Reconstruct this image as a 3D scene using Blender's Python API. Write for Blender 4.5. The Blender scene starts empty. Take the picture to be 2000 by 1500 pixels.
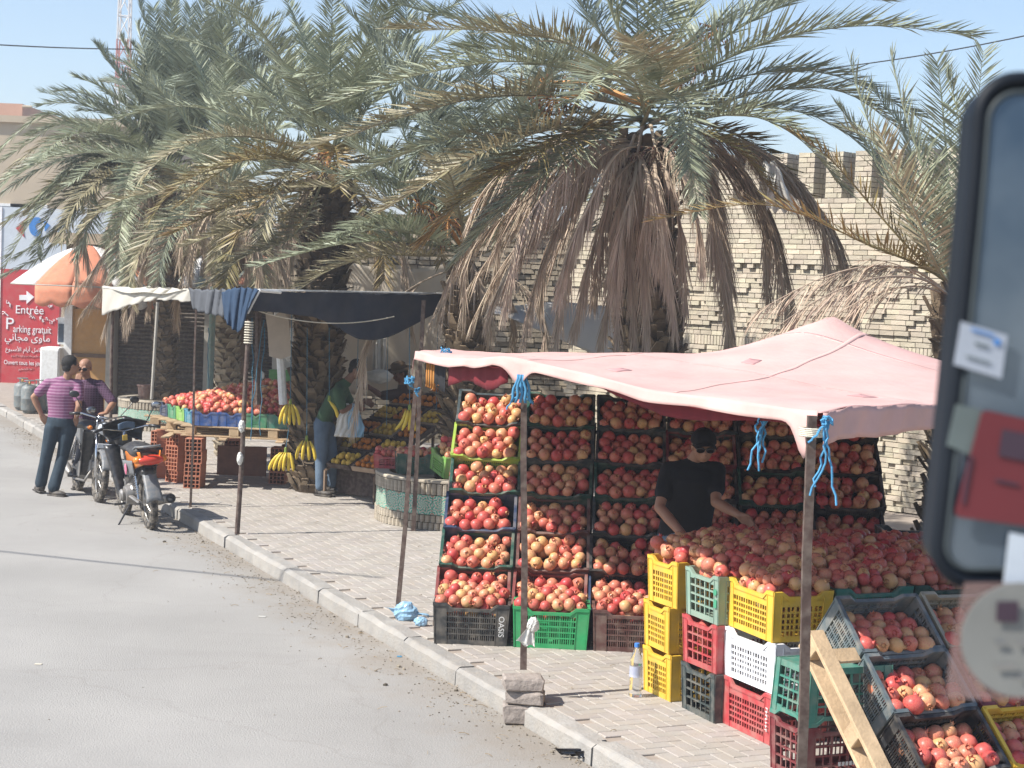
import bpy, math, random
import numpy as np
from mathutils import Vector, Matrix, Euler, Quaternion
from math import radians as R, sin, cos, pi, atan2, sqrt, exp
random.seed(7); np.random.seed(7)
SC = bpy.context.scene
COL = SC.collection

# ------------------------------------------------------------------ camera, world, sun, exposure
CAMH, PITCH, ROLL, F = 2.6, R(3.3), R(2.29), 3300.0
_U0 = Vector((0, sin(PITCH), cos(PITCH))); _R0 = Vector((1, 0, 0)); FW = Vector((0, cos(PITCH), -sin(PITCH)))
CR = _R0 * cos(ROLL) + _U0 * sin(ROLL); CU = _U0 * cos(ROLL) - _R0 * sin(ROLL)
cam = bpy.data.cameras.new('camera'); camo = bpy.data.objects.new('camera', cam); COL.objects.link(camo)
cam.sensor_width = 36; cam.lens = 36 * F / 2000; cam.clip_start = .05; cam.clip_end = 3000
camo.matrix_world = Matrix(((CR.x, CU.x, -FW.x, 0), (CR.y, CU.y, -FW.y, 0), (CR.z, CU.z, -FW.z, CAMH), (0, 0, 0, 1)))
cam.dof.use_dof = True; cam.dof.focus_distance = 12.0; cam.dof.aperture_fstop = 9.5
SC.camera = camo
SUN = Vector((-.93, -.37, 0)).normalized(); EL = R(47)
SUND = Vector((SUN.x * cos(EL), SUN.y * cos(EL), sin(EL)))
w = bpy.data.worlds.new('World'); SC.world = w; w.use_nodes = True
nt = w.node_tree; bg = nt.nodes['Background']
sky = nt.nodes.new('ShaderNodeTexSky'); sky.sky_type = 'NISHITA'; sky.sun_disc = False
sky.sun_elevation = EL; sky.sun_rotation = atan2(SUN.x, SUN.y)
sky.air_density = 1.0; sky.dust_density = .6; sky.ozone_density = 2.6
nt.links.new(sky.outputs[0], bg.inputs[0]); bg.inputs[1].default_value = .105
sl = bpy.data.lights.new('sun', 'SUN'); slo = bpy.data.objects.new('sun', sl); COL.objects.link(slo)
sl.energy = 4.7; sl.angle = R(.5); sl.color = (1, .965, .905)
slo.rotation_euler = (-SUND).to_track_quat('-Z', 'Y').to_euler()
SC.view_settings.view_transform = 'Standard'; SC.view_settings.look = 'None'
SC.view_settings.exposure = .83; SC.view_settings.gamma = 1; SC.view_settings.use_curve_mapping = False
SC.cycles.max_bounces = 6; SC.cycles.transparent_max_bounces = 12

# ------------------------------------------------------------------ geometry of the place
def ray(px, py): return FW + CR * ((px - 1000) / F) + CU * ((750 - py) / F)
def D(px, py, Y):
    r = ray(px, py); return Vector((0, 0, CAMH)) + r * (Y / r.y)
def G(px, py, z=0.):
    r = ray(px, py); return Vector((0, 0, CAMH)) + r * ((z - CAMH) / r.z)
def V(*a): return Vector(a)
K0 = G(1010, 1370); KD = (G(0, 795) - K0).normalized(); KN = Vector((KD.y, -KD.x, 0))
def K(a, b, z=0.): return K0 + KD * a + KN * b + V(0, 0, z)
KANG = atan2(KD.y, KD.x)
ROAD = -.13

# ------------------------------------------------------------------ materials
MATS = {}
def mat(name, col, rough=.7, spec=.4, metal=0., noise=.12, nscale=8., bump=0., bscale=40., col2=None, rnd=0., alpha=1., trans=0., hue=0., emit=None, sheen=0., tl=0., dust=0.):
    """procedural material: base colour broken by two noises, small per-object / per-piece variation, optional bump"""
    if name in MATS: return MATS[name]
    m = bpy.data.materials.new(name); m.use_nodes = True; t = m.node_tree; N = t.nodes; L = t.links
    b = N['Principled BSDF']; b.inputs['Roughness'].default_value = rough; b.inputs['Specular IOR Level'].default_value = spec
    b.inputs['Metallic'].default_value = metal
    tc = N.new('ShaderNodeTexCoord'); oi = N.new('ShaderNodeObjectInfo'); ge = N.new('ShaderNodeNewGeometry')
    n1 = N.new('ShaderNodeTexNoise'); n1.inputs['Scale'].default_value = nscale; n1.inputs['Detail'].default_value = 6; n1.inputs['Roughness'].default_value = .62
    L.new(tc.outputs['Object'], n1.inputs['Vector'])
    rp = N.new('ShaderNodeValToRGB'); rp.color_ramp.elements[0].position = .3; rp.color_ramp.elements[1].position = .7
    c2 = col2 if col2 else tuple(min(1, c * (1 + noise * 1.6)) for c in col); c1 = col if col2 else tuple(c * (1 - noise) for c in col)
    rp.color_ramp.elements[0].color = (*c1, 1); rp.color_ramp.elements[1].color = (*c2, 1)
    L.new(n1.outputs['Fac'], rp.inputs['Fac']); out = rp.outputs['Color']
    if rnd or hue:
        ad = N.new('ShaderNodeMath'); ad.operation = 'ADD'; L.new(oi.outputs['Random'], ad.inputs[0]); L.new(ge.outputs['Random Per Island'], ad.inputs[1])
        fr = N.new('ShaderNodeMath'); fr.operation = 'FRACT'; L.new(ad.outputs[0], fr.inputs[0])
        mr = N.new('ShaderNodeMapRange'); mr.inputs['To Min'].default_value = 1 - rnd; mr.inputs['To Max'].default_value = 1 + rnd; L.new(fr.outputs[0], mr.inputs['Value'])
        hs = N.new('ShaderNodeHueSaturation'); L.new(out, hs.inputs['Color']); L.new(mr.outputs[0], hs.inputs['Value'])
        if hue:
            m3 = N.new('ShaderNodeMath'); m3.operation = 'MULTIPLY'; m3.inputs[1].default_value = 7.31; L.new(fr.outputs[0], m3.inputs[0])
            m4 = N.new('ShaderNodeMath'); m4.operation = 'FRACT'; L.new(m3.outputs[0], m4.inputs[0])
            m2 = N.new('ShaderNodeMapRange'); m2.inputs['To Min'].default_value = .5 - hue; m2.inputs['To Max'].default_value = .5 + hue; L.new(m4.outputs[0], m2.inputs['Value'])
            L.new(m2.outputs[0], hs.inputs['Hue'])
        out = hs.outputs['Color']
    if dust:
        n3 = N.new('ShaderNodeTexNoise'); n3.inputs['Scale'].default_value = nscale * 2.7; n3.inputs['Detail'].default_value = 8; L.new(tc.outputs['Object'], n3.inputs['Vector'])
        r3 = N.new('ShaderNodeMapRange'); r3.inputs['From Min'].default_value = .40; r3.inputs['From Max'].default_value = .66; r3.inputs['To Max'].default_value = dust; L.new(n3.outputs['Fac'], r3.inputs['Value'])
        mx = N.new('ShaderNodeMix'); mx.data_type = 'RGBA'; L.new(r3.outputs[0], mx.inputs[0]); L.new(out, mx.inputs[6]); mx.inputs[7].default_value = (.36, .31, .25, 1); out = mx.outputs[2]
    L.new(out, b.inputs['Base Color'])
    if bump:
        n2 = N.new('ShaderNodeTexNoise'); n2.inputs['Scale'].default_value = bscale; n2.inputs['Detail'].default_value = 5
        L.new(tc.outputs['Object'], n2.inputs['Vector'])
        bp = N.new('ShaderNodeBump'); bp.inputs['Strength'].default_value = bump; bp.inputs['Distance'].default_value = .01
        L.new(n2.outputs['Fac'], bp.inputs['Height']); L.new(bp.outputs['Normal'], b.inputs['Normal'])
    if alpha < 1: b.inputs['Alpha'].default_value = alpha
    if trans: b.inputs['Transmission Weight'].default_value = trans
    if emit: b.inputs['Emission Color'].default_value = (*emit, 1); b.inputs['Emission Strength'].default_value = 1
    if sheen: b.inputs['Sheen Weight'].default_value = sheen
    if tl:      # thin sheet that lets some light through
        ts = N.new('ShaderNodeBsdfTranslucent'); L.new(out, ts.inputs['Color']); ms = N.new('ShaderNodeMixShader'); ms.inputs[0].default_value = tl
        L.new(b.outputs[0], ms.inputs[1]); L.new(ts.outputs[0], ms.inputs[2]); L.new(ms.outputs[0], N['Material Output'].inputs['Surface'])
    MATS[name] = m; return m

def pom_material():
    m = bpy.data.materials.new('pomegranate_skin'); m.use_nodes = True; t = m.node_tree; N = t.nodes; L = t.links; b = N['Principled BSDF']
    b.inputs['Roughness'].default_value = .38; b.inputs['Specular IOR Level'].default_value = .30
    tc = N.new('ShaderNodeTexCoord'); oi = N.new('ShaderNodeObjectInfo'); ge = N.new('ShaderNodeNewGeometry')
    ad = N.new('ShaderNodeMath'); ad.operation = 'ADD'; L.new(oi.outputs['Random'], ad.inputs[0]); L.new(ge.outputs['Random Per Island'], ad.inputs[1])
    fr = N.new('ShaderNodeMath'); fr.operation = 'FRACT'; L.new(ad.outputs[0], fr.inputs[0])
    ml = N.new('ShaderNodeMath'); ml.operation = 'MULTIPLY'; ml.inputs[1].default_value = 37.; L.new(fr.outputs[0], ml.inputs[0])
    n = N.new('ShaderNodeTexNoise'); n.noise_dimensions = '4D'; n.inputs['Scale'].default_value = 9; n.inputs['Detail'].default_value = 5
    L.new(tc.outputs['Object'], n.inputs['Vector']); L.new(ml.outputs[0], n.inputs['W'])
    s = N.new('ShaderNodeMath'); s.operation = 'MULTIPLY_ADD'; s.inputs[1].default_value = .58; L.new(fr.outputs[0], s.inputs[0]); 
    s2 = N.new('ShaderNodeMath'); s2.operation = 'MULTIPLY'; s2.inputs[1].default_value = .84; L.new(n.outputs['Fac'], s2.inputs[0]); L.new(s2.outputs[0], s.inputs[2])
    rp = N.new('ShaderNodeValToRGB'); e = rp.color_ramp.elements
    e[0].position = .12; e[0].color = (.34, .018, .028, 1); e[1].position = 1.0; e[1].color = (.62, .36, .15, 1)
    for p, c in ((.34, (.48, .050, .055)), (.56, (.54, .115, .092)), (.76, (.58, .21, .13)), (.90, (.62, .33, .17))):
        x = rp.color_ramp.elements.new(p); x.color = (*c, 1)
    L.new(s.outputs[0], rp.inputs['Fac'])
    n2 = N.new('ShaderNodeTexNoise'); n2.inputs['Scale'].default_value = 60; n2.inputs['Detail'].default_value = 3; L.new(tc.outputs['Object'], n2.inputs['Vector'])
    r2 = N.new('ShaderNodeMapRange'); r2.inputs['From Min'].default_value = .57; r2.inputs['From Max'].default_value = .72; r2.inputs['To Max'].default_value = .6; L.new(n2.outputs['Fac'], r2.inputs['Value'])
    mx = N.new('ShaderNodeMix'); mx.data_type = 'RGBA'; L.new(r2.outputs[0], mx.inputs[0]); L.new(rp.outputs[0], mx.inputs[6]); mx.inputs[7].default_value = (.20, .07, .03, 1)
    L.new(mx.outputs[2], b.inputs['Base Color'])
    bp = N.new('ShaderNodeBump'); bp.inputs['Strength'].default_value = .15; bp.inputs['Distance'].default_value = .003; L.new(n.outputs['Fac'], bp.inputs['Height']); L.new(bp.outputs[0], b.inputs['Normal'])
    return m

# ------------------------------------------------------------------ mesh builder
class B:
    def __init__(s): s.v = []; s.f = []
    def add(s, vs, fs):
        n = len(s.v); s.v += [tuple(p) for p in vs]; s.f += [tuple(i + n for i in f) for f in fs]; return s
    def box(s, c, d, rot=None, taper=1.):
        x, y, z = d[0] / 2, d[1] / 2, d[2] / 2; c = Vector(c)
        vs = [Vector(q) for q in ((-x, -y, -z), (x, -y, -z), (x, y, -z), (-x, y, -z), (-x * taper, -y * taper, z), (x * taper, -y * taper, z), (x * taper, y * taper, z), (-x * taper, y * taper, z))]
        if rot is not None: vs = [rot @ q for q in vs]
        return s.add([q + c for q in vs], [(3, 2, 1, 0), (4, 5, 6, 7), (0, 1, 5, 4), (1, 2, 6, 5), (2, 3, 7, 6), (3, 0, 4, 7)])
    def box2(s, a, b): a = Vector(a); b = Vector(b); return s.box((a + b) / 2, [abs(q) for q in (b - a)])
    def bbox(s, c, d, rot=None, bev=.01):
        """box with chamfered edges"""
        x, y, z = d[0] / 2, d[1] / 2, d[2] / 2; c = Vector(c); e = min(bev, x * .9, y * .9, z * .9); vs = []; idx = {}
        for sx in (-1, 1):
            for sy in (-1, 1):
                for sz in (-1, 1):
                    for k in range(3):
                        p = [sx * x, sy * y, sz * z]
                        for q in range(3):
                            if q != k: p[q] -= (sx, sy, sz)[q] * e
                        idx[(sx, sy, sz, k)] = len(vs); vs.append(Vector(p))
        fs = []
        I = lambda a, b_, c_, k: idx[(a, b_, c_, k)]
        for k in range(3):
            o = [q for q in range(3) if q != k]
            for sg in (-1, 1):
                q = []
                for a, b_ in ((-1, -1), (1, -1), (1, 1), (-1, 1)):
                    t = [0, 0, 0]; t[k] = sg; t[o[0]] = a; t[o[1]] = b_; q.append(I(*t, k))
                if (sg > 0) == (k == 1): q.reverse()
                fs.append(q)
        for k in range(3):      # edges along axis k
            o = [q for q in range(3) if q != k]
            for a in (-1, 1):
                for b_ in (-1, 1):
                    q = []
                    for sg, kk in ((-1, o[0]), (1, o[0]), (1, o[1]), (-1, o[1])):
                        t = [0, 0, 0]; t[k] = sg; t[o[0]] = a; t[o[1]] = b_; q.append(I(*t, kk))
                    fs.append(q)
        for sx in (-1, 1):
            for sy in (-1, 1):
                for sz in (-1, 1): fs.append([I(sx, sy, sz, 0), I(sx, sy, sz, 1), I(sx, sy, sz, 2)])
        if rot is not None: vs = [rot @ q for q in vs]
        vs = [q + c for q in vs]; out = []
        for f in fs:
            ctr = sum((vs[i] for i in f), Vector()) / len(f); nn = (vs[f[1]] - vs[f[0]]).cross(vs[f[2]] - vs[f[1]])
            out.append(f if nn.dot(ctr - c) > 0 else f[::-1])
        return s.add(vs, out)
    def tube(s, pts, r, n=8, cap=True, closed=False, flat=None, up=None):
        pts = [Vector(p) for p in pts]; m = len(pts)
        rs = r if isinstance(r, (list, tuple)) else [r] * m; ring = []; u0 = None
        for i, p in enumerate(pts):
            a = pts[(i - 1) % m] if (i or closed) else p; b = pts[(i + 1) % m] if (i < m - 1 or closed) else p
            t = (b - a); t = t.normalized() if t.length > 1e-9 else Vector((0, 0, 1))
            if u0 is None:
                u0 = Vector(up) if up is not None else (Vector((0, 0, 1)) if abs(t.z) < .9 else Vector((1, 0, 0)))
            u = u0 - t * u0.dot(t)
            if u.length < 1e-6: u = t.orthogonal()
            u.normalize(); u0 = u; w_ = t.cross(u)
            q = []
            for k in range(n):
                an = 2 * pi * k / n; ra = rs[i]; rb = rs[i] * (flat if flat else 1)
                q.append(p + w_ * (cos(an) * ra) + u * (sin(an) * rb))
            ring.append(q)
        fs = []
        for i in range(m if closed else m - 1):
            for k in range(n): fs.append((i * n + k, i * n + (k + 1) % n, ((i + 1) % m) * n + (k + 1) % n, ((i + 1) % m) * n + k))
        if cap and not closed: fs.append(tuple(range(n))[::-1]); fs.append(tuple((m - 1) * n + k for k in range(n)))
        return s.add([p for q in ring for p in q], fs)
    def lathe(s, prof, c=(0, 0, 0), n=20, axis=None, rot=None, cap=True):
        """prof: list of (radius, z)"""
        c = Vector(c); M_ = rot if rot is not None else (Vector(axis).to_track_quat('Z', 'Y').to_matrix() if axis is not None else Matrix.Identity(3))
        vs = []
        for r_, z in prof:
            for k in range(n): vs.append(M_ @ Vector((r_ * cos(2 * pi * k / n), r_ * sin(2 * pi * k / n), z)) + c)
        fs = [(i * n + k, i * n + (k + 1) % n, (i + 1) * n + (k + 1) % n, (i + 1) * n + k) for i in range(len(prof) - 1) for k in range(n)]
        if cap: fs.append(tuple(range(n))[::-1]); fs.append(tuple((len(prof) - 1) * n + k for k in range(n)))
        return s.add(vs, fs)
    def ball(s, c, r, n=12, m=8, rot=None):
        r = r if isinstance(r, (tuple, list)) else (r, r, r); c = Vector(c)
        vs = [Vector((0, 0, -r[2]))]
        for i in range(1, m):
            a = -pi / 2 + pi * i / m
            for k in range(n): vs.append(Vector((r[0] * cos(a) * cos(2 * pi * k / n), r[1] * cos(a) * sin(2 * pi * k / n), r[2] * sin(a))))
        vs.append(Vector((0, 0, r[2]))); fs = [(0, 1 + (k + 1) % n, 1 + k) for k in range(n)]
        for i in range(m - 2):
            for k in range(n): fs.append((1 + i * n + k, 1 + i * n + (k + 1) % n, 1 + (i + 1) * n + (k + 1) % n, 1 + (i + 1) * n + k))
        T = len(vs) - 1; fs += [(T, 1 + (m - 2) * n + k, 1 + (m - 2) * n + (k + 1) % n) for k in range(n)]
        if rot is not None: vs = [rot @ q for q in vs]
        return s.add([q + c for q in vs], fs)
    def grid(s, fn, nu, nv):
        vs = [fn(i / nu, j / nv) for j in range(nv + 1) for i in range(nu + 1)]
        return s.add(vs, [(j * (nu + 1) + i, j * (nu + 1) + i + 1, (j + 1) * (nu + 1) + i + 1, (j + 1) * (nu + 1) + i) for j in range(nv) for i in range(nu)])
    def sheet(s, fn, nu, nv, th=.004):
        """two-sided sheet of real thickness"""
        g = B().grid(fn, nu, nv); vs = [Vector(p) for p in g.v]; W_ = nu + 1; nr = []
        for j in range(nv + 1):
            for i in range(nu + 1):
                a = vs[j * W_ + min(i + 1, nu)] - vs[j * W_ + max(i - 1, 0)]; b = vs[min(j + 1, nv) * W_ + i] - vs[max(j - 1, 0) * W_ + i]
                c = a.cross(b); nr.append(c.normalized() if c.length > 1e-12 else Vector((0, 0, 1)))
        n = len(vs); fs = list(g.f) + [tuple(i + n for i in f[::-1]) for f in g.f]
        bd = [i for i in range(W_)] + [j * W_ + nu for j in range(1, nv + 1)] + [nv * W_ + i for i in range(nu - 1, -1, -1)] + [j * W_ for j in range(nv - 1, 0, -1)]
        for q in range(len(bd)): a, b = bd[q], bd[(q + 1) % len(bd)]; fs.append((b, a, a + n, b + n))
        return s.add(vs + [p - m_ * th for p, m_ in zip(vs, nr)], fs)
    def prism(s, pts, h, base=(0, 0, 0), rot=None):
        """polygon (x,y) extruded by h along local z"""
        M_ = rot if rot is not None else Matrix.Identity(3); c = Vector(base); n = len(pts)
        vs = [M_ @ Vector((p[0], p[1], 0)) + c for p in pts] + [M_ @ Vector((p[0], p[1], h)) + c for p in pts]
        return s.add(vs, [tuple(range(n))[::-1], tuple(range(n, 2 * n))] + [(k, (k + 1) % n, n + (k + 1) % n, n + k) for k in range(n)])
    def mesh(s, name, m=None, smooth=False):
        me = bpy.data.meshes.new(name); me.from_pydata(s.v, [], s.f); me.update()
        if m: me.materials.append(m)
        if smooth: me.shade_smooth() if smooth is True else me.shade_smooth()
        if smooth and smooth is not True:
            try: me.set_sharp_from_angle(angle=R(smooth))
            except Exception: pass
        return me
    def build(s, name, m, parent=None, smooth=False, world=False, **kw):
        """one mesh object; world=True: vertices are world coordinates and the object's origin goes to its parent (or its own base)"""
        if world:
            if parent is not None:
                inv = parent['_m'] if False else MW[parent.name].inverted(); s.v = [tuple(inv @ Vector(p)) for p in s.v]; o = link(name, s.mesh(name, m, smooth), parent)
            else:
                a = np.array(s.v); lo = a.min(0); hi = a.max(0); c = Vector(((lo[0] + hi[0]) / 2, (lo[1] + hi[1]) / 2, lo[2]))
                s.v = [tuple(q) for q in (a - np.array(c))]; o = link(name, s.mesh(name, m, smooth)); o.location = c; MW[o.name] = Matrix.Translation(c)
        else: o = link(name, s.mesh(name, m, smooth), parent)
        tag(o, **kw); return o
MW = {}
def link(name, me, parent=None):
    o = bpy.data.objects.new(name, me); COL.objects.link(o)
    if parent is not None: o.parent = parent; MW[o.name] = MW.get(parent.name, Matrix.Identity(4))
    else: MW[o.name] = Matrix.Identity(4)
    return o
def tag(o, label=None, cat=None, group=None, kind=None):
    if label: o['label'] = label
    if cat: o['category'] = cat
    if group: o['group'] = group
    if kind: o['kind'] = kind
    return o
def thing(name, label, cat, loc=(0, 0, 0), rz=0., group=None, rot=None):
    o = bpy.data.objects.new(name, None); COL.objects.link(o); o.empty_display_size = .1
    M_ = Matrix.Translation(Vector(loc)) @ (rot.to_4x4() if rot is not None else Matrix.Rotation(rz, 4, 'Z')); o.matrix_world = M_; MW[o.name] = M_
    return tag(o, label, cat, group)
def inst(o, M_, label=None, cat=None, group=None, m=None, parent=None):
    """copy a mesh object (and its children) to matrix M_"""
    c = o.copy(); COL.objects.link(c); c.matrix_world = M_; MW[c.name] = M_
    if parent is not None: c.parent = parent; c.matrix_parent_inverse = Matrix.Identity(4); c.matrix_basis = M_
    for k in ('label', 'category', 'group', 'kind'):
        if k in c: del c[k]
    tag(c, label, cat, group)
    if m is not None: c.material_slots[0].link = 'OBJECT'; c.material_slots[0].material = m
    for ch in list(o.children):
        d = ch.copy(); COL.objects.link(d); d.parent = c; d.matrix_parent_inverse = ch.matrix_parent_inverse
    return c
def put(me, name, M_, m=None, parent=None, label=None, cat=None, group=None, kind=None):
    o = link(name, me, parent); 
    if parent is not None: o.matrix_basis = M_
    else: o.matrix_world = M_; MW[o.name] = M_
    if m is not None: o.material_slots[0].link = 'OBJECT'; o.material_slots[0].material = m
    return tag(o, label, cat, group, kind)
def axes(x, y, z, c=(0, 0, 0)):
    return Matrix(((x[0], y[0], z[0], c[0]), (x[1], y[1], z[1], c[1]), (x[2], y[2], z[2], c[2]), (0, 0, 0, 1)))
def text_mesh(txt, size, depth=.002, align='CENTER', font=None, shear=0., spacing=1.):
    cu = bpy.data.curves.new('lettering', 'FONT'); cu.body = txt; cu.size = size; cu.extrude = depth; cu.align_x = align; cu.align_y = 'CENTER'; cu.resolution_u = 3; cu.shear = shear; cu.space_character = spacing
    o = bpy.data.objects.new('lettering', cu); COL.objects.link(o); dg = bpy.context.evaluated_depsgraph_get(); me = bpy.data.meshes.new_from_object(o.evaluated_get(dg)); bpy.data.objects.remove(o); me.name = 'lettering'; me.materials.clear(); return me
def sag(a, b, d, n=14):
    a = Vector(a); b = Vector(b); return [a.lerp(b, i / n) - V(0, 0, d * 4 * (i / n) * (1 - i / n)) for i in range(n + 1)]
def rag(seed=0):
    r_ = random.Random(seed); return r_
RR = random.Random(11)
def bez(a, b, c, t): return a * (1 - t) ** 2 + b * (2 * t * (1 - t)) + c * t * t
def P(v):
    d = Vector(v) - V(0, 0, CAMH); z = d.dot(FW); return (1000 + F * d.dot(CR) / z, 750 - F * d.dot(CU) / z, z)
def inframe(v, mg=0): p = P(v); return p[2] > .3 and -mg < p[0] < 2000 + mg and -mg < p[1] < 1500 + mg

# ================================================================== SETTING
m_sand = mat('dusty_ground', (.30, .26, .20), rough=.95, noise=.2, nscale=.6, bump=.4, bscale=14)
b = B(); b.add([(-400, -200, -.16), (400, -200, -.16), (400, 600, -.16), (-400, 600, -.16)], [(0, 1, 2, 3)])
tag(link('ground', b.mesh('ground', m_sand)), kind='structure')

def road_material():
    m = mat('asphalt', (.285, .272, .252), rough=.93, spec=.2, noise=.10, nscale=.55, col2=(.352, .335, .31), bump=.5, bscale=90)
    t = m.node_tree; N = t.nodes; L = t.links; b_ = N['Principled BSDF']; src = b_.inputs['Base Color'].links[0].from_socket
    tc = [n for n in N if n.type == 'TEX_COORD'][0]
    n = N.new('ShaderNodeTexNoise'); n.inputs['Scale'].default_value = 130; n.inputs['Detail'].default_value = 3; L.new(tc.outputs['Object'], n.inputs['Vector'])
    r = N.new('ShaderNodeMapRange'); r.inputs['From Min'].default_value = .35; r.inputs['From Max'].default_value = .7; r.inputs['To Min'].default_value = .86; r.inputs['To Max'].default_value = 1.14; L.new(n.outputs['Fac'], r.inputs['Value'])
    h = N.new('ShaderNodeHueSaturation'); L.new(src, h.inputs['Color']); L.new(r.outputs[0], h.inputs['Value'])
    # stains and tyre streaks running with the street
    mp = N.new('ShaderNodeMapping'); mp.inputs['Rotation'].default_value = (0, 0, -KANG); mp.inputs['Scale'].default_value = (.25, 1.6, 1); L.new(tc.outputs['Object'], mp.inputs['Vector'])
    n2 = N.new('ShaderNodeTexNoise'); n2.inputs['Scale'].default_value = 1.5; n2.inputs['Detail'].default_value = 7; n2.inputs['Distortion'].default_value = .6; L.new(mp.outputs[0], n2.inputs['Vector'])
    r2 = N.new('ShaderNodeMapRange'); r2.inputs['From Min'].default_value = .56; r2.inputs['From Max'].default_value = .78; r2.inputs['To Max'].default_value = .42; L.new(n2.outputs['Fac'], r2.inputs['Value'])
    mx = N.new('ShaderNodeMix'); mx.data_type = 'RGBA'; L.new(r2.outputs[0], mx.inputs[0]); L.new(h.outputs[0], mx.inputs[6]); mx.inputs[7].default_value = (.245, .232, .215, 1)
    v = N.new('ShaderNodeTexVoronoi'); v.feature = 'DISTANCE_TO_EDGE'; v.inputs['Scale'].default_value = .42
    n4 = N.new('ShaderNodeTexNoise'); n4.inputs['Scale'].default_value = 3; n4.inputs['Detail'].default_value = 6; L.new(tc.outputs['Object'], n4.inputs['Vector'])
    mm = N.new('ShaderNodeMix'); mm.data_type = 'VECTOR'; mm.inputs[0].default_value = .22; L.new(tc.outputs['Object'], mm.inputs[4]); L.new(n4.outputs['Color'], mm.inputs[5]); L.new(mm.outputs[1], v.inputs['Vector'])
    r4 = N.new('ShaderNodeMapRange'); r4.inputs['From Min'].default_value = 0; r4.inputs['From Max'].default_value = .0045; r4.inputs['To Min'].default_value = .22; r4.inputs['To Max'].default_value = 0; L.new(v.outputs['Distance'], r4.inputs['Value'])
    m5 = N.new('ShaderNodeMix'); m5.data_type = 'RGBA'; L.new(r4.outputs[0], m5.inputs[0]); L.new(mx.outputs[2], m5.inputs[6]); m5.inputs[7].default_value = (.20, .18, .16, 1)
    # washed-up dirt in the gutter: a ragged band along the kerb line
    sx = N.new('ShaderNodeVectorMath'); sx.operation = 'DOT_PRODUCT'; L.new(tc.outputs['Object'], sx.inputs[0]); sx.inputs[1].default_value = tuple(-KN)
    of = N.new('ShaderNodeMath'); of.operation = 'ADD'; of.inputs[1].default_value = K0.dot(KN); L.new(sx.outputs['Value'], of.inputs[0])
    n6 = N.new('ShaderNodeTexNoise'); n6.inputs['Scale'].default_value = 2.2; n6.inputs['Detail'].default_value = 9; n6.inputs['Roughness'].default_value = .7; L.new(tc.outputs['Object'], n6.inputs['Vector'])
    wv = N.new('ShaderNodeMath'); wv.operation = 'MULTIPLY_ADD'; wv.inputs[1].default_value = -1.5; L.new(n6.outputs['Fac'], wv.inputs[0]); L.new(of.outputs[0], wv.inputs[2])
    r6 = N.new('ShaderNodeMapRange'); r6.inputs['From Min'].default_value = -.75; r6.inputs['From Max'].default_value = -.15; r6.inputs['To Min'].default_value = .6; r6.inputs['To Max'].default_value = 0; L.new(wv.outputs[0], r6.inputs['Value'])
    m6 = N.new('ShaderNodeMix'); m6.data_type = 'RGBA'; L.new(r6.outputs[0], m6.inputs[0]); L.new(m5.outputs[2], m6.inputs[6]); m6.inputs[7].default_value = (.225, .185, .14, 1)
    L.new(m6.outputs[2], b_.inputs['Base Color'])
    return m
b = B(); rp = [K(-14, 0), K(60, 0), K(60, -16), K(-14, -16)]
def rf(u, v):
    q = K(-14 + 74 * u, -.0 - 14 * v); q.z = ROAD; return q
b.grid(rf, 60, 20)
tag(link('road', b.mesh('road', road_material())), kind='structure')
m_curb = mat('kerb_concrete', (.25, .235, .215), rough=.9, noise=.2, nscale=4, col2=(.35, .33, .30), bump=.7, bscale=50, rnd=.10, dust=.3)
kr = tag(link('kerb', B().add([K(-9, .01, -.155), K(45, .01, -.155), K(45, .14, -.155), K(-9, .14, -.155)], [(0, 1, 2, 3)]).mesh('kerb', m_curb)), kind='structure')
kp = [(0, -.16), (.004, -.03), (.03, -.004), (.045, 0), (.15, 0), (.15, -.16)]
for i in range(-9, 40):
    bb = B(); a0 = i + .006; a1 = i + .992; dz = RR.uniform(-.006, .006); db = RR.uniform(-.008, .008); n_ = 4
    vs = []
    for q in range(n_ + 1):
        a = a0 + (a1 - a0) * q / n_; e = .006 if q in (0, n_) else 0
        for (x, z) in kp:
            vs.append(K(a, x + db + (e if x < .05 else 0) + RR.uniform(-.002, .002), z + dz + (-e if z > -.01 else 0) + (RR.uniform(-.007, .002) if z > -.1 else 0)))
    n6 = len(kp); fs = [(q * n6 + k, q * n6 + k + 1, (q + 1) * n6 + k + 1, (q + 1) * n6 + k) for q in range(n_) for k in range(n6 - 1)] + [tuple(range(n6))[::-1], tuple(n_ * n6 + k for k in range(n6))]
    bb.add(vs, fs); bb.build('kerb_stone', m_curb, parent=kr)

m_pav = mat('paver', (.315, .285, .252), rough=.92, noise=.12, nscale=3, col2=(.385, .35, .315), bump=.4, bscale=70, rnd=.07, hue=.012, dust=.55)
m_pavfar = mat('pavement_base', (.30, .25, .205), rough=.95, noise=.1, nscale=5, bump=.3, bscale=40)
pv = tag(link('pavement', B().add([K(-9, .14, -.012), K(60, .14, -.012), K(60, 40, -.012), K(-9, 40, -.012)], [(0, 3, 2, 1)]).mesh('pavement', m_pavfar)), kind='structure')
U = .1; H = []
for i in range(-40, 205):
    for j in range(0, 62):
        k = (i - j) % 4
        a = i * U; bb_ = .152 + j * U
        if k == 0: H.append((a + U, bb_ + U / 2, 2 * U, U))
        elif k == 3: H.append((a + U / 2, bb_ + U, U, 2 * U))
H = [h for h in H if inframe(K(h[0], h[1]), 60)]
H.sort(key=lambda h: P(K(h[0], h[1]))[2])
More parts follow.
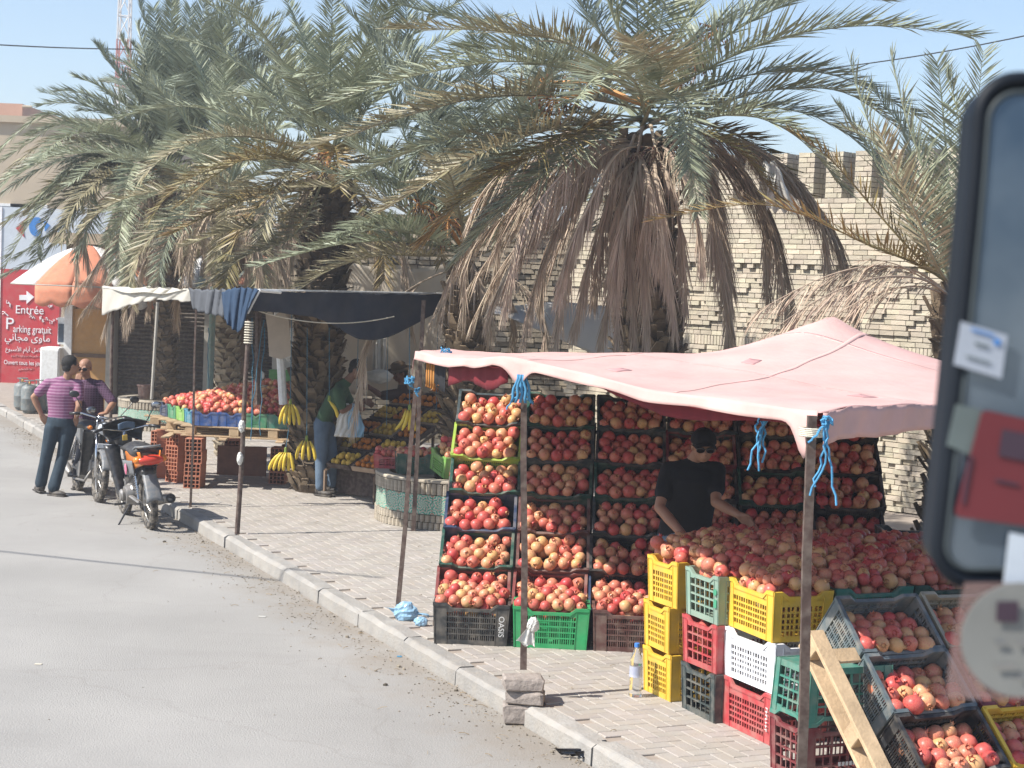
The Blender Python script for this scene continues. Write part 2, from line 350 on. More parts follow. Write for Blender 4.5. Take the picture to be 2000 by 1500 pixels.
def paver(bb, h, rr):
    a, b_, da, db = h; g = .002; z = rr.uniform(-.0018, .0018); e = .004; zz = [z + rr.uniform(-.0008, .0008) for _ in range(4)]
    o = [(-1, -1), (1, -1), (1, 1), (-1, 1)]
    vs = [K(a + x * (da / 2 - g), b_ + y * (db / 2 - g), -.014) for x, y in o] + [K(a + x * (da / 2 - g), b_ + y * (db / 2 - g), q - .004) for (x, y), q in zip(o, zz)] + [K(a + x * (da / 2 - g - e), b_ + y * (db / 2 - g - e), q) for (x, y), q in zip(o, zz)]
    fs = [(4, 5, 1, 0), (5, 6, 2, 1), (6, 7, 3, 2), (7, 4, 0, 3), (8, 9, 5, 4), (9, 10, 6, 5), (10, 11, 7, 6), (11, 8, 4, 7), (11, 10, 9, 8)]
    bb.add(vs, [f[::-1] for f in fs] if True else fs)
# the herringbone winding is settled by the sign of the kerb frame
rr = random.Random(3); rest = B()
def fixwind(bb):
    v = [Vector(p) for p in bb.v]; f = bb.f[-1]; n = (v[f[1]] - v[f[0]]).cross(v[f[2]] - v[f[1]])
    if n.z < 0: bb.f = [q[::-1] for q in bb.f]
for i, h in enumerate(H):
    if i < 290: q = B(); paver(q, h, rr); fixwind(q); q.build('paver', m_pav, parent=pv)
    else: paver(rest, h, rr)
fixwind(rest); rest.build('paving', m_pav, parent=pv, kind='stuff')

# litter and grit in the gutter
m_grit = mat('grit', (.20, .17, .13), rough=.95, rnd=.45, noise=.2)
b = B()
for i in range(2600):
    a = RR.uniform(-4, 20); d_ = -abs(RR.gauss(0, .22)) - .005; s = RR.uniform(.002, .009) * (1 + (RR.random() < .03) * 1.5)
    c = K(a, d_); c.z = ROAD + s * .3; b.ball(c, (s, s * RR.uniform(.5, 1), s * .6), 5, 3, Matrix.Rotation(RR.uniform(0, 6), 3, 'Z'))
for i in range(500):
    c = K(RR.uniform(-5, 25), RR.uniform(-9, 3)); c.z = (ROAD if (c - K0).dot(KN) < 0 else 0) + .003; s = RR.uniform(.003, .008); b.ball(c, (s, s * .7, s * .5), 5, 3)
tag(b.build('gravel', m_grit), kind='stuff')
m_dry = mat('dry_leaf_litter', (.26, .19, .11), rough=.9, rnd=.4); b = B()
for i in range(420):
    a = RR.uniform(-4, 16); d_ = -abs(RR.gauss(0, .28)) - .02 if RR.random() < .8 else RR.uniform(.2, 3); c = K(a, d_, .004); c.z = (ROAD if d_ < 0 else 0) + .005; an = RR.uniform(0, pi); L_ = RR.uniform(.02, .07); d2 = V(cos(an), sin(an), RR.uniform(0, .2)); b.tube([c, c + d2 * L_ * .5 + V(0, 0, .006), c + d2 * L_], RR.uniform(.001, .0025), 4)
tag(b.build('leaf_litter', m_dry), kind='stuff')

# ------------------------------------------------------------------ fortified brick wall at the back right
WD = V(-.696, .718, 0).normalized(); WN = V(WD.y * -1, WD.x, 0); WN = V(-.718, -.696, 0).normalized(); W0 = V(4.24, 21.5, 0)
def Wp(t, h, d=0.): return W0 + WD * t + V(0, 0, h) + WN * d
m_brick = mat('cream_brick', (.43, .37, .275), rough=.93, noise=.12, nscale=1.1, col2=(.53, .465, .36), bump=.6, bscale=50, rnd=.16, hue=.012, dust=.35)
m_mort = mat('sandy_mortar', (.22, .185, .135), rough=.97, noise=.2, nscale=3)
wall = thing('brick_wall', 'tall cream brick rampart with notched merlons and raised brick patterns behind the palms', 'wall', Wp(2, 0))
HT = 4.42
T0, T1 = -4.2, 4.8
b = B()
for t0, t1, h0, h1, d0, d1 in ((T0, T1, -.15, 3.85, -.30, -.10),):
    b.add([Wp(t0, h0, d0), Wp(t1, h0, d0), Wp(t1, h0, d1), Wp(t0, h0, d1), Wp(t0, h1, d0), Wp(t1, h1, d0), Wp(t1, h1, d1), Wp(t0, h1, d1)], [(0, 1, 2, 3), (4, 7, 6, 5), (0, 4, 5, 1), (1, 5, 6, 2), (2, 6, 7, 3), (3, 7, 4, 0)])
CH = .066; BL = .215
def brick(bb, t, h, L_, H_, d, depth=.13, rr=rr):
    j = .0045; t0, t1 = t + j, t + L_ - j; h0, h1 = h + j, h + H_ - j; e = rr.uniform(-.003, .003); k = [rr.uniform(-.004, .004) for _ in range(4)]
    bb.add([Wp(t0, h0, d + k[0]), Wp(t1, h0, d + k[1]), Wp(t1, h1 + e, d + k[2]), Wp(t0, h1 - e, d + k[3]), Wp(t0, h0, d - depth), Wp(t1, h0, d - depth), Wp(t1, h1, d - depth), Wp(t0, h1, d - depth)],
           [(3, 2, 1, 0), (0, 1, 5, 4), (1, 2, 6, 5), (2, 3, 7, 6), (3, 0, 4, 7)])
bricks = []
nc = int(3.85 / CH); SOL = 29  # soldier course index about h=1.95..2.1
for c in range(nc + 1):
    h = c * CH; off = (c % 2) * BL / 2
    if c in (SOL, SOL + 1):
        if c == SOL:
            t = T0
            while t < T1: bricks.append((t, h, .055, CH * 2, .0)); t += .055
        continue
    t = T0 + off - BL; i = 0
    while t < T1:
        L_ = BL * rr.choice((1, 1, 1, .93, .55)); d = 0.
        if c < SOL:                         # raised zigzag chains below the soldier course
            ph = ((t * 1.0 + abs(((c * .5) % 9) - 4.5) * .11) % .55) / .55
            d = .04 if ph < .42 else .0
        elif c in (46, 47): d = .06; 
        elif c == 45: d = .045 if (i % 2) else 0.; L_ = .11
        elif SOL + 3 < c < 44:              # piers with stepped chains
            ph = ((t + .12 * (1 if (c // 4) % 2 else 0)) % 1.02)
            d = .036 if ph < .34 or (.5 < ph < .66 and c % 4 < 2) else 0.
        bricks.append((t, h, L_, CH, d)); t += L_; i += 1
h0 = (nc + 1) * CH
for k in range(int((T1 - T0) / .44)):       # merlons
    t = T0 + k * .44
    for c in range(9):
        hh = h0 + c * CH
        if c % 2: bricks += [(t, hh, .125, CH, 0), (t + .125, hh, .135, CH, 0)]
        else: bricks += [(t, hh, .07, CH, 0), (t + .07, hh, .19, CH, 0)]
mer = B()
for k in range(int((T1 - T0) / .44)):
    t = T0 + k * .44 + .012
    q = [Wp(t, h0 - .1, -.10), Wp(t + .236, h0 - .1, -.10), Wp(t + .236, h0 - .1, -.34), Wp(t, h0 - .1, -.34)]; r_ = [p + V(0, 0, 9 * CH + .095) for p in q]
    mer.add(q + r_, [(0, 1, 2, 3), (7, 6, 5, 4), (0, 4, 5, 1), (1, 5, 6, 2), (2, 6, 7, 3), (3, 7, 4, 0)])
vis = []; hid = []
for q in bricks:
    p = P(Wp(q[0] + q[2] / 2, q[1], q[4]))
    if not (-50 < p[0] < 1900 and p[1] < 1120): continue
    clear = (1330 < p[0] < 1850 and 300 < p[1] < 690)
    (vis if clear else hid).append((p[2], q))
vis.sort(key=lambda q: q[0])
rest = B()
for i, (z, q) in enumerate(vis + hid):
    if i < 290: bb = B(); brick(bb, *q, depth=.13); bb.build('brick', m_brick, parent=wall, world=True)
    else: brick(rest, *q)
# side and end bricks of the merlons
for k in range(int((T1 - T0) / .44)):
    t = T0 + k * .44
    for c in range(9):
        hh = h0 + c * CH + .0045; 
        for u0, u1 in ((.135, .33),) if c % 2 else ((.135, .2), (.21, .33)):
            q = [Wp(t + .002, hh, -u0), Wp(t + .002, hh, -u1 + .008), Wp(t + .002, hh + CH - .009, -u1 + .008), Wp(t + .002, hh + CH - .009, -u0)]
            r_ = [p + WD * .02 for p in q]; rest.add(q + r_, [(0, 1, 2, 3), (7, 6, 5, 4), (0, 4, 5, 1), (1, 5, 6, 2), (2, 6, 7, 3), (3, 7, 4, 0)])
b.build('wall_core', m_mort, parent=wall, world=True); mer.build('merlon_core', m_mort, parent=wall, world=True)
rest.build('brickwork', m_brick, parent=wall, world=True, kind='stuff')

# ------------------------------------------------------------------ beige building and pink roof block far left
m_beige = mat('beige_render', (.44, .36, .26), rough=.9, noise=.08, nscale=.8, dust=.2); m_pink = mat('pink_render', (.52, .30, .21), rough=.9, noise=.08, nscale=.8)
m_glass = mat('window_glass', (.04, .06, .09), rough=.12, spec=.6); m_whitep = mat('white_paint', (.74, .74, .72), rough=.6, noise=.05, dust=.2)
bd = thing('building', 'plain beige rendered building rising behind the supermarket sign and the left palms', 'building', D(100, 560, 50))
q0 = D(-500, 240, 48); 
def blockpx(bb, x0, x1, ytop, Y, depth, zb=-.16):
    a = D(x0, ytop, Y); c = D(x1, ytop, Y); z = (a.z + c.z) / 2; bb.box2((a.x, Y, zb), (c.x, Y + depth, z)); return z
bb = B(); zt = blockpx(bb, -320, 300, 238, 46, 14); bb.build('wall', m_beige, parent=bd, world=True)
bb = B(); a = D(-320, 238, 46); c = D(300, 238, 46); bb.box2((a.x - .1, 45.88, zt - .0), (c.x + .1, 60.1, zt + .18)); bb.build('parapet', m_beige, parent=bd, world=True)
for x in (-4, 24, 138):
    a = D(x, 300, 46); bb = B(); bb.box2((a.x, 45.93, 3.1), (a.x + 1.0, 46.02, 4.3)); o = bb.build('window', m_whitep, parent=bd, world=True)
    bb = B(); bb.box2((a.x + .08, 45.9, 3.18), (a.x + .92, 45.94, 4.22)); bb.build('pane', m_glass, parent=o, world=True)
bb = B(); zt2 = blockpx(bb, -300, 44, 196, 62, 8, zb=zt - 1); bd2 = thing('rooftop_block', 'salmon pink rooftop block peeking over the beige building roof line', 'building', D(0, 300, 62))
bb.build('wall', m_pink, parent=bd2, world=True)
bb = B(); a = D(44, 200, 62); bb.tube([a + V(0, 0, -.15), a + V(.35, 0, -.15)], .05, 8); bb.build('drain_spout', m_beige, parent=bd2, world=True)

# ------------------------------------------------------------------ lattice mast
m_red = mat('mast_red', (.42, .16, .13), rough=.6); m_wht = mat('mast_white', (.62, .60, .58), rough=.6)
base = D(231, 500, 95); base.z = -.16
tw = thing('lattice_mast', 'thin red and white lattice radio mast rising above the left palm', 'mast', base)
for k in range(10):
    bb = B(); z0, z1 = k * 2.6, (k + 1) * 2.6; wd = lambda z: .95 - z * .021
    cs = [(-1, -1), (1, -1), (1, 1), (-1, 1)]
    for x, y in cs: bb.tube([base + V(x * wd(z0) / 2, y * wd(z0) / 2, z0), base + V(x * wd(z1) / 2, y * wd(z1) / 2, z1)], .05, 5)
    for s in range(2):
        za, zb = z0 + s * 1.3, z0 + (s + 1) * 1.3
        for q in range(4):
            x, y = cs[q]; x2, y2 = cs[(q + 1) % 4]
            bb.tube([base + V(x * wd(za) / 2, y * wd(za) / 2, za), base + V(x2 * wd(zb) / 2, y2 * wd(zb) / 2, zb)], .03, 4)
            bb.tube([base + V(x * wd(za) / 2, y * wd(za) / 2, za), base + V(x2 * wd(za) / 2, y2 * wd(za) / 2, za)], .03, 4)
    bb.build('mast_section', m_red if k % 2 else m_wht, parent=tw, world=True)

# ------------------------------------------------------------------ supermarket sign
m_sred = mat('sign_red', (.50, .035, .045), rough=.5, noise=.06, nscale=2, dust=.15); m_sw = mat('sign_white', (.52, .56, .60), rough=.5, noise=.05); m_lw = mat('sign_letter_white', (.78, .76, .76), rough=.5)
m_sb = mat('sign_blue', (.05, .20, .50), rough=.5)
sY = 38.0; o0 = D(62, 738, sY); o0.z = -.1
sg = thing('sign', 'tall red and white supermarket totem sign with entrance arrow, beside the orange dome awning', 'sign', o0, rz=0)
sx0 = D(2, 640, sY).x - o0.x; sx1 = D(117, 640, sY).x - o0.x; zr = D(60, 527, sY).z - o0.z; ztp = D(60, 408, sY).z - o0.z + .02; zb = .06
lean = .045   # the sign stands slightly out of plumb
sgr = Matrix.Rotation(lean * .6, 3, 'Y')
B().box2((sx0, -.08, zb), (sx1, .08, zr)).build('red_panel', m_sred, parent=sg)
B().box2((sx0, -.08, zr + .002), (sx1 + 1.3, .08, ztp)).build('white_panel', m_sw, parent=sg)
B().box2((sx0 - .06, -.1, zb), (sx0 - .004, .1, ztp)).build('edge_frame', m_lw, parent=sg)
B().box2((sx0, -.2, 0), (sx1, .2, zb - .003)).build('plinth', m_curb, parent=sg)
def spt(px, py): q = D(px, py, sY - .08) - o0; return V(q.x, -.084, q.z)
def sign_poly(pts, name, m):
    q = [spt(*p) for p in pts]; n = len(q); bb = B(); bb.add(q + [p + V(0, -.012, 0) for p in q], [tuple(range(n)), tuple(range(n, 2 * n))[::-1]] + [(k, (k + 1) % n, n + (k + 1) % n, n + k)[::-1] for k in range(n)]); bb.build(name, m, parent=sg)
sign_poly([(31, 446), (52, 426), (45, 447), (48, 464)], 'red_logo_wedge', m_sred)
cc = []
for k in range(15): a = R(60 + k * 17.5); cc.append((72 + 15 * cos(a), 443 - 19 * sin(a)))
for k in range(14, -1, -1): a = R(60 + k * 17.5); cc.append((76 + 6 * cos(a), 443 - 8 * sin(a)))
sign_poly(cc, 'blue_logo_swoosh', m_sb)
sign_poly([(86, 430), (98, 440), (88, 452)], 'blue_logo_tip', m_sb)
sign_poly([(38, 576), (52, 576), (52, 568), (67, 580), (52, 594), (52, 586), (38, 586)], 'arrow', m_lw)
def sign_text(txt, px, py, hpx, m=m_lw, sp=1.0, wpx=None):
    s_ = hpx * sY / F; me = text_mesh(txt, s_ * 1.35, .004, spacing=sp); q = spt(px, py)
    if wpx:
        w_ = max(v.co.x for v in me.vertices) - min(v.co.x for v in me.vertices); k = wpx * sY / F / w_
        for v in me.vertices: v.co.x *= k
    me.materials.append(m); put(me, 'lettering', Matrix.Translation(q + V(0, -.006, 0)) @ Matrix.Rotation(R(90), 4, 'X'), parent=sg)
sign_text('Entrée', 58, 606, 17, wpx=54); sign_text('P', 19, 633, 24, wpx=15); sign_text('arking gratuit', 63, 644, 15, wpx=74)
ar = lambda s_: ''.join(chr(int(x, 16)) for x in s_.split())
# visual (left to right) order of the shaped letters of the two words
sign_text(ar('FEF2 FEE7 FE8E FEA0 FEE3 0020 FEEF FEED FE84 FEE3'), 54, 660, 14, wpx=88)
sign_text(ar('FEC9 FEEE FE92 FEB3 FEF7 FE8D 0020 FEE1 FE8E FEF3 FE83 0020 FEDE FEE3 FE8E FEDB'), 47, 683, 8, wpx=72)
def dashes(x0, x1, y, h, seed, name='faded_print'):
    q = B(); rq = random.Random(seed); x = x0
    while x < x1:
        w_ = rq.uniform(2, 5); a = spt(x, y + rq.uniform(-1, 1) * h * .2); c = spt(x + w_, y); q.box(a + V((c.x - a.x) / 2, -.006, 0), (abs(c.x - a.x), .006, h * .4 * sY / F)); q.box(a + V(.01, -.006, rq.uniform(-.3, .6) * h * sY / F), (.018, .006, h * .5 * sY / F)); x += w_ + rq.uniform(.8, 2)
    q.build(name, m_fade, parent=sg, kind='stuff')
m_fade = mat('faded_letter_pink', (.55, .25, .25), rough=.6); dashes(22, 80, 696, 4, 1); dashes(36, 66, 721, 5, 2)
q = B(); rq = random.Random(8)      # scrawled graffiti
for gx, gy in ((16, 590), (22, 597), (8, 610), (13, 616), (60, 617), (66, 620), (80, 621), (86, 626), (91, 621), (99, 629), (106, 625), (112, 621), (94, 597), (99, 600)):
    c = spt(gx, gy); pts = []; 
    for k in range(6): pts.append(c + V(rq.uniform(-.045, .045), -.008, rq.uniform(-.05, .05)))
    q.tube(pts, .008, 4)
q.build('graffiti', m_lw, parent=sg, kind='stuff')
sign_text('Ouvert tous les jours', 48, 709, 9, wpx=80)

# ------------------------------------------------------------------ power cables
m_cab = mat('black_cable', (.03, .03, .03), rough=.5)
B().tube(sag(D(-60, 84, 40), D(340, 96, 47), .05), .016, 5).build('power_cable', m_cab, world=True, label='black power cable running from the left edge into the left palm', cat='cable')
B().tube(sag(D(1380, 150, 24), D(2100, 48, 19), .12), .008, 5).build('power_cable', m_cab, world=True, label='thin black power cable crossing the sky at upper right', cat='cable')

ga = G(-40, 1070, ROAD); gb = G(545, 1132, ROAD); h_ = 7.2 / SUND.z
B().tube(sag(ga + SUND * h_ - (gb - ga) * .6, gb + SUND * h_ + (gb - ga) * .35, .1), .022, 6).build('power_cable', m_cab, world=True, label='overhead cable high over the road whose thin shadow crosses the asphalt', cat='cable')
# ------------------------------------------------------------------ shop block behind the left stall
SY = 31.0
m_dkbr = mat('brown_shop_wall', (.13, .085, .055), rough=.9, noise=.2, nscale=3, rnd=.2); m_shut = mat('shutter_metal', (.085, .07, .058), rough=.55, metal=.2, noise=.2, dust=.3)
m_post = mat('grey_post_paint', (.34, .32, .28), rough=.8, noise=.15, dust=.3); m_yel = mat('ochre_panel', (.44, .24, .08), rough=.7, noise=.08, dust=.15)
def bx(x0, x1, y0, y1, Y, dep=.1):
    a = D(x0, (y0 + y1) / 2, Y); c = D(x1, (y0 + y1) / 2, Y); m_ = D((x0 + x1) / 2, y0, Y); n_ = D((x0 + x1) / 2, y1, Y)
    return (a.x, Y - dep, n_.z), (c.x, Y, m_.z)
shop = thing('shop_building', 'low dark brick shop row with shutters behind the left stall', 'building', V(D(400, 700, SY).x, SY, -.01))
def shp(name, m, x0, x1, y0, y1, Y=SY, dep=.1, parent=shop, zmin=0.):
    a, c = bx(x0, x1, y0, y1, Y, dep); a = V(*a); a.z = max(a.z, zmin); return B().box2(a, c).build(name, m, parent=parent, world=True)
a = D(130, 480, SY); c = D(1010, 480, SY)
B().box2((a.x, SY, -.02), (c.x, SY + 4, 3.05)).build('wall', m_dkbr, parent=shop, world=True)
B().box2((a.x - .2, SY - .45, 3.055), (c.x, SY + 4.1, 3.25)).build('roof', m_beige, parent=shop, world=True)
sb = B()
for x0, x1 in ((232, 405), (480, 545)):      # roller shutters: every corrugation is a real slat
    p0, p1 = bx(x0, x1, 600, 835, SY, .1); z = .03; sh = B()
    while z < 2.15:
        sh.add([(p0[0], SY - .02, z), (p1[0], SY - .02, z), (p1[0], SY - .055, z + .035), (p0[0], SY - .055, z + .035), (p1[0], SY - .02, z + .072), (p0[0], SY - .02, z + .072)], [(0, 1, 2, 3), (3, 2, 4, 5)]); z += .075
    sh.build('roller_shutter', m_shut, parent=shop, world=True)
shp('shop_column', m_post, 215, 230, 590, 840, dep=.35); shp('door_frame', m_post, 402, 414, 560, 840, dep=.25)
shp('door_panel', m_yel, 147, 214, 604, 690, dep=.2); shp('door_panel', m_yel, 145, 213, 697, 800, dep=.2); shp('cross_bar', m_dkbr, 145, 215, 690, 697, dep=.24); shp('white_frame', m_whitep, 131, 146, 596, 800, dep=.26)
p0, p1 = bx(117, 131, 620, 672, SY, .15); w_ = B().box2(p0, p1).build('window', m_whitep, parent=shop, world=True); p0, p1 = bx(118.5, 129.5, 632, 668, SY, .17); B().box2(p0, p1).build('pane', m_glass, parent=w_, world=True)
p0, p1 = bx(170, 286, 536, 562, SY - .25, .05); B().box2(p0, p1).build('sign_board', mat('faded_board', (.24, .22, .17), noise=.3, nscale=5), parent=shop, world=True)
# the tall darker brick part behind the palms
b = B(); rr = random.Random(5); c0 = D(900, 500, 27.5); c1 = D(1235, 500, 27.5)
dw = thing('old_brick_wall', 'weathered dark brick wall in shade between the two middle palms', 'wall', V(c0.x, 27.5, 0))
B().box2((c0.x - 3, 27.6, -.02), (c1.x + 1.4, 28.2, 3.7)).build('wall_core', m_mort, parent=dw, world=True)
items = []
for c in range(int(3.7 / .085)):
    x = c0.x - 3 + (c % 2) * .11
    while x < c1.x + 1.3:
        L_ = rr.uniform(.17, .24); items.append((x, c * .085, L_)); x += L_
rest = B(); n = 0; m_oldb = mat('old_brick', (.33, .27, .19), rough=.95, noise=.25, nscale=4, rnd=.3, bump=.4)
for x, z, L_ in items:
    d = rr.choice((0, .0, .02, .04, .05)) ; tt = rr.uniform(-.008, .008); q = B() if (n < 280 and z > 1.0 and x > c0.x) else rest
    q.box((x + L_ / 2, 27.55 - d, z + .042 + tt), (L_ - .014, .12, .068), Matrix.Rotation(rr.uniform(-.04, .04), 3, 'Y'))
    if q is not rest: q.build('brick', m_oldb, parent=dw, world=True); n += 1
rest.build('brickwork', m_oldb, parent=dw, world=True, kind='stuff')

# dome awnings (half cylinders of striped cloth on hoops)
def dome(cx0, cx1, ybase, ytop, Y, cols, label, valance=True, seed=0):
    r_ = random.Random(seed); a = D(cx0, ybase, Y); c = D(cx1, ybase, Y); wdt = (c.x - a.x); mid = (a + c) / 2; h = D((cx0 + cx1) / 2, ytop, Y).z - mid.z
    t = thing('dome_awning', label, 'awning', V(mid.x, Y, mid.z)); n = len(cols)
    for i, m in enumerate(cols):
        b_ = B()
        def fn(u, v, i=i):
            az = pi * (i + u) / n; el_ = v * pi / 2; s_ = cos(el_); s_ = (1 - v) ** .9; return V(-cos(az) * s_ * wdt / 2, -sin(az) * s_ * 1.15 - .02, (.45 * v + .55 * sin(el_)) * h + .010 * sin(u * pi * 3 + i) * s_ - .03 * sin(u * pi) * s_ * v)
        b_.sheet(fn, 6, 12, .006); b_.build('cloth_panel', m, parent=t, smooth=True)
        if valance and i > 1:
            b2 = B(); b2.sheet(lambda u, v, i=i: V(-cos(pi * (i + u) / n) * wdt / 2 * 1.004, -sin(pi * (i + u) / n) * 1.155 - .02, -.02 - v * (.30 + .07 * abs(sin(u * pi * 2)))), 8, 3, .005); b2.build('valance', m, parent=t, smooth=True)
    b3 = B(); b3.tube([V(-cos(pi * k / 20) * wdt / 2, -sin(pi * k / 20) * 1.15 - .02, -.01) for k in range(21)], .014, 5)
    b3.build('hoop', m_post, parent=t)
m_aw = mat('awning_white', (.74, .72, .70), rough=.85, noise=.05, dust=.15, tl=.15); m_ao = mat('awning_orange', (.62, .24, .14), rough=.85, noise=.08, dust=.15, tl=.15)
m_af = mat('awning_faded_green', (.36, .42, .36), rough=.85, noise=.15, dust=.4); m_ar = mat('awning_rust', (.45, .16, .09), rough=.85, noise=.15, dust=.3)
dome(26, 322, 558, 476, SY - .3, [m_aw, m_aw, m_ao, m_ao, m_aw, m_ao], 'big orange and white dome awning over the shop front beside the red sign', seed=1)
dome(345, 470, 560, 492, SY - .3, [m_af, m_aw, m_af, m_ar], 'torn faded green dome awning behind the navy cloth stall', valance=False, seed=2)
dome(455, 590, 558, 495, SY - .3, [m_af, m_ar, m_ar, m_af], 'rust red dome awning with a green edge, behind the blue draped cloth', valance=False, seed=3)
dome(560, 700, 560, 492, SY - .3, [m_ao, m_aw, m_ao, m_af], 'pale orange dome awning right of the rust red one, behind the palm trunk', valance=False, seed=4)

# white cabinet, gas bottles, pot, planter wall
m_gas = mat('gas_bottle_grey', (.15, .17, .17), rough=.55, metal=.1, noise=.12, dust=.4)
a = G(102, 803); wc = thing('cabinet', 'white upright cabinet standing in front of the red sign', 'cabinet', a); wdt = 38 * a.y / F
B().bbox((0, 0, .60), (wdt, .5, 1.14), bev=.02).build('body', m_whitep, parent=wc); B().bbox((0, -.262, .62), (wdt - .05, .02, 1.02), bev=.005).build('door', m_whitep, parent=wc)
for x in (-1, 1):
    B().box((x * (wdt / 2 - .05), -.2, .015), (.05, .05, .03)).build('foot', m_post, parent=wc)
for i, (px, py, lb) in enumerate(((43, 800, 'grey gas bottle, leftmost of three on the pavement'), (57, 806, 'grey gas bottle, front middle of the three beside the striped shirt'), (78, 804, 'grey gas bottle half hidden by the striped shirt man'))):
    a = G(px, py); t = thing('gas_bottle', lb, 'gas bottle', a, group='gas bottles on the pavement')
    B().lathe([(.10, .02), (.145, .05), (.15, .10), (.15, .245), (.153, .25), (.153, .262), (.15, .268), (.15, .42), (.13, .47), (.08, .50), (.04, .51)], n=20).build('body', m_gas, parent=t, smooth=40)
    q = B()
    for k in range(3):
        an = k * 2.09 + .4; q.tube([V(.09 * cos(an), .09 * sin(an), .47), V(.09 * cos(an), .09 * sin(an), .57)], .008, 5)
    q.tube([V(.09 * cos(2 * pi * k / 16), .09 * sin(2 * pi * k / 16), .575) for k in range(16)], .009, 5, closed=True); q.build('collar', m_gas, parent=t)
    B().lathe([(.02, .50), (.02, .54), (.012, .56)], n=8).build('valve', mat('brass', (.45, .30, .10), rough=.4, metal=.7), parent=t); B().lathe([(.11, 0), (.12, .03), (.115, .05)], n=16).build('foot_ring', m_gas, parent=t)
m_stone = mat('planter_stone', (.36, .31, .24), rough=.93, noise=.18, nscale=4, rnd=.16, bump=.5)
def tile_material():
    m = bpy.data.materials.new('green_star_tile'); m.use_nodes = True; t = m.node_tree; N = t.nodes; L = t.links; b_ = N['Principled BSDF']; b_.inputs['Roughness'].default_value = .3
    uv = N.new('ShaderNodeUVMap'); sp = N.new('ShaderNodeSeparateXYZ'); L.new(uv.outputs[0], sp.inputs[0])
    def ma(op, x, y=None, z=None):
        q = N.new('ShaderNodeMath'); q.operation = op
        for i_, s_ in enumerate((x, y, z)):
            if s_ is None: continue
            if isinstance(s_, (int, float)): q.inputs[i_].default_value = s_
            else: L.new(s_, q.inputs[i_])
        return q.outputs[0]
    x = ma('SUBTRACT', ma('FRACT', sp.outputs[0]), .5); y = ma('SUBTRACT', ma('FRACT', sp.outputs[1]), .5)
    r_ = ma('SQRT', ma('ADD', ma('MULTIPLY', x, x), ma('MULTIPLY', y, y))); th = ma('ARCTAN2', y, x)
    star = ma('ADD', r_, ma('MULTIPLY', ma('COSINE', ma('MULTIPLY', th, 8)), .06)); rings = ma('SINE', ma('MULTIPLY', star, 38)); pet = ma('SINE', ma('ADD', ma('MULTIPLY', th, 8), ma('MULTIPLY', r_, 22)))
    rp = N.new('ShaderNodeValToRGB'); rp.color_ramp.interpolation = 'CONSTANT'; e = rp.color_ramp.elements; e[0].color = (.05, .25, .17, 1); e[1].position = .52; e[1].color = (.50, .47, .40, 1); x2 = e.new(.30); x2.color = (.08, .33, .24, 1); x3 = e.new(.86); x3.color = (.30, .10, .05, 1)
    mr = ma('MULTIPLY_ADD', ma('ADD', rings, ma('MULTIPLY', pet, .6)), .31, .5); L.new(mr, rp.inputs['Fac']); L.new(rp.outputs[0], b_.inputs['Base Color']); return m
m_tile = tile_material()
def planter(c, rad, h, label, nb=None, bands=(.30, .70), seed=0, front=pi * 1.25):
    """ring wall: two courses of upright rounded stones with a band of patterned tiles between, filled with soil"""
    t = thing('planter', label, 'planter', c); r_ = random.Random(seed); nst = nb or int(2 * pi * rad / .062)
    B().lathe([(rad - .045, 0), (rad - .045, h - .03)], n=48, cap=False).build('core', m_mort, parent=t, smooth=True)
    B().lathe([(rad - .12, h - .12), (.05, h - .08)], n=32, cap=False).build('soil', m_sand, parent=t)
    stm = B(); stm.bbox((0, 0, 0), (.054, .07, 1.0), bev=.014); me = stm.mesh('stone', m_stone)
    cnt = 0; rest_ = B()
    for z0, z1 in ((0.0, h * bands[0] * .5), (h * bands[0] * .5, h * bands[0]), (h * bands[1], h - .035)):
        for k in range(nst):
            an = 2 * pi * k / nst + (z0 > 0) * .02; M_ = Matrix.Translation(V(cos(an) * (rad - .02), sin(an) * (rad - .02), (z0 + z1) / 2)) @ Matrix.Rotation(an + pi / 2, 4, 'Z') @ Matrix.Diagonal((1, 1, z1 - z0 - .006, 1))
            p = c + V(cos(an), sin(an), 0) * rad
            facing = (p - c).dot(V(-c.x, -c.y, 0)) > 0 and inframe(p)
            if facing and cnt < 290: put(me, 'stone', M_, parent=t); cnt += 1
            else:
                q = B(); q.bbox((0, 0, 0), (.054, .07, 1.), bev=.014); rest_.add([M_ @ Vector(v) for v in q.v], q.f)
    rest_.build('stonework', m_stone, parent=t, kind='stuff')
    ntl = max(8, int(2 * pi * rad / (h * (bands[1] - bands[0]))))
    for k in range(ntl):
        q = B(); vs = []; z0, z1 = h * bands[0] + .004, h * bands[1] - .004
        for u in range(5):
            an = 2 * pi * (k + .01 + .98 * u / 4) / ntl; vs += [V(cos(an) * (rad + .004), sin(an) * (rad + .004), z0), V(cos(an) * (rad + .004), sin(an) * (rad + .004), z1), V(cos(an) * (rad - .03), sin(an) * (rad - .03), z1)]
        fs = []
        for u in range(4): fs += [(u * 3, u * 3 + 3, u * 3 + 4, u * 3 + 1), (u * 3 + 1, u * 3 + 4, u * 3 + 5, u * 3 + 2)]
        q.add(vs, fs); me_ = q.mesh('tile', m_tile); uvl = me_.uv_layers.new(name='UVMap')
        for p_ in me_.polygons:
            for li in p_.loop_indices:
                vi = me_.loops[li].vertex_index; uvl.data[li].uv = ((vi // 3) / 4, (vi % 3 > 0) * 1.0)
        put(me_, 'tile', Matrix.Identity(4), parent=t)
    rim = B(); rim.lathe([(rad - .13, h - .11), (rad - .13, h), (rad + .012, h), (rad + .02, h - .012), (rad + .02, h - .03), (rad - .05, h - .034)], n=56, cap=False); rim.build('rim', m_stone, parent=t, smooth=30)
    return t
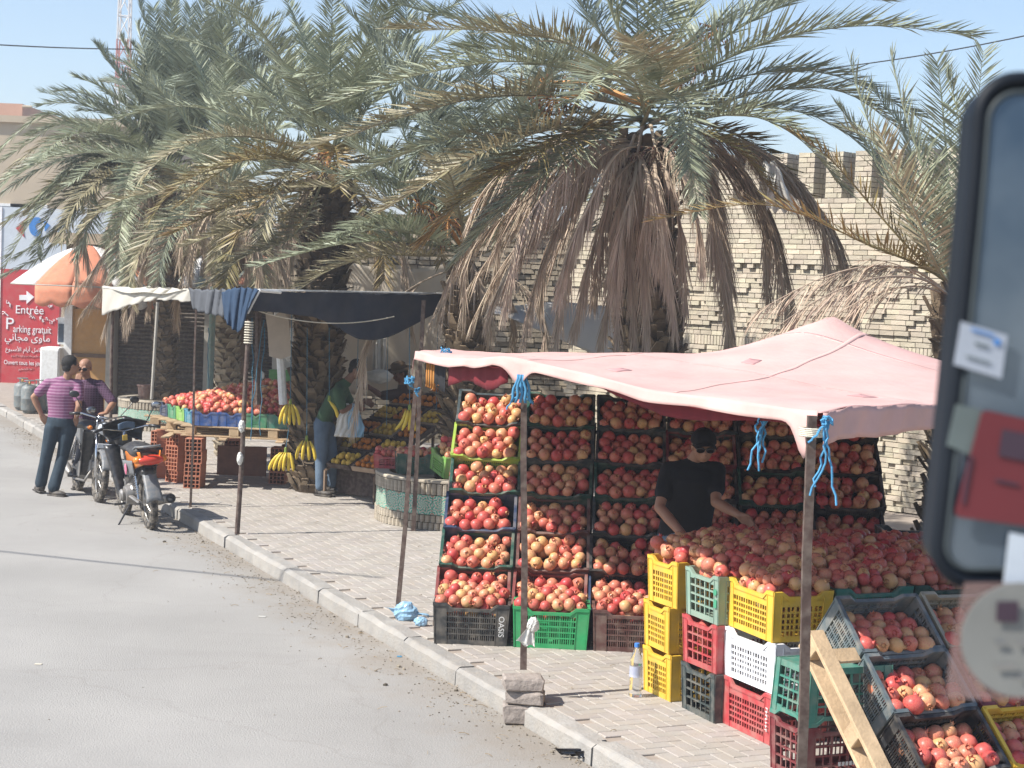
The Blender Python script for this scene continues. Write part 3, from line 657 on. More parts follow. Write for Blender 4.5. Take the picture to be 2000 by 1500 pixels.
PC = V(-.52, 18.6, 0)
planter(PC, .93, .53, 'round planter with green star tiles, around the middle palm', seed=1)
planter(V(-5.75, 28.3, 0), .82, .50, 'round planter around the left palm trunk by the shutters', seed=2)
m_pot = mat('brown_plastic_pot', (.20, .11, .085), rough=.6, dust=.3); a = D(282, 764, 28.0); a.z = .5
t = thing('plant_pot', 'brown plastic pot standing on the left planter rim by the shutters', 'pot', a); B().lathe([(.08, 0), (.115, .20), (.125, .205), (.125, .235), (.11, .235), (.10, .04)], n=18).build('pot', m_pot, parent=t, smooth=40); B().lathe([(.10, .2), (.02, .21)], n=14).build('soil', m_sand, parent=t)
# ================================================================== CRATES
def crate_mesh(Lx, Ly, H, style, name='crate'):
    bb = B(); tp = lambda z: .945 + .055 * (z / H)
    def side(o, u, L_, nrm, dip, corner, nrow, nsl, bot=.035, solid=0.):
        o = Vector(o); u = Vector(u); nrm = Vector(nrm)
        def bar(a0, a1, z0, z1, th, off=0.):
            c = o + u * ((a0 + a1) / 2) + V(0, 0, (z0 + z1) / 2) - nrm * (th / 2 + off)
            X, Y = (abs(u.x) * (a1 - a0) + abs(nrm.x) * th), (abs(u.y) * (a1 - a0) + abs(nrm.y) * th); bb.box(c, (X, Y, z1 - z0))
        top = lambda a: H - dip * min(1, max(0, min(a - corner, L_ - corner - a) / .045)) if dip else H
        cw = corner
        bar(0, cw, .0, H - .02, .010); bar(L_ - cw, L_, .0, H - .02, .010)           # corner panels
        bar(cw, L_ - cw, 0, bot, .012)
        hm = H - dip
        if solid: bar(cw, L_ - cw, hm - solid - .02, hm - .02, .008)
        z0, z1 = bot, hm - .02 - solid
        for r_ in range(1, nrow): z = z0 + (z1 - z0) * r_ / nrow; bar(cw, L_ - cw, z - .005, z + .005, .014)
        for k in range(1, nsl):
            a = cw + (L_ - 2 * cw) * k / nsl; wide = (k % max(2, nsl // 4) == 0); w2 = .006 if wide else .0035; bar(a - w2, a + w2, z0, z1, .012 if wide else .006, .001)
        for a in (0.003, cw - .003, L_ - cw + .003, L_ - .003): bar(a - .003, a + .003, .0, H - .02, .004, -.004)
        # rim: follows the dip, with a lip that stands proud
        pts = [(0, H), (cw, H), (cw + .045, H - dip), (L_ - cw - .045, H - dip), (L_ - cw, H), (L_, H)] if dip else [(0, H), (L_, H)]
        for (a0, z0_), (a1, z1_) in zip(pts, pts[1:]):
            vs = []
            for a, z in ((a0, z0_), (a1, z1_)):
                p = o + u * a
                for dn, dz in ((.006, 0), (.006, -.022), (-.016, -.022), (-.016, 0)): vs.append(p + nrm * dn + V(0, 0, z + dz))
            f = [(0, 1, 5, 4), (1, 2, 6, 5), (2, 3, 7, 6), (3, 0, 4, 7), (0, 3, 2, 1), (4, 5, 6, 7)]
            bb.add(vs, f)
            if abs(z0_ - z1_) > .001: # wall behind the sloping rim
                q = [o + u * a0 + V(0, 0, hm - .03), o + u * a1 + V(0, 0, hm - .03), o + u * a1 + V(0, 0, z1_ - .015), o + u * a0 + V(0, 0, z0_ - .015)]; q2 = [p - nrm * .008 for p in q]
                bb.add(q + q2, [(0, 1, 2, 3), (7, 6, 5, 4), (0, 4, 5, 1), (2, 6, 7, 3), (1, 5, 6, 2), (3, 7, 4, 0)])
    x, y = Lx / 2, Ly / 2
    if style == 'slit': a = (.035, .095, 5, 22); c = (.0, .07, 5, 14); sol = 0
    elif style == 'lattice': a = (.035, .075, 5, 14); c = (.03, .06, 5, 9); sol = .04
    elif style == 'open': a = (.03, .06, 4, 8); c = (.03, .055, 4, 5); sol = .0
    else: a = (.02, .05, 4, 10); c = (.0, .05, 4, 6); sol = .02
    side((-x, -y, 0), (1, 0, 0), Lx, (0, -1, 0), a[0], a[1], a[2], a[3], solid=sol); side((-x, y, 0), (1, 0, 0), Lx, (0, 1, 0), a[0], a[1], a[2], a[3], solid=sol)
    side((-x, -y, 0), (0, 1, 0), Ly, (-1, 0, 0), c[0], c[1], c[2], c[3], solid=sol); side((x, -y, 0), (0, 1, 0), Ly, (1, 0, 0), c[0], c[1], c[2], c[3], solid=sol)
    bb.box((0, 0, .008), (Lx - .02, Ly - .02, .008))
    bb.v = [(p[0] * tp(p[2]), p[1] * tp(p[2]), p[2]) for p in bb.v]
    return bb.mesh(name, m_any)
m_any = mat('plastic_black', (.020, .021, .023), rough=.42, spec=.4, noise=.3, nscale=6, dust=.22)
def plast(n, c, **k): return mat('plastic_' + n, c, rough=.42, spec=.42, noise=.14, nscale=5, dust=k.get('dust', .34), bump=.12, bscale=30)
PL = dict(black=m_any, charcoal=plast('charcoal', (.040, .042, .042)), dgrey=plast('dark_grey', (.045, .06, .06)), dgreen=plast('dark_green', (.022, .075, .055)), green=plast('bright_green', (.035, .34, .12), dust=.1),
          ygreen=plast('yellow_green', (.30, .42, .06)), brown=plast('brown', (.12, .055, .048)), rbrown=plast('red_brown', (.20, .055, .05)), dred=plast('dark_red', (.17, .03, .035)), red=plast('red', (.42, .055, .06)),
          yellow=plast('yellow', (.68, .43, .045), dust=.15), white=plast('white', (.74, .75, .77), dust=.15), ggreen=plast('grey_green', (.22, .33, .26)), navy=plast('navy', (.03, .05, .10)), blue=plast('blue', (.035, .10, .30)),
          teal=plast('teal', (.05, .22, .30)), lime=plast('lime', (.22, .44, .10)), mgreen=plast('mid_green', (.05, .24, .12)), bgreen=plast('bottle_green', (.05, .20, .15)), grey=plast('pale_grey', (.10, .125, .135), dust=.5), beige=plast('beige_rim', (.30, .27, .20)))
CRM = {}
def crate(style, dims, colour, M_, label, group=None, name='crate'):
    k = (style, dims)
    if k not in CRM: CRM[k] = crate_mesh(*dims, style)
    return put(CRM[k], name, M_, m=PL[colour], label=label, cat='crate', group=group)
def lettering_on(parent, txt, size, M_, m):
    me = text_mesh(txt, size, .0008); me.materials.append(m); return put(me, 'lettering', M_, parent=parent)

# ------------------------------------------------------------------ pomegranates
m_pom = pom_material()
def pom_mesh(seed, n=14, m_=9, teeth=6):
    r_ = random.Random(seed); bb = B(); ph = r_.uniform(0, 6); a1, a2 = r_.uniform(.02, .055), r_.uniform(.01, .05); lob = r_.choice((5, 6)); vs = []
    bb.ball((0, 0, 0), (1, 1, .93), n, m_)
    for p in bb.v:
        an = atan2(p[1], p[0]); s = 1 + a1 * cos(lob * an + ph) * (1 - p[2] ** 2) + a2 * cos(2 * an + ph * 2); vs.append((p[0] * s, p[1] * s, p[2] + .03 * (p[0] * cos(ph))))
    bb.v = vs
    if teeth:   # calyx crown
        base = [(cos(2 * pi * k / teeth), sin(2 * pi * k / teeth)) for k in range(teeth)]; z0 = .88
        c = [(x * .30, y * .30, z0) for x, y in base] + [(x * .25, y * .25, z0 + .16) for x, y in base] + [(x * .44, y * .44, z0 + .42) for x, y in base]
        f = []
        for k in range(teeth): q = (k + 1) % teeth; f += [(k, q, teeth + q, teeth + k), (teeth + k, teeth + q, 2 * teeth + k)]
        bb.add(c, f)
    return bb
PM = [pom_mesh(i) for i in range(6)]; PMe = [q.mesh('pomegranate', m_pom, smooth=True) for q in PM]
POMS = []       # (centre, radius, label, group, exposed)
def quat_rand(up=.5):
    q = Quaternion((RR.gauss(0, 1), RR.gauss(0, 1), RR.gauss(0, 1), RR.gauss(0, 1))); q.normalize()
    if RR.random() < .4: q = V(RR.gauss(0, .5), -1 + RR.gauss(0, .3), .5 + RR.gauss(0, .5)).normalized().to_track_quat('Z', 'Y')
    return q
ORD = ['first', 'second', 'third', 'fourth', 'fifth', 'sixth', 'seventh', 'eighth', 'ninth']
def fill_crate(M_, dims, desc, slope=.11, rows=4, top=-.025, rad=.045, under=True, heap=0., frac=1.):
    Lx, Ly, H = dims; names = ['front', 'second', 'third', 'fourth', 'back'] if rows != 4 else ['front', 'second', 'third', 'back']
    for j in range(rows):
        y = -Ly / 2 + .052 + j * (Ly - .105) / max(1, rows - 1) * .93; n = (6 if j % 2 == 0 else 5) if rad < .048 else (5 if j % 2 == 0 else 5)
        z = H + top - slope * j / max(1, rows - 1) + heap * sin(pi * (j + .5) / rows)
        k = 0
        for i in range(n):
            x = ((i - (n - 1) / 2) * .088 * (Lx / .55)) if rad < .048 else ((i - (n - 1) / 2) * .100 + (.018 if j % 2 else -.018)); r_ = rad * RR.uniform(.84, 1.12)
            if RR.random() > frac: continue
            zz = z + RR.uniform(-.012, .012) + (.02 if (j == rows - 1 and RR.random() < .25) else 0) + heap * .6 * cos(pi * (i / (n - 1) - .5))
            p = M_ @ V(x + RR.uniform(-.010, .010), y + RR.uniform(-.008, .008), zz); k += 1
            POMS.append((p, r_, 'pomegranate, %s from left, %s row, %s' % (ORD[k - 1], names[j], desc), None, True))
            if under:
                p2 = M_ @ V(x + .03 * (1 if i < n / 2 else -1) + RR.uniform(-.01, .01), y + .02, max(.05, zz - .07)); POMS.append((p2, rad, '', None, False))

CD = (.55, .37, .30)
# ---- the inclined display: 6 tiers x 6 columns, bottom front row upright
dr = R(-1.6); RX = V(cos(dr), sin(dr), 0); RY = V(-sin(dr), cos(dr), 0); TL = R(40)
UU = (RY * cos(TL) + V(0, 0, sin(TL))); NN = (-RY * sin(TL) + V(0, 0, cos(TL)))
PX0 = V(-.575, 0, 0)  # left edge of the column 1
colnames = ['leftmost', 'second', 'third', 'fourth', 'fifth', 'rightmost']
tiers = ['lowest tilted', 'second', 'third', 'fourth', 'fifth', 'top']   # bottom up
cols = [['rbrown', 'dgreen', 'navy', 'dgreen', 'ygreen', 'dgrey'], ['rbrown', 'brown', 'brown', 'dgreen', 'dgrey', 'dgreen'], ['navy', 'black', 'dgrey', 'dgreen', 'charcoal', 'dgrey'],
        ['black', 'dred', 'charcoal', 'black', 'dred', 'dgrey'], ['charcoal', 'black', 'black', 'dgreen', 'black', 'charcoal'], ['beige', 'dgrey', 'black', 'charcoal', 'black', 'black']]
cword = dict(rbrown='red-brown', dgreen='dark green', navy='navy', ygreen='yellow-green', dgrey='dark grey', brown='brown', black='black', dred='dark red', charcoal='charcoal', beige='beige-rimmed', green='bright green')
def back_rim(i, k):     # centre of the back rim of column i, tier k
    f = k / 5.; xl = D(897, 760, 13.98).x * f + D(858, 1108, 12.76).x * (1 - f); pit = .575 * f + .572 * (1 - f)
    base = V(xl + .275 + i * pit, 12.76 + (13.98 - 12.76) * f, .465 + (1.735 - .465) * f); return base + V(0, -.016 * i, 0)
for i in range(6):
    for k in range(6):
        j = V(RR.uniform(-.008, .008), RR.uniform(-.01, .01), RR.uniform(-.008, .008)); a = RR.uniform(-.025, .025)
        c = back_rim(i, k) + j - UU * (CD[1] / 2) - NN * CD[2]
        M_ = axes(RX, UU, NN, c) @ Matrix.Rotation(a, 4, 'Z')
        cn = cols[i][k]; desc = '%s crate, %s tier, %s column' % (cword[cn], tiers[k], colnames[i])
        crate('slit', CD, cn, M_, 'tilted %s plastic crate of pomegranates, %s tier of the %s display column' % (cword[cn], tiers[k], colnames[i]), 'tilted crates of the pomegranate display')
        fill_crate(M_, CD, desc, slope=.038 + RR.uniform(-.02, .02), top=RR.choice((-.01, -.02, -.03)), rad=.0505, frac=.97)
fr = ['charcoal', 'green', 'brown', 'black']; m_wlet = mat('white_ink', (.62, .62, .60), rough=.6)
for i in range(4):
    p = G(845, 1254) + RX * (i * .578) + V(0, .0, 0); c = p + RX * .275 + RY * (CD[1] / 2 - .05)
    M_ = axes(RX, RY, V(0, 0, 1), c); cn = fr[i]
    o = crate('slit', CD, cn, M_, ['upright charcoal crate lettered OASIS, front left foot of the pomegranate display', 'bright green crate standing second in the front row of the display', 'upright brown crate, third in the front row beside the yellow stack', 'upright black crate at the shaded right end of the front row'][i], 'upright crates at the foot of the display')
    fill_crate(M_, CD, '%s upright front crate' % cword[cn], slope=-.05, top=-.005, rows=4, heap=.02)
    if i == 0: lettering_on(o, 'OASIS', .058, Matrix.Translation(V(.219, -CD[1] / 2 - .006, .145)) @ Matrix.Rotation(R(90), 4, 'X') @ Matrix.Rotation(R(-90), 4, 'Z'), m_wlet)
# supporting rack under the tilted crates
m_iron = mat('rusty_steel', (.085, .055, .045), rough=.75, metal=.3, noise=.3, nscale=10, dust=.25); m_wood = mat('pallet_wood', (.42, .30, .18), rough=.88, noise=.2, nscale=6, rnd=.12, bump=.4, bscale=60); m_dwood = mat('dark_weathered_wood', (.16, .11, .075), rough=.9, noise=.3, nscale=6, bump=.4)
t = thing('display_rack', 'dark steel stepped rack under the tilted pomegranate crates', 'rack', V(1.2, 13.6, 0))
for i in range(7):
    a = back_rim(i, 0) - RX * .29 - NN * .33 - UU * .36; c = back_rim(i, 5) - RX * .29 - NN * .33; q = B(); q.tube([a, c], .018, 4); q.tube([c, V(c.x, c.y + .02, 0)], .018, 4); q.build('leg', m_iron, parent=t, world=True)
for k in range(0, 6):
    a = back_rim(0, k) - RX * .29 - NN * .34 - UU * .1; c = back_rim(5, k) + RX * .29 - NN * .34 - UU * .1; B().tube([a, c], .016, 4).build('shelf_bar', m_iron, parent=t, world=True)
for i in range(6):
    a = back_rim(i, 5) + V(0, .05, 0); B().box((a.x, a.y + .12, (a.z - .3) / 2), (.5, .03, a.z - .35)).build('back_panel', m_dwood, parent=t, world=True)

# ---- stacks along the heap
yaw = KANG - R(1.0)
d1 = V(cos(yaw), sin(yaw), 0); d2 = V(d1.y, -d1.x, 0)
def stack(corner, L1, L2, H, items, styl):
    """corner = near right foot; L1 runs away along the kerb, L2 runs to the right"""
    z = 0
    for n, (cn, style, lab, flip, jx, rot_) in enumerate(items):
        long1 = L1 > L2; dims = (max(L1, L2), min(L1, L2), H)
        c = corner + d1 * (L1 / 2 + jx) + d2 * (L2 / 2) + V(0, 0, z)
        # the crate's long axis along d1 or d2
        X = d1 if long1 else d2; Y = V(-X.y, X.x, 0)
        M_ = axes(X, Y, V(0, 0, 1), c) @ Matrix.Rotation(R(rot_), 4, 'Z')
        if flip: M_ = M_ @ Matrix.Translation(V(0, 0, H)) @ Matrix.Rotation(pi, 4, 'X')
        o = crate(style, dims, cn, M_, lab, 'crates stacked round the pomegranate table'); z += H + .002
        if n == len(items) - 1 and not flip: TOPS.append((M_, dims, cn))
        yield o, M_, dims
TOPS = []
S1 = list(stack(G(1305, 1372), .36, .55, .298, [('yellow', 'lattice', 'yellow crate at the foot of the far left yellow stack, behind the water bottle', 0, 0, 1), ('yellow', 'lattice', 'middle yellow crate of the far left stack beside the brown crate', 0, .02, -2), ('yellow', 'lattice', 'top yellow crate of the far left stack, brimming with pomegranates', 0, -.01, 3)], 'l'))
S2 = list(stack(G(1392, 1414), .41, .55, .298, [('dgrey', 'open', 'dark slate crate at the foot of the stack between yellow and red', 0, 0, 0), ('red', 'open', 'faded red crate in the middle of the second stack', 0, .01, 1), ('ggreen', 'open', 'pale grey-green crate with stickers on top of the second stack', 0, 0, -1)], 'l'))
S3 = list(stack(G(1503, 1458), .55, .40, .298, [('red', 'lattice', 'bright red crate on the ground under the white crate', 0, 0, 0), ('white', 'lattice', 'white crate between the red crate and the large yellow crate', 0, 0, 1), ('yellow', 'lattice', 'large yellow crate on the white crate, full of pomegranates', 0, .01, -2)], 'l'))
c4 = V(1.645, 8.9, 0)
S4 = list(stack(c4, .36, .56, .31, [('dred', 'open', 'dark red crate with a white printed line under the green crate', 0, 0, 0), ('bgreen', 'open', 'empty green crate turned upside down beside the wooden pallet', 1, 0, 0)], 'l'))
for st in (S1, S2, S3): M_, dims = st[-1][1], st[-1][2]; fill_crate(M_, dims, {'S': ''}.get('x', '') + ['top yellow stack crate', 'grey-green stack crate', 'large yellow crate on the white one'][[S1, S2, S3].index(st)], slope=-.02, top=.0, heap=.03)
for st in (S2,): fill_crate(st[1][1], st[1][2], 'faded red middle crate', slope=0, top=-.07)
o, M_, dims = S3[0]; Hh = dims[2]
# corner lettering of the red crate and the printed line of the dark red crate
pm_ = B(); rq = random.Random(4)
for k in range(7): z = .215 - k * .021; pm_.box((-dims[0] / 2 * .975 + .034, dims[1] / 2 * .985 + .009, z), (.021, .003, .005)); pm_.box((-dims[0] / 2 * .975 + .034 + rq.choice((-.008, .0, .008)), dims[1] / 2 * .985 + .009, z - .0065), (.006, .003, .0085))
pm_.build('printed_marks', m_wlet, parent=o, kind='stuff')
o, M_, dims = S4[0]
pl = B()
for k in range(9): pl.box((-.06 + k * .024, -dims[1] / 2 * .96 - .009, .10), (.016, .003, .022))
pl.build('printed_marks', m_wlet, parent=o, kind='stuff')
o, M_, dims = S2[2]
m_stk = mat('green_sticker', (.06, .28, .16), rough=.5); st_ = B()
for k in range(3): st_.lathe([(.018, 0), (.018, .003)], c=(-.0, 0, 0), n=12); break
B().lathe([(.020, 0), (.020, .003)], c=(-dims[0] / 2 * .99 - .006, -dims[1] / 2 + .028, .20), axis=(-1, 0, 0), n=14).build('sticker', m_stk, parent=o)
B().box((-dims[0] / 2 * .98 - .006, -dims[1] / 2 + .028, .13), (.003, .035, .05)).build('sticker', m_stk, parent=o)
# crates carrying the rest of the heap (in the shade, right of the yellow one)
GRY = [('bgreen', 'dark bottle-green crate in the shade behind the third post'), ('blue', 'blue crate wedged between the yellow crate and the post'), ('black', 'black crate at the back of the heap'), ('dgreen', 'deep green crate under the right end of the heap')]
tb = thing('market_table', 'low wooden pallet table hidden under the pomegranate heap', 'table', V(2.0, 10.5, 0))
for k in range(7): B().box(V(2.2, 10.85, .72) + d2 * 0 + d1 * (k * .17 - .52), (1.75, .10, .02), Matrix.Rotation(atan2(d2.y, d2.x), 3, 'Z')).build('plank', m_wood, parent=tb, world=True)
for x, y in ((-.8, -.5), (.8, -.5), (-.8, .5), (.8, .5)): p = V(2.2, 10.85, 0) + d2 * x + d1 * y; B().box2(p - V(.04, .04, 0), p + V(.04, .04, .705)).build('leg', m_dwood, parent=tb, world=True)
base = G(1503, 1458) + d2 * .42
for n, (cn, lb) in enumerate((('bgreen', 'bottle-green crate of pomegranates on the shaded side behind the third post'), ('dgreen', 'deep green crate right of the bottle-green one at the heap front'), ('black', 'black crate at the far right of the heap front'))):
    for lv in range(3):
        c = base + d2 * (.29 + n * .57) + d1 * .22 + V(0, 0, lv * .30); M_ = axes(d2, d1 * 1.0, V(0, 0, 1), c); 
        crate('slit', (.55, .37, .298), cn if lv == 2 else ['black', 'charcoal'][(n + lv) % 2], M_, lb if lv == 2 else '%s crate in the shade, %s of the stack under the %s crate' % (['black', 'charcoal'][(n + lv) % 2], ['bottom', 'middle'][lv], ['bottle-green', 'deep green', 'far right black'][n]), 'crates stacked round the pomegranate table')
    fill_crate(M_, (.55, .37, .298), ['bottle-green crate', 'deep green crate', 'far right heap crate'][n], slope=-.03, top=.0, heap=.03)
# the loose heap
hp = [V(.98, 11.05, 0), V(1.22, 10.35, 0) , V(1.78, 10.0, 0), V(3.35, 10.45, 0), V(3.1, 11.55, 0), V(1.35, 11.55, 0)]
def inside(p, poly):
    c = False; n = len(poly)
    for i in range(n):
        a, b_ = poly[i], poly[(i + 1) % n]
        if (a.y > p.y) != (b_.y > p.y) and p.x < (b_.x - a.x) * (p.y - a.y) / (b_.y - a.y) + a.x: c = not c
    return c
def edge_d(p, poly):
    m = 9
    for i in range(len(poly)):
        a, b_ = poly[i], poly[(i + 1) % len(poly)]; t_ = max(0, min(1, (p - a).dot(b_ - a) / (b_ - a).length_squared)); m = min(m, (p - (a + (b_ - a) * t_)).length)
    return m
def heap(poly, zb, rise, sp, desc, group, rad, layers=2, bump=None):
    xs = [p.x for p in poly]; ys = [p.y for p in poly]; y = min(ys); r_ = 0
    while y < max(ys):
        x = min(xs) + (sp / 2 if r_ % 2 else 0)
        while x < max(xs):
            p = V(x + RR.uniform(-.3, .3) * sp, y + RR.uniform(-.3, .3) * sp, 0)
            if inside(p, poly):
                e = edge_d(p, poly); z = zb + rise * (1 - exp(-e / .28)) + RR.uniform(-.028, .028) + (bump(p) if bump else 0)
                POMS.append((V(p.x, p.y, z), rad * RR.uniform(.86, 1.12), desc, group, True))
                for l in range(1, layers): POMS.append((V(p.x + .03, p.y + .03, z - .065 * l), rad, '', None, False))
            x += sp
        y += sp * .84; r_ += 1
heap(hp, .925, .125, .083, 'loose red pomegranate in the big heap before the black-shirted man', 'pomegranates heaped on the main table', .046)

# ---- tilted rack at the lower right with the leaning pallet
t2 = R(42); sdn = (-KD * cos(t2) - V(0, 0, sin(t2))); upn = (-KD * sin(t2) + V(0, 0, cos(t2))); ubk = -sdn
rk0 = V(1.845, 9.30, .95)
rc = [[('charcoal', 'black grey-dusted crate'), ('dgrey', 'slate grey crate'), ('black', 'black crate')], [('beige', 'tan-rimmed crate'), ('dred', 'dark red crate'), ('yellow', 'yellow crate')], [('dgrey', 'grey crate'), ('dgreen', 'dark green crate'), ('black', 'black crate')]]
for i in range(3):
    for k in range(3):
        cn, ds = rc[i][k]; bk = rk0 + KN * (.275 + i * .585) + sdn * (k * .385) + V(0, 0, (0, .0, .0)[i]); ctr = bk + sdn * (CD[1] / 2) - upn * CD[2]
        M_ = axes(KN, ubk, upn, ctr) @ Matrix.Rotation(R(RR.uniform(-2, 2)), 4, 'Z')
        nm = ['top', 'middle', 'lower'][k] + ' ' + ['left', 'centre', 'right'][i]
        crate('slit', CD, cn if not (i == 0 and k < 2) else 'grey', M_, 'tilted %s of pomegranates, %s of the rack at bottom right' % (ds, nm), 'tilted crates beside the leaning pallet')
        if P(ctr)[1] < 1700: fill_crate(M_, CD, '%s %s beside the pallet' % (nm, ds), slope=.11, top=-.025, rad=.053, frac=.97)
pt = thing('pallet', 'raw wooden pallet leaning under the tilted crates at bottom right', 'pallet', rk0 + V(-.1, -.5, -.9))
pa = G(1655, 1248, .64)
pst = V(1.665, 8.80, .82)
def pbox(c, dx, dy, dz, nm): 
    q = B(); q.bbox((0, 0, 0), (dx, dy, dz), bev=.004); M_ = axes(sdn, KN, sdn.cross(KN), c); q.v = [tuple(M_ @ Vector(p)) for p in q.v]; q.build(nm, m_wood, parent=pt, world=True)
for side_ in (0,):
    pbox(pst + KN * side_ + sdn * .58, 1.25, .095, .022, 'plank'); pbox(pst + KN * side_ + sdn * .58 - upn * .115, 1.25, .095, .022, 'plank')
    for s in (.02, .56, 1.12): pbox(pst + KN * side_ + sdn * s - upn * .0575, .10, .09, .09, 'block')
for s in (.03, 1.14): pbox(pst + KN * .16 + sdn * s + upn * -.137, .09, .30, .018, 'slat')

# ---- place every pomegranate: the 292 nearest in view are things, the rest one mass
def flush_poms():
    ex = [q for q in POMS if q[4] and inframe(q[0], 30) and P(q[0])[0] < 1890]
    ex.sort(key=lambda q: P(q[0])[2] + (.9 if q[3] else 0)); near = set(id(q) for q in ex[:292]); rest_v = []; rest_f = []; n0 = 0
    lo = [pom_mesh(20 + i, 10, 6, 5) for i in range(3)]; lov = [np.array(q.v) for q in lo]
    for i, q in enumerate(POMS):
        p, r_, lab, grp, e = q; qt = quat_rand(); s = r_
        if id(q) in near:
            M_ = Matrix.Translation(p) @ qt.to_matrix().to_4x4() @ Matrix.Diagonal((s * RR.uniform(.94, 1.05), s, s, 1))
            o = put(PMe[i % 6], 'pomegranate', M_, label=lab, cat='pomegranate', group=grp or 'pomegranates in the display crates')
        else:
            k = i % 3; a = lov[k] * s; mtx = np.array(qt.to_matrix()); a = a @ mtx.T + np.array(p); rest_v.append(a); rest_f += [tuple(x + n0 for x in f) for f in lo[k].f]; n0 += len(a)
    me = bpy.data.meshes.new('pomegranate_pile'); me.from_pydata(np.concatenate(rest_v).tolist(), [], rest_f); me.materials.append(m_pom); me.shade_smooth()
    tag(link('pomegranate_pile', me), label='hundreds of red and pale pomegranates filling the farther crates and heaps', cat='pomegranates', kind='stuff')
# ================================================================== PINK AWNING STALL
m_pink_t = mat('faded_pink_canvas', (.57, .35, .315), rough=.92, noise=.10, nscale=1.3, dust=.16, bump=.9, bscale=7, tl=.04); m_red_l = mat('red_canvas_lining', (.17, .014, .02), rough=.9, noise=.15, tl=.10)
m_blk = mat('black_cloth', (.012, .012, .014), rough=.9); m_cord = mat('blue_cord', (.05, .15, .22), rough=.8); m_rope = mat('blue_rope', (.07, .26, .44), rough=.8, rnd=.2); m_tape = mat('pale_rope', (.55, .50, .40), rough=.8); m_stripe = mat('orange_stripe', (.45, .20, .05), rough=.9)
p1b = G(775, 1208); p1t = D(815, 735, 13.2); p2b = G(1020, 1362); p2b.z = .18; p2t = D(1024, 716, 10.72); p3b = V(1.40, 7.63, 0); p3t = D(1586, 812, 7.63)
def post(a, b_, w_, label, m=m_iron, sq=True):
    mid = (Vector(a) + Vector(b_)) / 2; return B().tube([a, a.lerp(b_, .35) + V(.006, 0, 0), a.lerp(b_, .7) - V(.004, 0, 0), b_], [w_, w_ * .96, w_ * .92, w_ * .9], 4 if sq else 10, up=(1, 1, 0) if sq else None).build('post', m, world=True, label=label, cat='post', group='posts holding the awnings')
post(p1b, p1t + V(0, 0, .05), .025, 'leaning dark steel post at the left end of the pink awning', m_iron)
post(p2b, p2t, .030, 'rusty square post standing on stacked bricks at the kerb')
post(p3b, p3t, .031, 'nearest rusty square post, in front of the yellow and white crates')
net = [[V(-.75, 13.15, 2.06), V(-.36, 11.95, 2.085), V(.06, 10.7, 2.14), V(.75, 9.16, 2.085), V(1.40, 7.63, 2.09)],
       [V(-.35, 13.6, 2.07), V(.12, 12.5, 2.08), V(.70, 11.3, 2.15), V(1.35, 10.0, 2.12), V(2.1, 8.6, 2.08)],
       [V(.25, 14.1, 2.05), V(.8, 13.1, 2.10), V(1.3, 12.2, 2.13), V(1.95, 11.1, 2.20), V(2.9, 9.7, 2.08)],
       [V(.85, 15.1, 2.03), V(1.6, 14.9, 2.08), V(2.4, 14.6, 2.10), V(3.3, 13.9, 2.12), V(4.3, 12.0, 2.05)]]
def cr(p, t):   # Catmull-Rom through a list
    n = len(p) - 1; x = min(max(t, 0), .99999) * n; i = int(x); f = x - i; g = lambda k: p[min(max(k, 0), n)]
    a, b_, c, d = g(i - 1), g(i), g(i + 1), g(i + 2)
    return .5 * ((2 * b_) + (c - a) * f + (2 * a - 5 * b_ + 4 * c - d) * f * f + (3 * b_ - a - 3 * c + d) * f ** 3)
def awn(u, v, dz=0.):
    p = cr([cr(r_, u) for r_ in net], v)
    g = exp(-sqrt(((p.x - 2.2) / 1.1) ** 2 + ((p.y - 11.8) / 1.5) ** 2 + .002) / .42); p = p + V(0, 0, .33 * g)
    w_ = .004 * sin(u * 31 + v * 9) + .005 * sin(v * 34 - u * 15) * (1 - v) + .010 * sin(u * 7 + 1) * sin(v * 11) + .005 * abs(sin(u * 46 + v * 22)) * exp(-((v - .35) / .3) ** 2); edge = (1 - v) ** 6
    return p + V(0, 0, w_ + dz - .022 * edge * sin(u * pi * 2) ** 2)
def seam_along(u0, u1, v0, v1, nm, w_=.012, n=60):
    def fn(a, b_): u = u0 + (u1 - u0) * a; v = v0 + (v1 - v0) * a; p = awn(u, v, .0012); q = awn(min(1, u + (.006 if v0 != v1 else 0)), min(1, v + (.006 if u0 != u1 else 0)), .0012); return p.lerp(q, b_)
    B().sheet(fn, n, 1, .0008).build(nm, m_pink_t, parent=at, world=True, smooth=True)
at = thing('awning', 'faded pink canvas awning stretched over the pomegranate display on rusty posts', 'awning', (1.2, 11, 2.1))
B().sheet(lambda u, v: awn(u, v), 84, 48, .003).build('canvas', m_pink_t, parent=at, world=True, smooth=True)
B().sheet(lambda u, v: awn(.012 + .976 * u, .012 + .976 * v, -.016), 84, 48, .003).build('lining', m_red_l, parent=at, world=True, smooth=True)
seam_along(.5, .5, .02, .98, 'seam'); seam_along(.02, .98, .36, .36, 'seam'); seam_along(.02, .98, .70, .70, 'seam'); seam_along(.78, .78, .02, .98, 'seam')
for (u_, v_) in ((.34, .22), (.62, .12), (.71, .45), (.9, .3)):
    B().sheet(lambda a, b_, u_=u_, v_=v_: awn(u_ + .022 * a, v_ + .05 * b_, .002), 4, 4, .001).build('patch', mat('dark_pink_patch', (.46, .25, .24), rough=.9), parent=at, world=True, smooth=True)
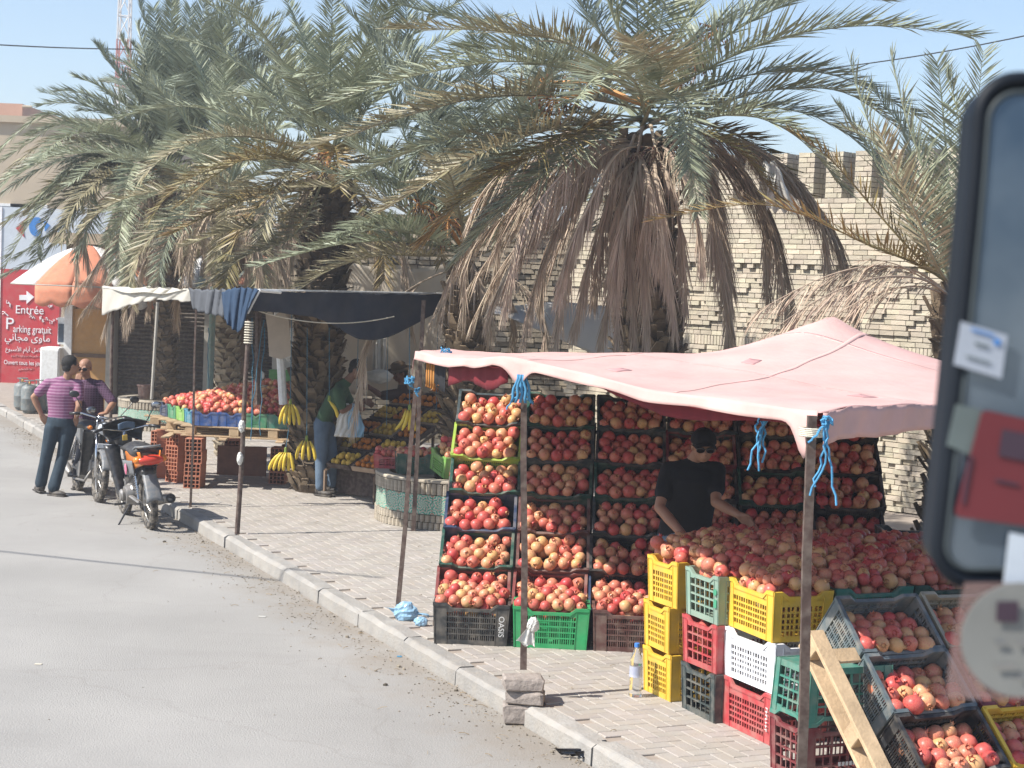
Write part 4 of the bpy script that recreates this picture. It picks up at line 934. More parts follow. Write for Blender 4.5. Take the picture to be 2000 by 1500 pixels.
def hem(u, v):
    p = awn(u, 0) + V(0, 0, -.002); dr_ = .055 + .012 * abs(sin(u * 23)) + (.16 * exp(-((u - .985) / .02) ** 2)) + .10 * exp(-((u - .5) / .028) ** 2) + .14 * exp(-(u / .012) ** 2)
    return p - KN * (.012 + .01 * sin(u * 60) * v + .02 * v) + V(0, 0, -v * dr_ + .01)
B().sheet(hem, 120, 4, .003).build('hem', m_pink_t, parent=at, world=True, smooth=True)
def hem2(u, v):
    p = awn(1, u * .7); dr_ = .13 + .02 * sin(u * 7) + .04 * exp(-(u / .04) ** 2); return p + V(.01 + .01 * sin(u * 70 + v * 3), -.012 - .012 * sin(u * 55) * v, -v * dr_)
B().sheet(hem2, 60, 5, .003).build('hem', m_pink_t, parent=at, world=True, smooth=True)
def hang(a, c, drop, nm, m, off=.03, k=0):
    B().sheet(lambda u, v: (lambda q: q + KN * (off + .012 * sin(u * 30 + k)) - V(0, 0, v * (drop + .03 * sin(u * 8 + k)) + .03))(awn(a + (c - a) * u, 0)), 14, 4, .003).build(nm, m, parent=at, world=True, smooth=True)
hang(.03, .155, .21, 'black_cloth', m_blk, .05); hang(.155, .43, .15, 'red_cloth', m_red_l, .05, 2)
for q in (.052, .066, .080, .094): hang(q, q + .0045, .20, 'stripe', m_stripe, .044)
hang(.60, .98, .07, 'red_cloth', m_red_l, .05, 4)
# roof poles
q = B(); o_ = KN * .10 + V(0, 0, -.05); q.tube([p1t + o_, p2t + o_], .014, 6); q.tube([p2t + o_, p3t + o_ + V(0, 0, .03)], .014, 6); q.build('frame_pole', m_iron, parent=at, world=True)
B().tube([V(3.7, 10.9, 0), V(3.75, 10.85, 2.04)], .03, 6).build('post', m_iron, world=True, label='far right awning post behind the bus mirror', cat='post', group='posts holding the awnings')
# knots and hanging ropes
def ropes(name, c, m, lab, tails, n=7, r=.0055, spread=.05, cat='rope'):
    t = thing(name, lab, cat, c)
    q = B(); 
    for k in range(n):
        a = RR.uniform(0, 6.28); pts = [V(cos(a + i * .7) * spread * RR.uniform(.5, 1), sin(a + i * .7) * spread * RR.uniform(.5, 1), RR.uniform(-1, 1) * spread * .8) for i in range(6)]
        q.tube(pts, r, 5)
    q.build('knot', m, parent=t)
    for L_ in tails:
        pts = [V(RR.uniform(-.5, .5) * spread, RR.uniform(-.5, .5) * spread, 0)]; z = 0; dx = RR.uniform(-.05, .05)
        for i in range(9): z -= L_ / 9; pts.append(V(pts[-1].x * .7 + RR.uniform(-.016, .016) + dx * i / 14, pts[-1].y * .7 + RR.uniform(-.012, .012), z))
        B().tube(pts, r, 5).build('strand', m, parent=t)
    return t
c = D(1016, 752, 10.66)
t = ropes('plastic_strip', c, m_rope, 'bright blue plastic strip knotted round the second awning post', [.12, .16, .10], n=4, spread=.035)
for k in range(5): B().sheet(lambda u, v, k=k: V((k - 2) * .012 + .02 * v * (k - 2) + .006 * sin(v * 9 + k), -.05 - .01 * k % .02, .07 - .18 * v) + V(u * .018, 0, 0), 1, 6, .001).build('strip', m_rope, parent=t, smooth=True)
ropes('rope', D(1490, 800, 8.2), m_rope, 'frayed light blue rope dangling from the awning edge left of the third post', [.30, .26, .30, .24, .12], n=3, spread=.022)
ropes('rope', D(1612, 820, 7.6) + V(0, -.05, 0), m_rope, 'blue rope tied at the top of the third post with long tails', [.10, .30, .38, .34], n=5, spread=.028)
q = B(); [q.tube([p3t + V(cos(a + k) * .052, sin(a + k) * .052, -.09 + k * .008) for a in np.linspace(0, 2 * pi, 13)], .005, 5) for k in range(5)]; q.build('rope', m_tape, world=True, label='pale cord wound round the top of the third post', cat='rope')
ropes('rope', D(800, 742, 13.1), m_rope, 'light blue rope knot at the left awning post', [.06, .05], n=7, spread=.04)
ropes('rope', D(872, 690, 12.9), m_rope, 'blue rope bunched on top of the pink awning near its left end', [.02], n=8, spread=.055)
ropes('rope', D(814, 762, 13.15), m_rope, 'small blue knot just below the left end of the awning', [.05], n=5, spread=.025)
# bricks under post 2, tied bags
m_blk2 = mat('grey_block', (.27, .23, .20), rough=.95, noise=.2, nscale=12, bump=.8, bscale=40, rnd=.1)
for k, (dz, dx, dy, s, a, lb) in enumerate(((-.13, 0, 0, (.24, .16, .12), .1, 'lowest grey concrete block under the kerb-side awning post'), (-.008, .02, .0, (.23, .15, .085), -.18, 'middle cracked block under the kerb-side awning post'), (.079, .0, .01, (.25, .17, .085), .12, 'broken topmost block cradling the foot of the kerb-side awning post'), (-.13, .19, .05, (.12, .15, .11), .3, 'small block fragment beside the stacked blocks in the gutter'))):
    q = B(); q.bbox((0, 0, s[2] / 2), s, bev=.012)
    for i, p in enumerate(q.v): q.v[i] = (p[0] + RR.uniform(-.009, .009), p[1] + RR.uniform(-.009, .009), p[2] + RR.uniform(-.004, .004))
    o = q.build('concrete_block', m_blk2, label=lb, cat='block', group='blocks propping the post' if False else None); o.location = G(1020, 1366) + V(dx - .0, dy - .06, dz); o.rotation_euler.z = a
m_bagb = mat('thin_blue_plastic', (.30, .50, .66), rough=.3, alpha=.8, spec=.6); m_bagw = mat('thin_white_plastic', (.62, .60, .55), rough=.35, alpha=.88, spec=.5); m_bagk = mat('thin_black_plastic', (.015, .015, .018), rough=.25, spec=.6)
def crumple(c, sz, m, lab, cat='plastic bag', seed=0, tail=None, name='plastic_bag'):
    r_ = random.Random(seed); q = B().ball((0, 0, 0), 1, 22, 14); f = [(V(r_.gauss(0, 1), r_.gauss(0, 1), r_.gauss(0, 1)).normalized(), r_.uniform(3, 8), r_.uniform(0, 6)) for _ in range(9)]; vs = []
    for p in q.v:
        p = Vector(p); s = 1 + sum(.075 * abs(sin(d.dot(p) * fr_ + ph)) - .04 for d, fr_, ph in f); vs.append((p.x * s * sz[0], p.y * s * sz[1], p.z * s * sz[2]))
    q.v = vs; t = thing(name, lab, cat, c); q.build('bag', m, parent=t, smooth=False)
    if tail:
        for d in tail: d = Vector(d); B().sheet(lambda u, v, d=d: d * v + V(.5 - u, 0, .3 * (u - .5)) * (.02 + .10 * v) + V(0, .01 * sin(u * 14 + v * 5), .012 * sin(u * 9)), 8, 6, .001).build('loose_end', m, parent=t, smooth=True)
    return t
crumple(p1b + V(.07, -.05, .06), (.085, .06, .075), m_bagb, 'pale blue plastic bag tied round the foot of the left awning post', seed=2, tail=[(.13, -.02, .0), (-.10, 0, .01)])
crumple(G(822, 1222) + V(0, 0, .03), (.05, .04, .035), m_bagb, 'small scrap of blue plastic on the kerb beside the left post', seed=5)
crumple(p2b + V(.05, -.055, .30), (.035, .032, .045), m_bagw, 'dirty white plastic bag knotted round the lower kerb-side post', seed=3, tail=[(-.045, 0, -.13)])
crumple(G(1160, 1488, ROAD) + V(.05, .03, .05), (.065, .055, .065), m_bagk, 'crumpled black plastic bag lying in the gutter', seed=4, tail=[(-.24, .03, -.02), (-.13, -.03, -.02)])
for i, (x, y) in enumerate(((75, 1298), (780, 1283), (512, 1205))):
    c = G(x, y, ROAD) + V(0, 0, .004); B().bbox((0, 0, 0), ((.05, .035, .06)[i], .03, .004), bev=.001).build('litter_scrap', [m_tape, m_rope, m_bagw][i], label=['yellowish scrap of card lying alone on the road at left', 'small blue scrap of plastic in the gutter below the tied bag', 'white paper scrap on the road left of the gutter'][i], cat='litter').location = c
# water bottle
m_pet = mat('clear_plastic', (.85, .90, .95), rough=.05, trans=.9, spec=.5); m_cap = mat('blue_cap', (.05, .20, .60), rough=.4); m_wat = mat('bottle_label', (.55, .60, .78), rough=.4, alpha=.6)
t = thing('water_bottle', 'empty clear water bottle with blue cap standing in front of the yellow stack', 'bottle', G(1240, 1360))
prof = [(.035, 0), (.042, .01)] + [(.042 - .003 * (k % 2), .02 + k * .0105) for k in range(19)] + [(.042, .235), (.030, .275), (.016, .305), (.014, .325)]
B().lathe(prof, n=22).build('body', m_pet, parent=t, smooth=True); B().lathe([(.017, .322), (.017, .345), (.015, .347)], n=16).build('cap', m_cap, parent=t, smooth=40); B().lathe([(.0425, .13), (.0425, .20)], n=22, cap=False).build('label', m_wat, parent=t, smooth=True)
# cut-open fruit and leaves on the heap
m_aril = mat('open_fruit', (.55, .16, .10), rough=.5, noise=.4, nscale=40, col2=(.70, .45, .28))
for i, (x, y) in enumerate(((1490, 1048), (1515, 1052), (1468, 1056))):
    c = D(x, y, 11.25); q = B(); q.ball((0, 0, 0), (.042, .042, .028), 12, 6)
    for k in range(26): a = RR.uniform(0, 6.28); r_ = RR.uniform(0, .034); q.ball((r_ * cos(a), r_ * sin(a), .026), .006, 5, 3)
    o = q.build('cut_pomegranate', m_aril, label=['cut-open pomegranate lying on the back of the heap, middle one', 'cut-open pomegranate on the heap, nearest the third post', 'cut-open pomegranate on the heap, nearest the seller'][i], cat='pomegranate'); o.location = c + V(0, 0, .0); o.rotation_euler = (.7, .2, i)
m_leafg = mat('green_leaf', (.06, .14, .03), rough=.5, rnd=.3)
q = B(); c = back_rim(0, 0) + RX * .16 - NN * .0
for k in range(22): a = RR.uniform(0, 6.28); d = V(cos(a), sin(a) * .4, RR.uniform(-.2, .8)) * RR.uniform(.03, .06); s = V(-d.y, d.x, .3 * d.z).normalized() * .007; o_ = c + V(RR.uniform(-.05, .05), RR.uniform(-.02, .02), RR.uniform(-.02, .03)); q.add([o_, o_ + d * .5 + s, o_ + d, o_ + d * .5 - s], [(0, 1, 2, 3)])
q.build('leafy_twig', m_leafg, world=True, label='small green leafy twig on the lowest tilted crate, left column', cat='twig')
for i, (x, Y_, dx, ht, lb) in enumerate(((3.05, 12.6, .5, .95, 'dark green crate stack standing right of the display near the palm'),)):
    for lv in range(3): crate('slit', (.5, .36, .30), ['black', 'dgreen', 'charcoal'][lv], axes(RX, RY, V(0, 0, 1), V(x, Y_, lv * .302)), ['bottom', 'middle', 'top'][lv] + ' dark crate of the stack right of the display, beside the palm', 'dark crates beside the right palm')

# ================================================================== LEFT STALL
m_navy = mat('navy_tarp', (.022, .027, .042), rough=.75, noise=.2, nscale=2, bump=.2, bscale=15, dust=.06); m_cream = mat('cream_sheet', (.60, .57, .50), rough=.85, noise=.06, nscale=2, tl=.25, dust=.12); m_gcl = mat('grey_cloth', (.085, .09, .10), rough=.9, noise=.1, bump=.3, bscale=20); m_bcl = mat('denim_blue_cloth', (.022, .045, .085), rough=.9, noise=.15, bump=.4, bscale=20)
A_ = G(372, 990); Bp = G(463, 1043); Cp = D(812, 905, 17.6); Cp.z = 0; Dp = K0 + KD * 13.24 + KN * .1
ctop = 2.42
post(A_, V(A_.x + .0, A_.y, ctop), .017, 'thin dark steel pole at the front left of the left fruit table', m_iron)
Bt = D(487, 625, 17.0)
post(Bp, Bt, .026, 'leaning bent pole with white tape in front of the left fruit table', m_iron, False)
post(Cp, V(Cp.x + .02, Cp.y, ctop), .032, 'dark post behind the left end of the pink awning', m_iron)
post(Dp, V(Dp.x, Dp.y, 2.2), .024, 'black pole under the corner of the white sheet, behind the bald man', m_iron, False)
q = B(); [q.tube([Bt + (Bp - Bt) * (k * .012 + .01) + V(cos(a) * .04, sin(a) * .04, 0) for a in np.linspace(0, 6.28, 10)], .008, 4) for k in range(9)]
q.build('cord', m_tape, world=True, label='white cord wound round the top of the leaning pole', cat='rope')
for py_, lb in ((832, 'white tape tied halfway up the leaning pole'), (895, 'white tape wrapped low on the leaning pole below the crates')):
    c = Bt.lerp(Bp, (py_ - 625) / 418.); crumple(c + V(-.01, -.03, 0), (.03, .03, .06), m_bagw, lb, cat='tape', seed=py_, name='tape')
ct = thing('canopy', 'patched cloth canopy of cream, grey and navy sheets over the left fruit table', 'awning', V(A_.x, A_.y + 1, ctop))
def pz(px, py, Y): return D(px, py, Y)
def strip(name, m, tops, bots, th=.004, n=40, nv=10, wav=.01, smooth=True, fold=0.):
    """sheet between an upper and a lower line of world points"""
    def fn(u, v):
        a = cr(tops, u); c = cr(bots, u); p = a.lerp(c, v); f = sin(u * 37 + v * 3) * wav + sin(u * 83 + v * 7) * wav * .5
        return p + V(0, f + fold * sin(u * 26) * (.3 + v), f * .4)
    return B().sheet(fn, n, nv, th).build(name, m, parent=ct, world=True, smooth=smooth)
# roof over the table
def roof(name, m, f0, f1, b1, b0, sagz=.08, n=24, wav=.012):
    def fn(u, v): p = f0.lerp(f1, u).lerp(b0.lerp(b1, u), v); return p + V(0, 0, -sagz * 4 * u * (1 - u) * (.5 + .5 * sin(v * pi)) + wav * sin(u * 15 + v * 11))
    return B().sheet(fn, n, n, .004).build(name, m, parent=ct, world=True, smooth=True)
f_l = D(200, 562, 22.6); f_m = D(372, 566, 18.95); f_r = D(490, 568, 17.05); b_l = D(330, 560, 25.2); b_m = D(560, 566, 22.5); b_r = D(905, 576, 18.9)
roof('cream_sheet', m_cream, f_l, f_m, b_m, b_l, .10); roof('navy_sheet', m_navy, f_m + V(0, 0, -.01), f_r + V(0, 0, -.01), b_r, b_m, .10)
strip('cream_sheet', m_cream, [D(200, 559, 22.6), D(270, 562, 21.2), D(330, 563, 19.9), D(373, 565, 18.9)], [D(199, 616, 22.6), D(255, 596, 21.4), D(310, 586, 20.3), D(374, 590, 18.95)], wav=.02, n=40)
strip('grey_sheet', m_gcl, [D(368, 563, 18.85), D(400, 566, 18.3), D(430, 565, 17.9), D(455, 566, 17.5)], [D(376, 602, 18.85), D(400, 612, 18.3), D(430, 617, 17.9), D(455, 618, 17.5)], wav=.02, fold=.02)
strip('blue_drape', m_bcl, [D(432, 572, 17.5), D(455, 563, 17.3), D(480, 562, 17.1), D(506, 565, 16.95)], [D(438, 622, 17.4), D(452, 640, 17.2), D(470, 646, 17.05), D(487, 598, 16.9)], wav=.016, fold=.025, nv=16)
strip('navy_sheet', m_navy, [D(487, 570, 17.05), D(600, 571, 17.4), D(750, 573, 18.0), D(906, 576, 18.8)], [D(492, 606, 17.1), D(620, 622, 17.5), D(735, 664, 17.9), D(903, 582, 18.8)], wav=.008, nv=14, n=60)
B().tube([D(500, 566, 17.0), D(906, 574, 18.85)], .012, 6).build('edge_pole', m_whitep, parent=ct, world=True)
B().tube([D(484, 612, 17.0), D(507, 568, 16.95)], .012, 5).build('edge_pole', m_whitep, parent=ct, world=True); B().tube([D(506, 567, 16.95), D(548, 571, 17.2)], .018, 5).build('edge_pole', m_whitep, parent=ct, world=True)
B().tube(sag(D(500, 606, 17.2), D(770, 618, 17.9), .10), .006, 5).build('line', m_tape, parent=ct, world=True)
# beige tarpaulins behind
m_tarp = mat('beige_tarp', (.64, .57, .47), rough=.5, spec=.4, noise=.08, nscale=1.5, bump=.3, bscale=6, tl=.5); m_gtarp = mat('shiny_grey_tarp', (.52, .50, .47), rough=.28, spec=.6, noise=.06, nscale=2, bump=.3, bscale=7, tl=.3)
tp_ = thing('tarpaulin', 'large beige tarpaulin hung behind the citrus stand between the palm trunks', 'tarpaulin', D(770, 720, 21.8))
B().sheet(lambda u, v: (lambda p: p + V(0, .05 * sin(u * 9 + v * 4) + .025 * sin(u * 23), -.06 * sin(u * pi) * (1 - v)))(D(655 + 250 * u, 505 + 12 * sin(u * 3) + 260 * v, 21.8)), 40, 26, .004).build('sheet', m_tarp, parent=tp_, world=True, smooth=True)
B().sheet(lambda u, v: (lambda p: p + V(0, .03 * sin(u * 12), 0))(D(728 + 26 * u, 650 + 80 * v, 21.6)), 8, 8, .003).build('plastic_patch', m_bagw, parent=tp_, world=True, smooth=True)
tg = thing('tarpaulin', 'shiny grey plastic sheet slung behind the hanging dead fronds', 'tarpaulin', D(1080, 650, 19.5))
def gt(u, v):
    top = D(945 + 275 * u, 597 - 4 * sin(u * pi) + 3 * sin(u * 9), 19.5); bot = D(948 + 272 * u, 612 + 22 * u + 95 * max(0, u - .12) ** 1.0, 19.3); p = top.lerp(bot, v); return p + V(0, .06 * sin(u * 5 + v * 3) + .02 * sin(u * 17), 0)
B().sheet(gt, 44, 16, .004).build('sheet', m_gtarp, parent=tg, world=True, smooth=True)

# table of pallets on hollow bricks
m_hb = mat('hollow_brick', (.46, .17, .095), rough=.88, noise=.12, nscale=8, rnd=.08, dust=.2)
def hollow():
    q = B(); L_, Wd, Hh = .30, .20, .15; nx, nz, th = 4, 3, .010     # holes run along x, shown on the (y,z) end faces
    for k in range(nx + 1): y = -Wd / 2 + th / 2 + k * (Wd - th) / nx; q.box((0, y, Hh / 2), (L_, th, Hh))
    for k in range(nz + 1): z = th / 2 + k * (Hh - th) / nz; q.box((0, 0, z), (L_ - .002, Wd - .002, th - .001))
    for y in (-1, 1):
        for k in range(5): q.box((0, y * Wd / 2, .02 + k * .0275), (L_, .003, .004))
    return q.mesh('hollow_brick', m_hb)
hbm = hollow()
HB = 'hollow bricks under the left fruit table'
def hb(c, rz, lab): put(hbm, 'hollow_brick', Matrix.Translation(c) @ Matrix.Rotation(rz, 4, 'Z'), label=lab, cat='brick', group=HB)
lv4 = ['lowest', 'second', 'third', 'topmost']
tz = .62
for n, (px, py, rz, cnt, ds) in enumerate(((381, 951, R(88), 4, 'front left brick pile with its holes to the street'), (350, 940, R(60), 4, 'leaning middle pile at the left of the fruit table'), (327, 932, R(15), 4, 'left pile showing smooth orange sides'), (314, 905, R(80), 3, 'rear left pile in shade'), (545, 943, R(88), 3, 'right brick pile in the shade'), (570, 935, R(80), 3, 'rear right pile beside the bananas'), (455, 925, R(85), 3, 'dark centre pile beneath the pallets'))):
    p = G(px, py)
    for k in range(cnt): hb(p + V(RR.uniform(-.008, .008), RR.uniform(-.01, .01) + .14 * 0, k * .152), rz + RR.uniform(-.04, .04), '%s hollow orange brick of the %s' % (lv4[k], ds))
m_dustb = mat('brown_board', (.17, .085, .06), rough=.9, noise=.2)
B().box2(D(425, 870, 21.3) * 1.0, D(520, 930, 21.35)).build('board', m_dustb, world=True, label='red-brown board standing in the dark under the left pallet table', cat='board')
tl_ = thing('pallet_table', 'wooden pallets laid on hollow bricks as a table for the left fruit heap', 'table', G(470, 940))
fl = V(-3.95, 20.55, 0); fr_ = V(-2.28, 20.45, 0); blk = V(-4.75, 21.9, 0); brk = V(-3.0, 22.1, 0)
fu = (fr_ - fl).normalized(); fd = (blk - fl).normalized(); fang = atan2(fu.y, fu.x)
for lvl in (tz, tz + .115):
    for k in range(6): c = (fl + fr_) / 2 + fd * (.06 + k * .28); B().bbox((c.x, c.y, lvl + .01), (1.75, .10, .02), Matrix.Rotation(fang, 3, 'Z'), bev=.004).build('plank', m_wood, parent=tl_, world=True)
for a in (.08, .62, 1.1, 1.6):
    for b__ in (.06, .75, 1.4): c = fl + fu * a + fd * b__; B().bbox((c.x, c.y, tz + .068), (.12, .09, .09), Matrix.Rotation(fang, 3, 'Z'), bev=.004).build('block', m_wood, parent=tl_, world=True)
for a in (.1, .8, 1.5): c = fl + fu * a + fd * .7; B().bbox((c.x, c.y, tz - .012), (.1, 1.5, .02), Matrix.Rotation(fang + .1, 3, 'Z'), bev=.004).build('plank', m_wood, parent=tl_, world=True)
zc = tz + .137
GL = 'crates edging the left fruit table'
for i, (x0, x1, cn, lb) in enumerate(((372, 424, 'blue', 'blue crate third from the left pole along the table front'), (425, 474, 'blue', 'royal blue crate in the middle of the left table front'), (475, 519, 'mgreen', 'mid green crate right of the blue ones on the left table'), (520, 566, 'bgreen', 'dark bottle-green crate at the right end of the left table'))):
    a = D(x0, 845, 20.5); c = D(x1, 845, 20.45); wd = (c.x - a.x); m_ = V((a.x + c.x) / 2, 20.52 + .15, zc); crate('slit', (round(wd, 2), .3, .17), cn, Matrix.Translation(m_), lb, GL)
ld = (V(-4.62, 21.75, 0) - V(-3.98, 20.62, 0)).normalized()
for i, (cn, lb) in enumerate((('teal', 'teal crate at the front left corner of the left table'), ('lime', 'lime green crate second from the corner on the table side'), ('mgreen', 'mid green crate third from the corner on the table side'), ('navy', 'dark navy crate at the rear left of the left table'))):
    c = V(-3.93, 20.72, zc) + ld * (.13 + i * .33); n_ = V(ld.y, -ld.x, 0); crate('lattice' if i < 3 else 'open', (.32, .26, .17), cn, axes(ld, V(-ld.y, ld.x, 0), V(0, 0, 1), c + n_ * .14), lb, GL)
hp2 = [V(-3.84, 20.70, 0), V(-2.27, 20.55, 0), V(-2.2, 21.6, 0), V(-3.1, 22.2, 0), V(-4.52, 21.95, 0)]
heap(hp2, zc + .17, .17, .088, 'red pomegranate in the sunlit heap on the left pallet table', 'pomegranates heaped on the left table', .048, layers=3, bump=lambda p: .17 * exp(-((p.x + 3.05) ** 2 / .35 + (p.y - 21.5) ** 2 / .16)))

# bits behind: green-white pole, scale, boxes
B().tube([D(543, 610, 20.2), D(553, 790, 20.2)], .05, 8).build('white_pole', m_whitep, world=True, label='peeling white wooden pole hung with a paper bag, behind the left table', cat='pole')
m_paper = mat('paper_bag', (.50, .42, .34), rough=.8, noise=.06); t = thing('paper_bag', 'pile of flat pale bags hooked on the white pole', 'bag', D(544, 660, 20.0))
q = B(); q.prism([(-.16, .28), (-.10, .34), (-.06, .26), (.06, .34), (.12, .20), (.16, -.20), (.04, -.25), (-.10, -.22), (-.13, .1)], .03, rot=Matrix.Rotation(R(90), 3, 'X')); q.build('bag', m_paper, parent=t)
m_scale = mat('scale_metal', (.35, .34, .32), rough=.4, metal=.5); t = thing('hanging_scale', 'small white hanging scale among the blue ropes over the left heap', 'scale', D(507, 733, 20.3))
B().lathe([(.06, -.03), (.06, .03)], axis=(0, -1, 0), n=16).build('dial', m_scale, parent=t); B().lathe([(.02, -.16), (.09, -.13), (.10, -.12)], n=16).build('pan', m_scale, parent=t); B().tube([V(0, 0, .06), V(0, 0, .6)], .004, 4).build('chain', m_rope, parent=t)
m_grn = mat('green_panel', (.10, .28, .10), rough=.6, dust=.2); t = thing('market_cabinet', 'green and white metal cabinet standing behind the left stall', 'cabinet', D(545, 790, 24)); p0, p1 = bx(527, 575, 722, 748, 24); B().box2(p0, p1).build('green_panel', m_grn, parent=t, world=True)
p0, p1 = bx(529, 573, 749, 800, 24); B().box2(p0, p1).build('body', m_scale, parent=t, world=True)
p0, p1 = bx(534, 572, 640, 722, 24.2); B().box2(p0, p1).build('glass_case', m_gtarp, parent=t, world=True)
B().tube([D(417, 560, 23.2), D(409, 790, 23.2)], .045, 8).build('green_pole', mat('pole_green_paint', (.16, .24, .22), rough=.7, dust=.3), world=True, label='green-grey painted pole left of the scaly palm trunk', cat='pole')
B().tube([D(308, 590, 26), D(296, 780, 26)], .025, 6).build('thin_pole', m_post, world=True, label='thin pale pole leaning before the left palm trunk', cat='pole')
B().tube([D(505, 570, 19.5), D(503, 790, 19.5)], .04, 6).build('dark_pole', m_iron, world=True, label='dark pole behind the leaning taped pole', cat='pole')
for x0, y0, x1, y1, lb in ((514, 625, 489, 830, 'blue cord dangling left over the left heap'), (516, 640, 508, 850, 'blue cord with loops hanging in front of the green crate'), (494, 620, 492, 860, 'long blue cord beside the leaning pole'), (408, 640, 406, 770, 'blue cord along the green-grey pole')):
    a = D(x0, y0, 19.2 if x0 > 450 else 23); c = D(x1, y1, 19.2 if x0 > 450 else 23); pts = [a.lerp(c, k / 9) + V(RR.uniform(-.015, .015), 0, 0) for k in range(10)]
    B().tube(pts, .0055, 5).build('cord', m_cord, world=True, label=lb, cat='rope', group='blue cords over the left heap')

# bananas on strings
m_ban = mat('banana_skin', (.60, .42, .035), rough=.5, noise=.15, nscale=9, col2=(.66, .50, .07), rnd=.08); m_bst = mat('banana_stem', (.20, .26, .05), rough=.6)
def bananas(px, py, Y, n, Lpx, top_px, top_py, lab, curve=1., spread=.9, lean=0.):
    c = D(px, py, Y); t = thing('banana_bunch', lab, 'bananas', c, group='banana bunches hung on strings'); L_ = Lpx * Y / F
    B().lathe([(.010, -.03), (.018, -.02), (.016, .03), (.008, .04)], n=8).build('stalk', m_bst, parent=t)
    for k in range(n):
        a = (k - (n - 1) / 2) / max(1, n - 1) * 2 if n > 1 else 0; q = B(); pts = []; rs = []
        for i in range(11):
            s = i / 10; bend = curve * .28 * sin(s * pi) ; x = a * .045 * spread + (a * .35 * spread + lean) * L_ * s + bend * L_ * .25 * (1 if a >= 0 else -1) * abs(a) + lean * bend * L_ * .7; y = -.02 - .03 * (1 - abs(a)) * sin(s * pi) - .012 * (k % 2)
            pts.append(V(x, y, -.02 - s * L_)); rs.append(.006 + .014 * min(1, s * 4) * (1 if s < .85 else max(.25, (1 - s) / .15)))
        q.tube(pts, rs, 7, up=(0, 1, 0)); q.build('banana', m_ban, parent=t, smooth=True)
    if top_px: B().tube([c + V(0, 0, .03), D(top_px, top_py, Y)], .0045, 5).build('cord', m_cord, world=True, label='blue string holding the ' + lab.split(',')[0], cat='rope')
bananas(567, 786, 19.3, 5, 40, 570, 600, 'banana bunch hanging highest, right of the left fruit heap'); bananas(558, 880, 19.3, 6, 36, 565, 830, 'banana bunch hanging lowest, under another on the same string', lean=-.2, spread=1.2)
bananas(599, 857, 19.4, 4, 38, 600, 640, 'banana bunch hanging beside the knee of the green-shirted man'); bananas(643, 779, 19.2, 1, 32, 643, 640, 'single curved banana hanging before the green-shirted man', curve=1.5, lean=.55)
bananas(800, 797, 18.3, 4, 40, 800, 640, 'greenish banana bunch hanging by the left awning post', curve=-1.2, lean=-.15)
for x0, y1 in ((718, 780), (758, 830), (700, 760), (855, 800)): B().tube([D(x0, 640, 19), D(x0 - 3, y1, 19)], .003, 4).build('cord', m_cord, world=True, label='thin string hanging from the navy sheet at %s' % {718: 'the tarpaulin patch', 758: 'the right of the patch', 700: 'the bent man', 855: 'the palm trunk'}[x0], cat='rope')

# citrus stand
m_or = mat('orange_peel', (.58, .19, .025), rough=.5, rnd=.12, noise=.1, bump=.2, bscale=200); m_le = mat('lemon_peel', (.60, .38, .06), rough=.5, rnd=.12, noise=.1); m_tray = mat('tray_dark', (.05, .03, .025), rough=.7, dust=.2); m_trp = mat('tray_paper', (.36, .26, .18), rough=.8)
orb = B().ball((0, 0, 0), 1, 9, 6).mesh('orange', m_or, smooth=True); leb = B().ball((0, 0, 0), (1, 1, 1.12), 9, 6).mesh('yellow_citrus', m_le, smooth=True)
cst = thing('citrus_stand', 'dark sloping stand holding trays of oranges and yellow fruit', 'stand', V(-1.2, 20.2, 0))
va = V(.22, .27, .16); vb = V(.31, -.25, 0).normalized(); na = va.cross(vb); na = na if na.z > 0 else -na; na.normalize(); va_n = va.normalized(); O0 = V(-1.60, 19.85, .43)
def qd(p): return P(p)
trn = 0
TR = [(0, j) for j in range(0, 6)] + [(1, j) for j in range(0, 7)] + [(2, j) for j in range(1, 5)]
tname = {0: 'right', 1: 'middle', 2: 'left'}; 
for i, j in TR:
    c = O0 - vb * (i * .41) + va * j * 1.02 + (V(.05, 0, 0) if i == 2 else V(0, 0, 0)); M_ = axes(vb, na.cross(vb), na, c); or_ = (i + j) % 2 == 0 or j > 3
    t = put(B().box((0, 0, .004), (.36, .34, .008)).box((0, -.17, .03), (.36, .012, .06)).box((0, .17, .03), (.36, .012, .06)).box((-.18, 0, .03), (.012, .35, .06)).box((.18, 0, .03), (.012, .35, .06)).mesh('fruit_tray', m_tray if (i + j) % 3 else m_trp), 'fruit_tray', M_, label='tray of %s fruit, %s from the bottom in the %s column of the citrus stand' % ('orange' if or_ else 'yellow', ORD[j], tname[i]), cat='tray', group='trays on the citrus stand')
    for y in range(3):
        for x in range(4):
            p = M_ @ V(-.125 + x * .083 + RR.uniform(-.012, .012), -.11 + y * .085 + RR.uniform(-.01, .01), .045 + (.04 if (x in (1, 2) and y == 1) else 0) + RR.uniform(0, .015)); s = .036 * RR.uniform(.9, 1.1)
            put(orb if or_ else leb, 'orange' if or_ else 'yellow_citrus', Matrix.Translation(p) @ Matrix.Diagonal((s, s, s, 1)), label='%s, %s from left in the %s row, %s tray up, %s column' % ('orange' if or_ else 'yellow citrus', ORD[x], ('front', 'middle', 'back')[y], ORD[j], tname[i]), cat='orange' if or_ else 'citrus fruit', group='citrus fruit on the stand')
for s in (-.62, .2): a = O0 + vb * s - na * .03 - va_n * .2; c = a + va_n * 2.1; q = B(); q.tube([a, c], .02, 4); q.tube([a, V(a.x, a.y, 0)], .02, 4); q.tube([c, V(c.x, c.y, 0)], .02, 4); q.build('leg', m_dwood, parent=cst, world=True)
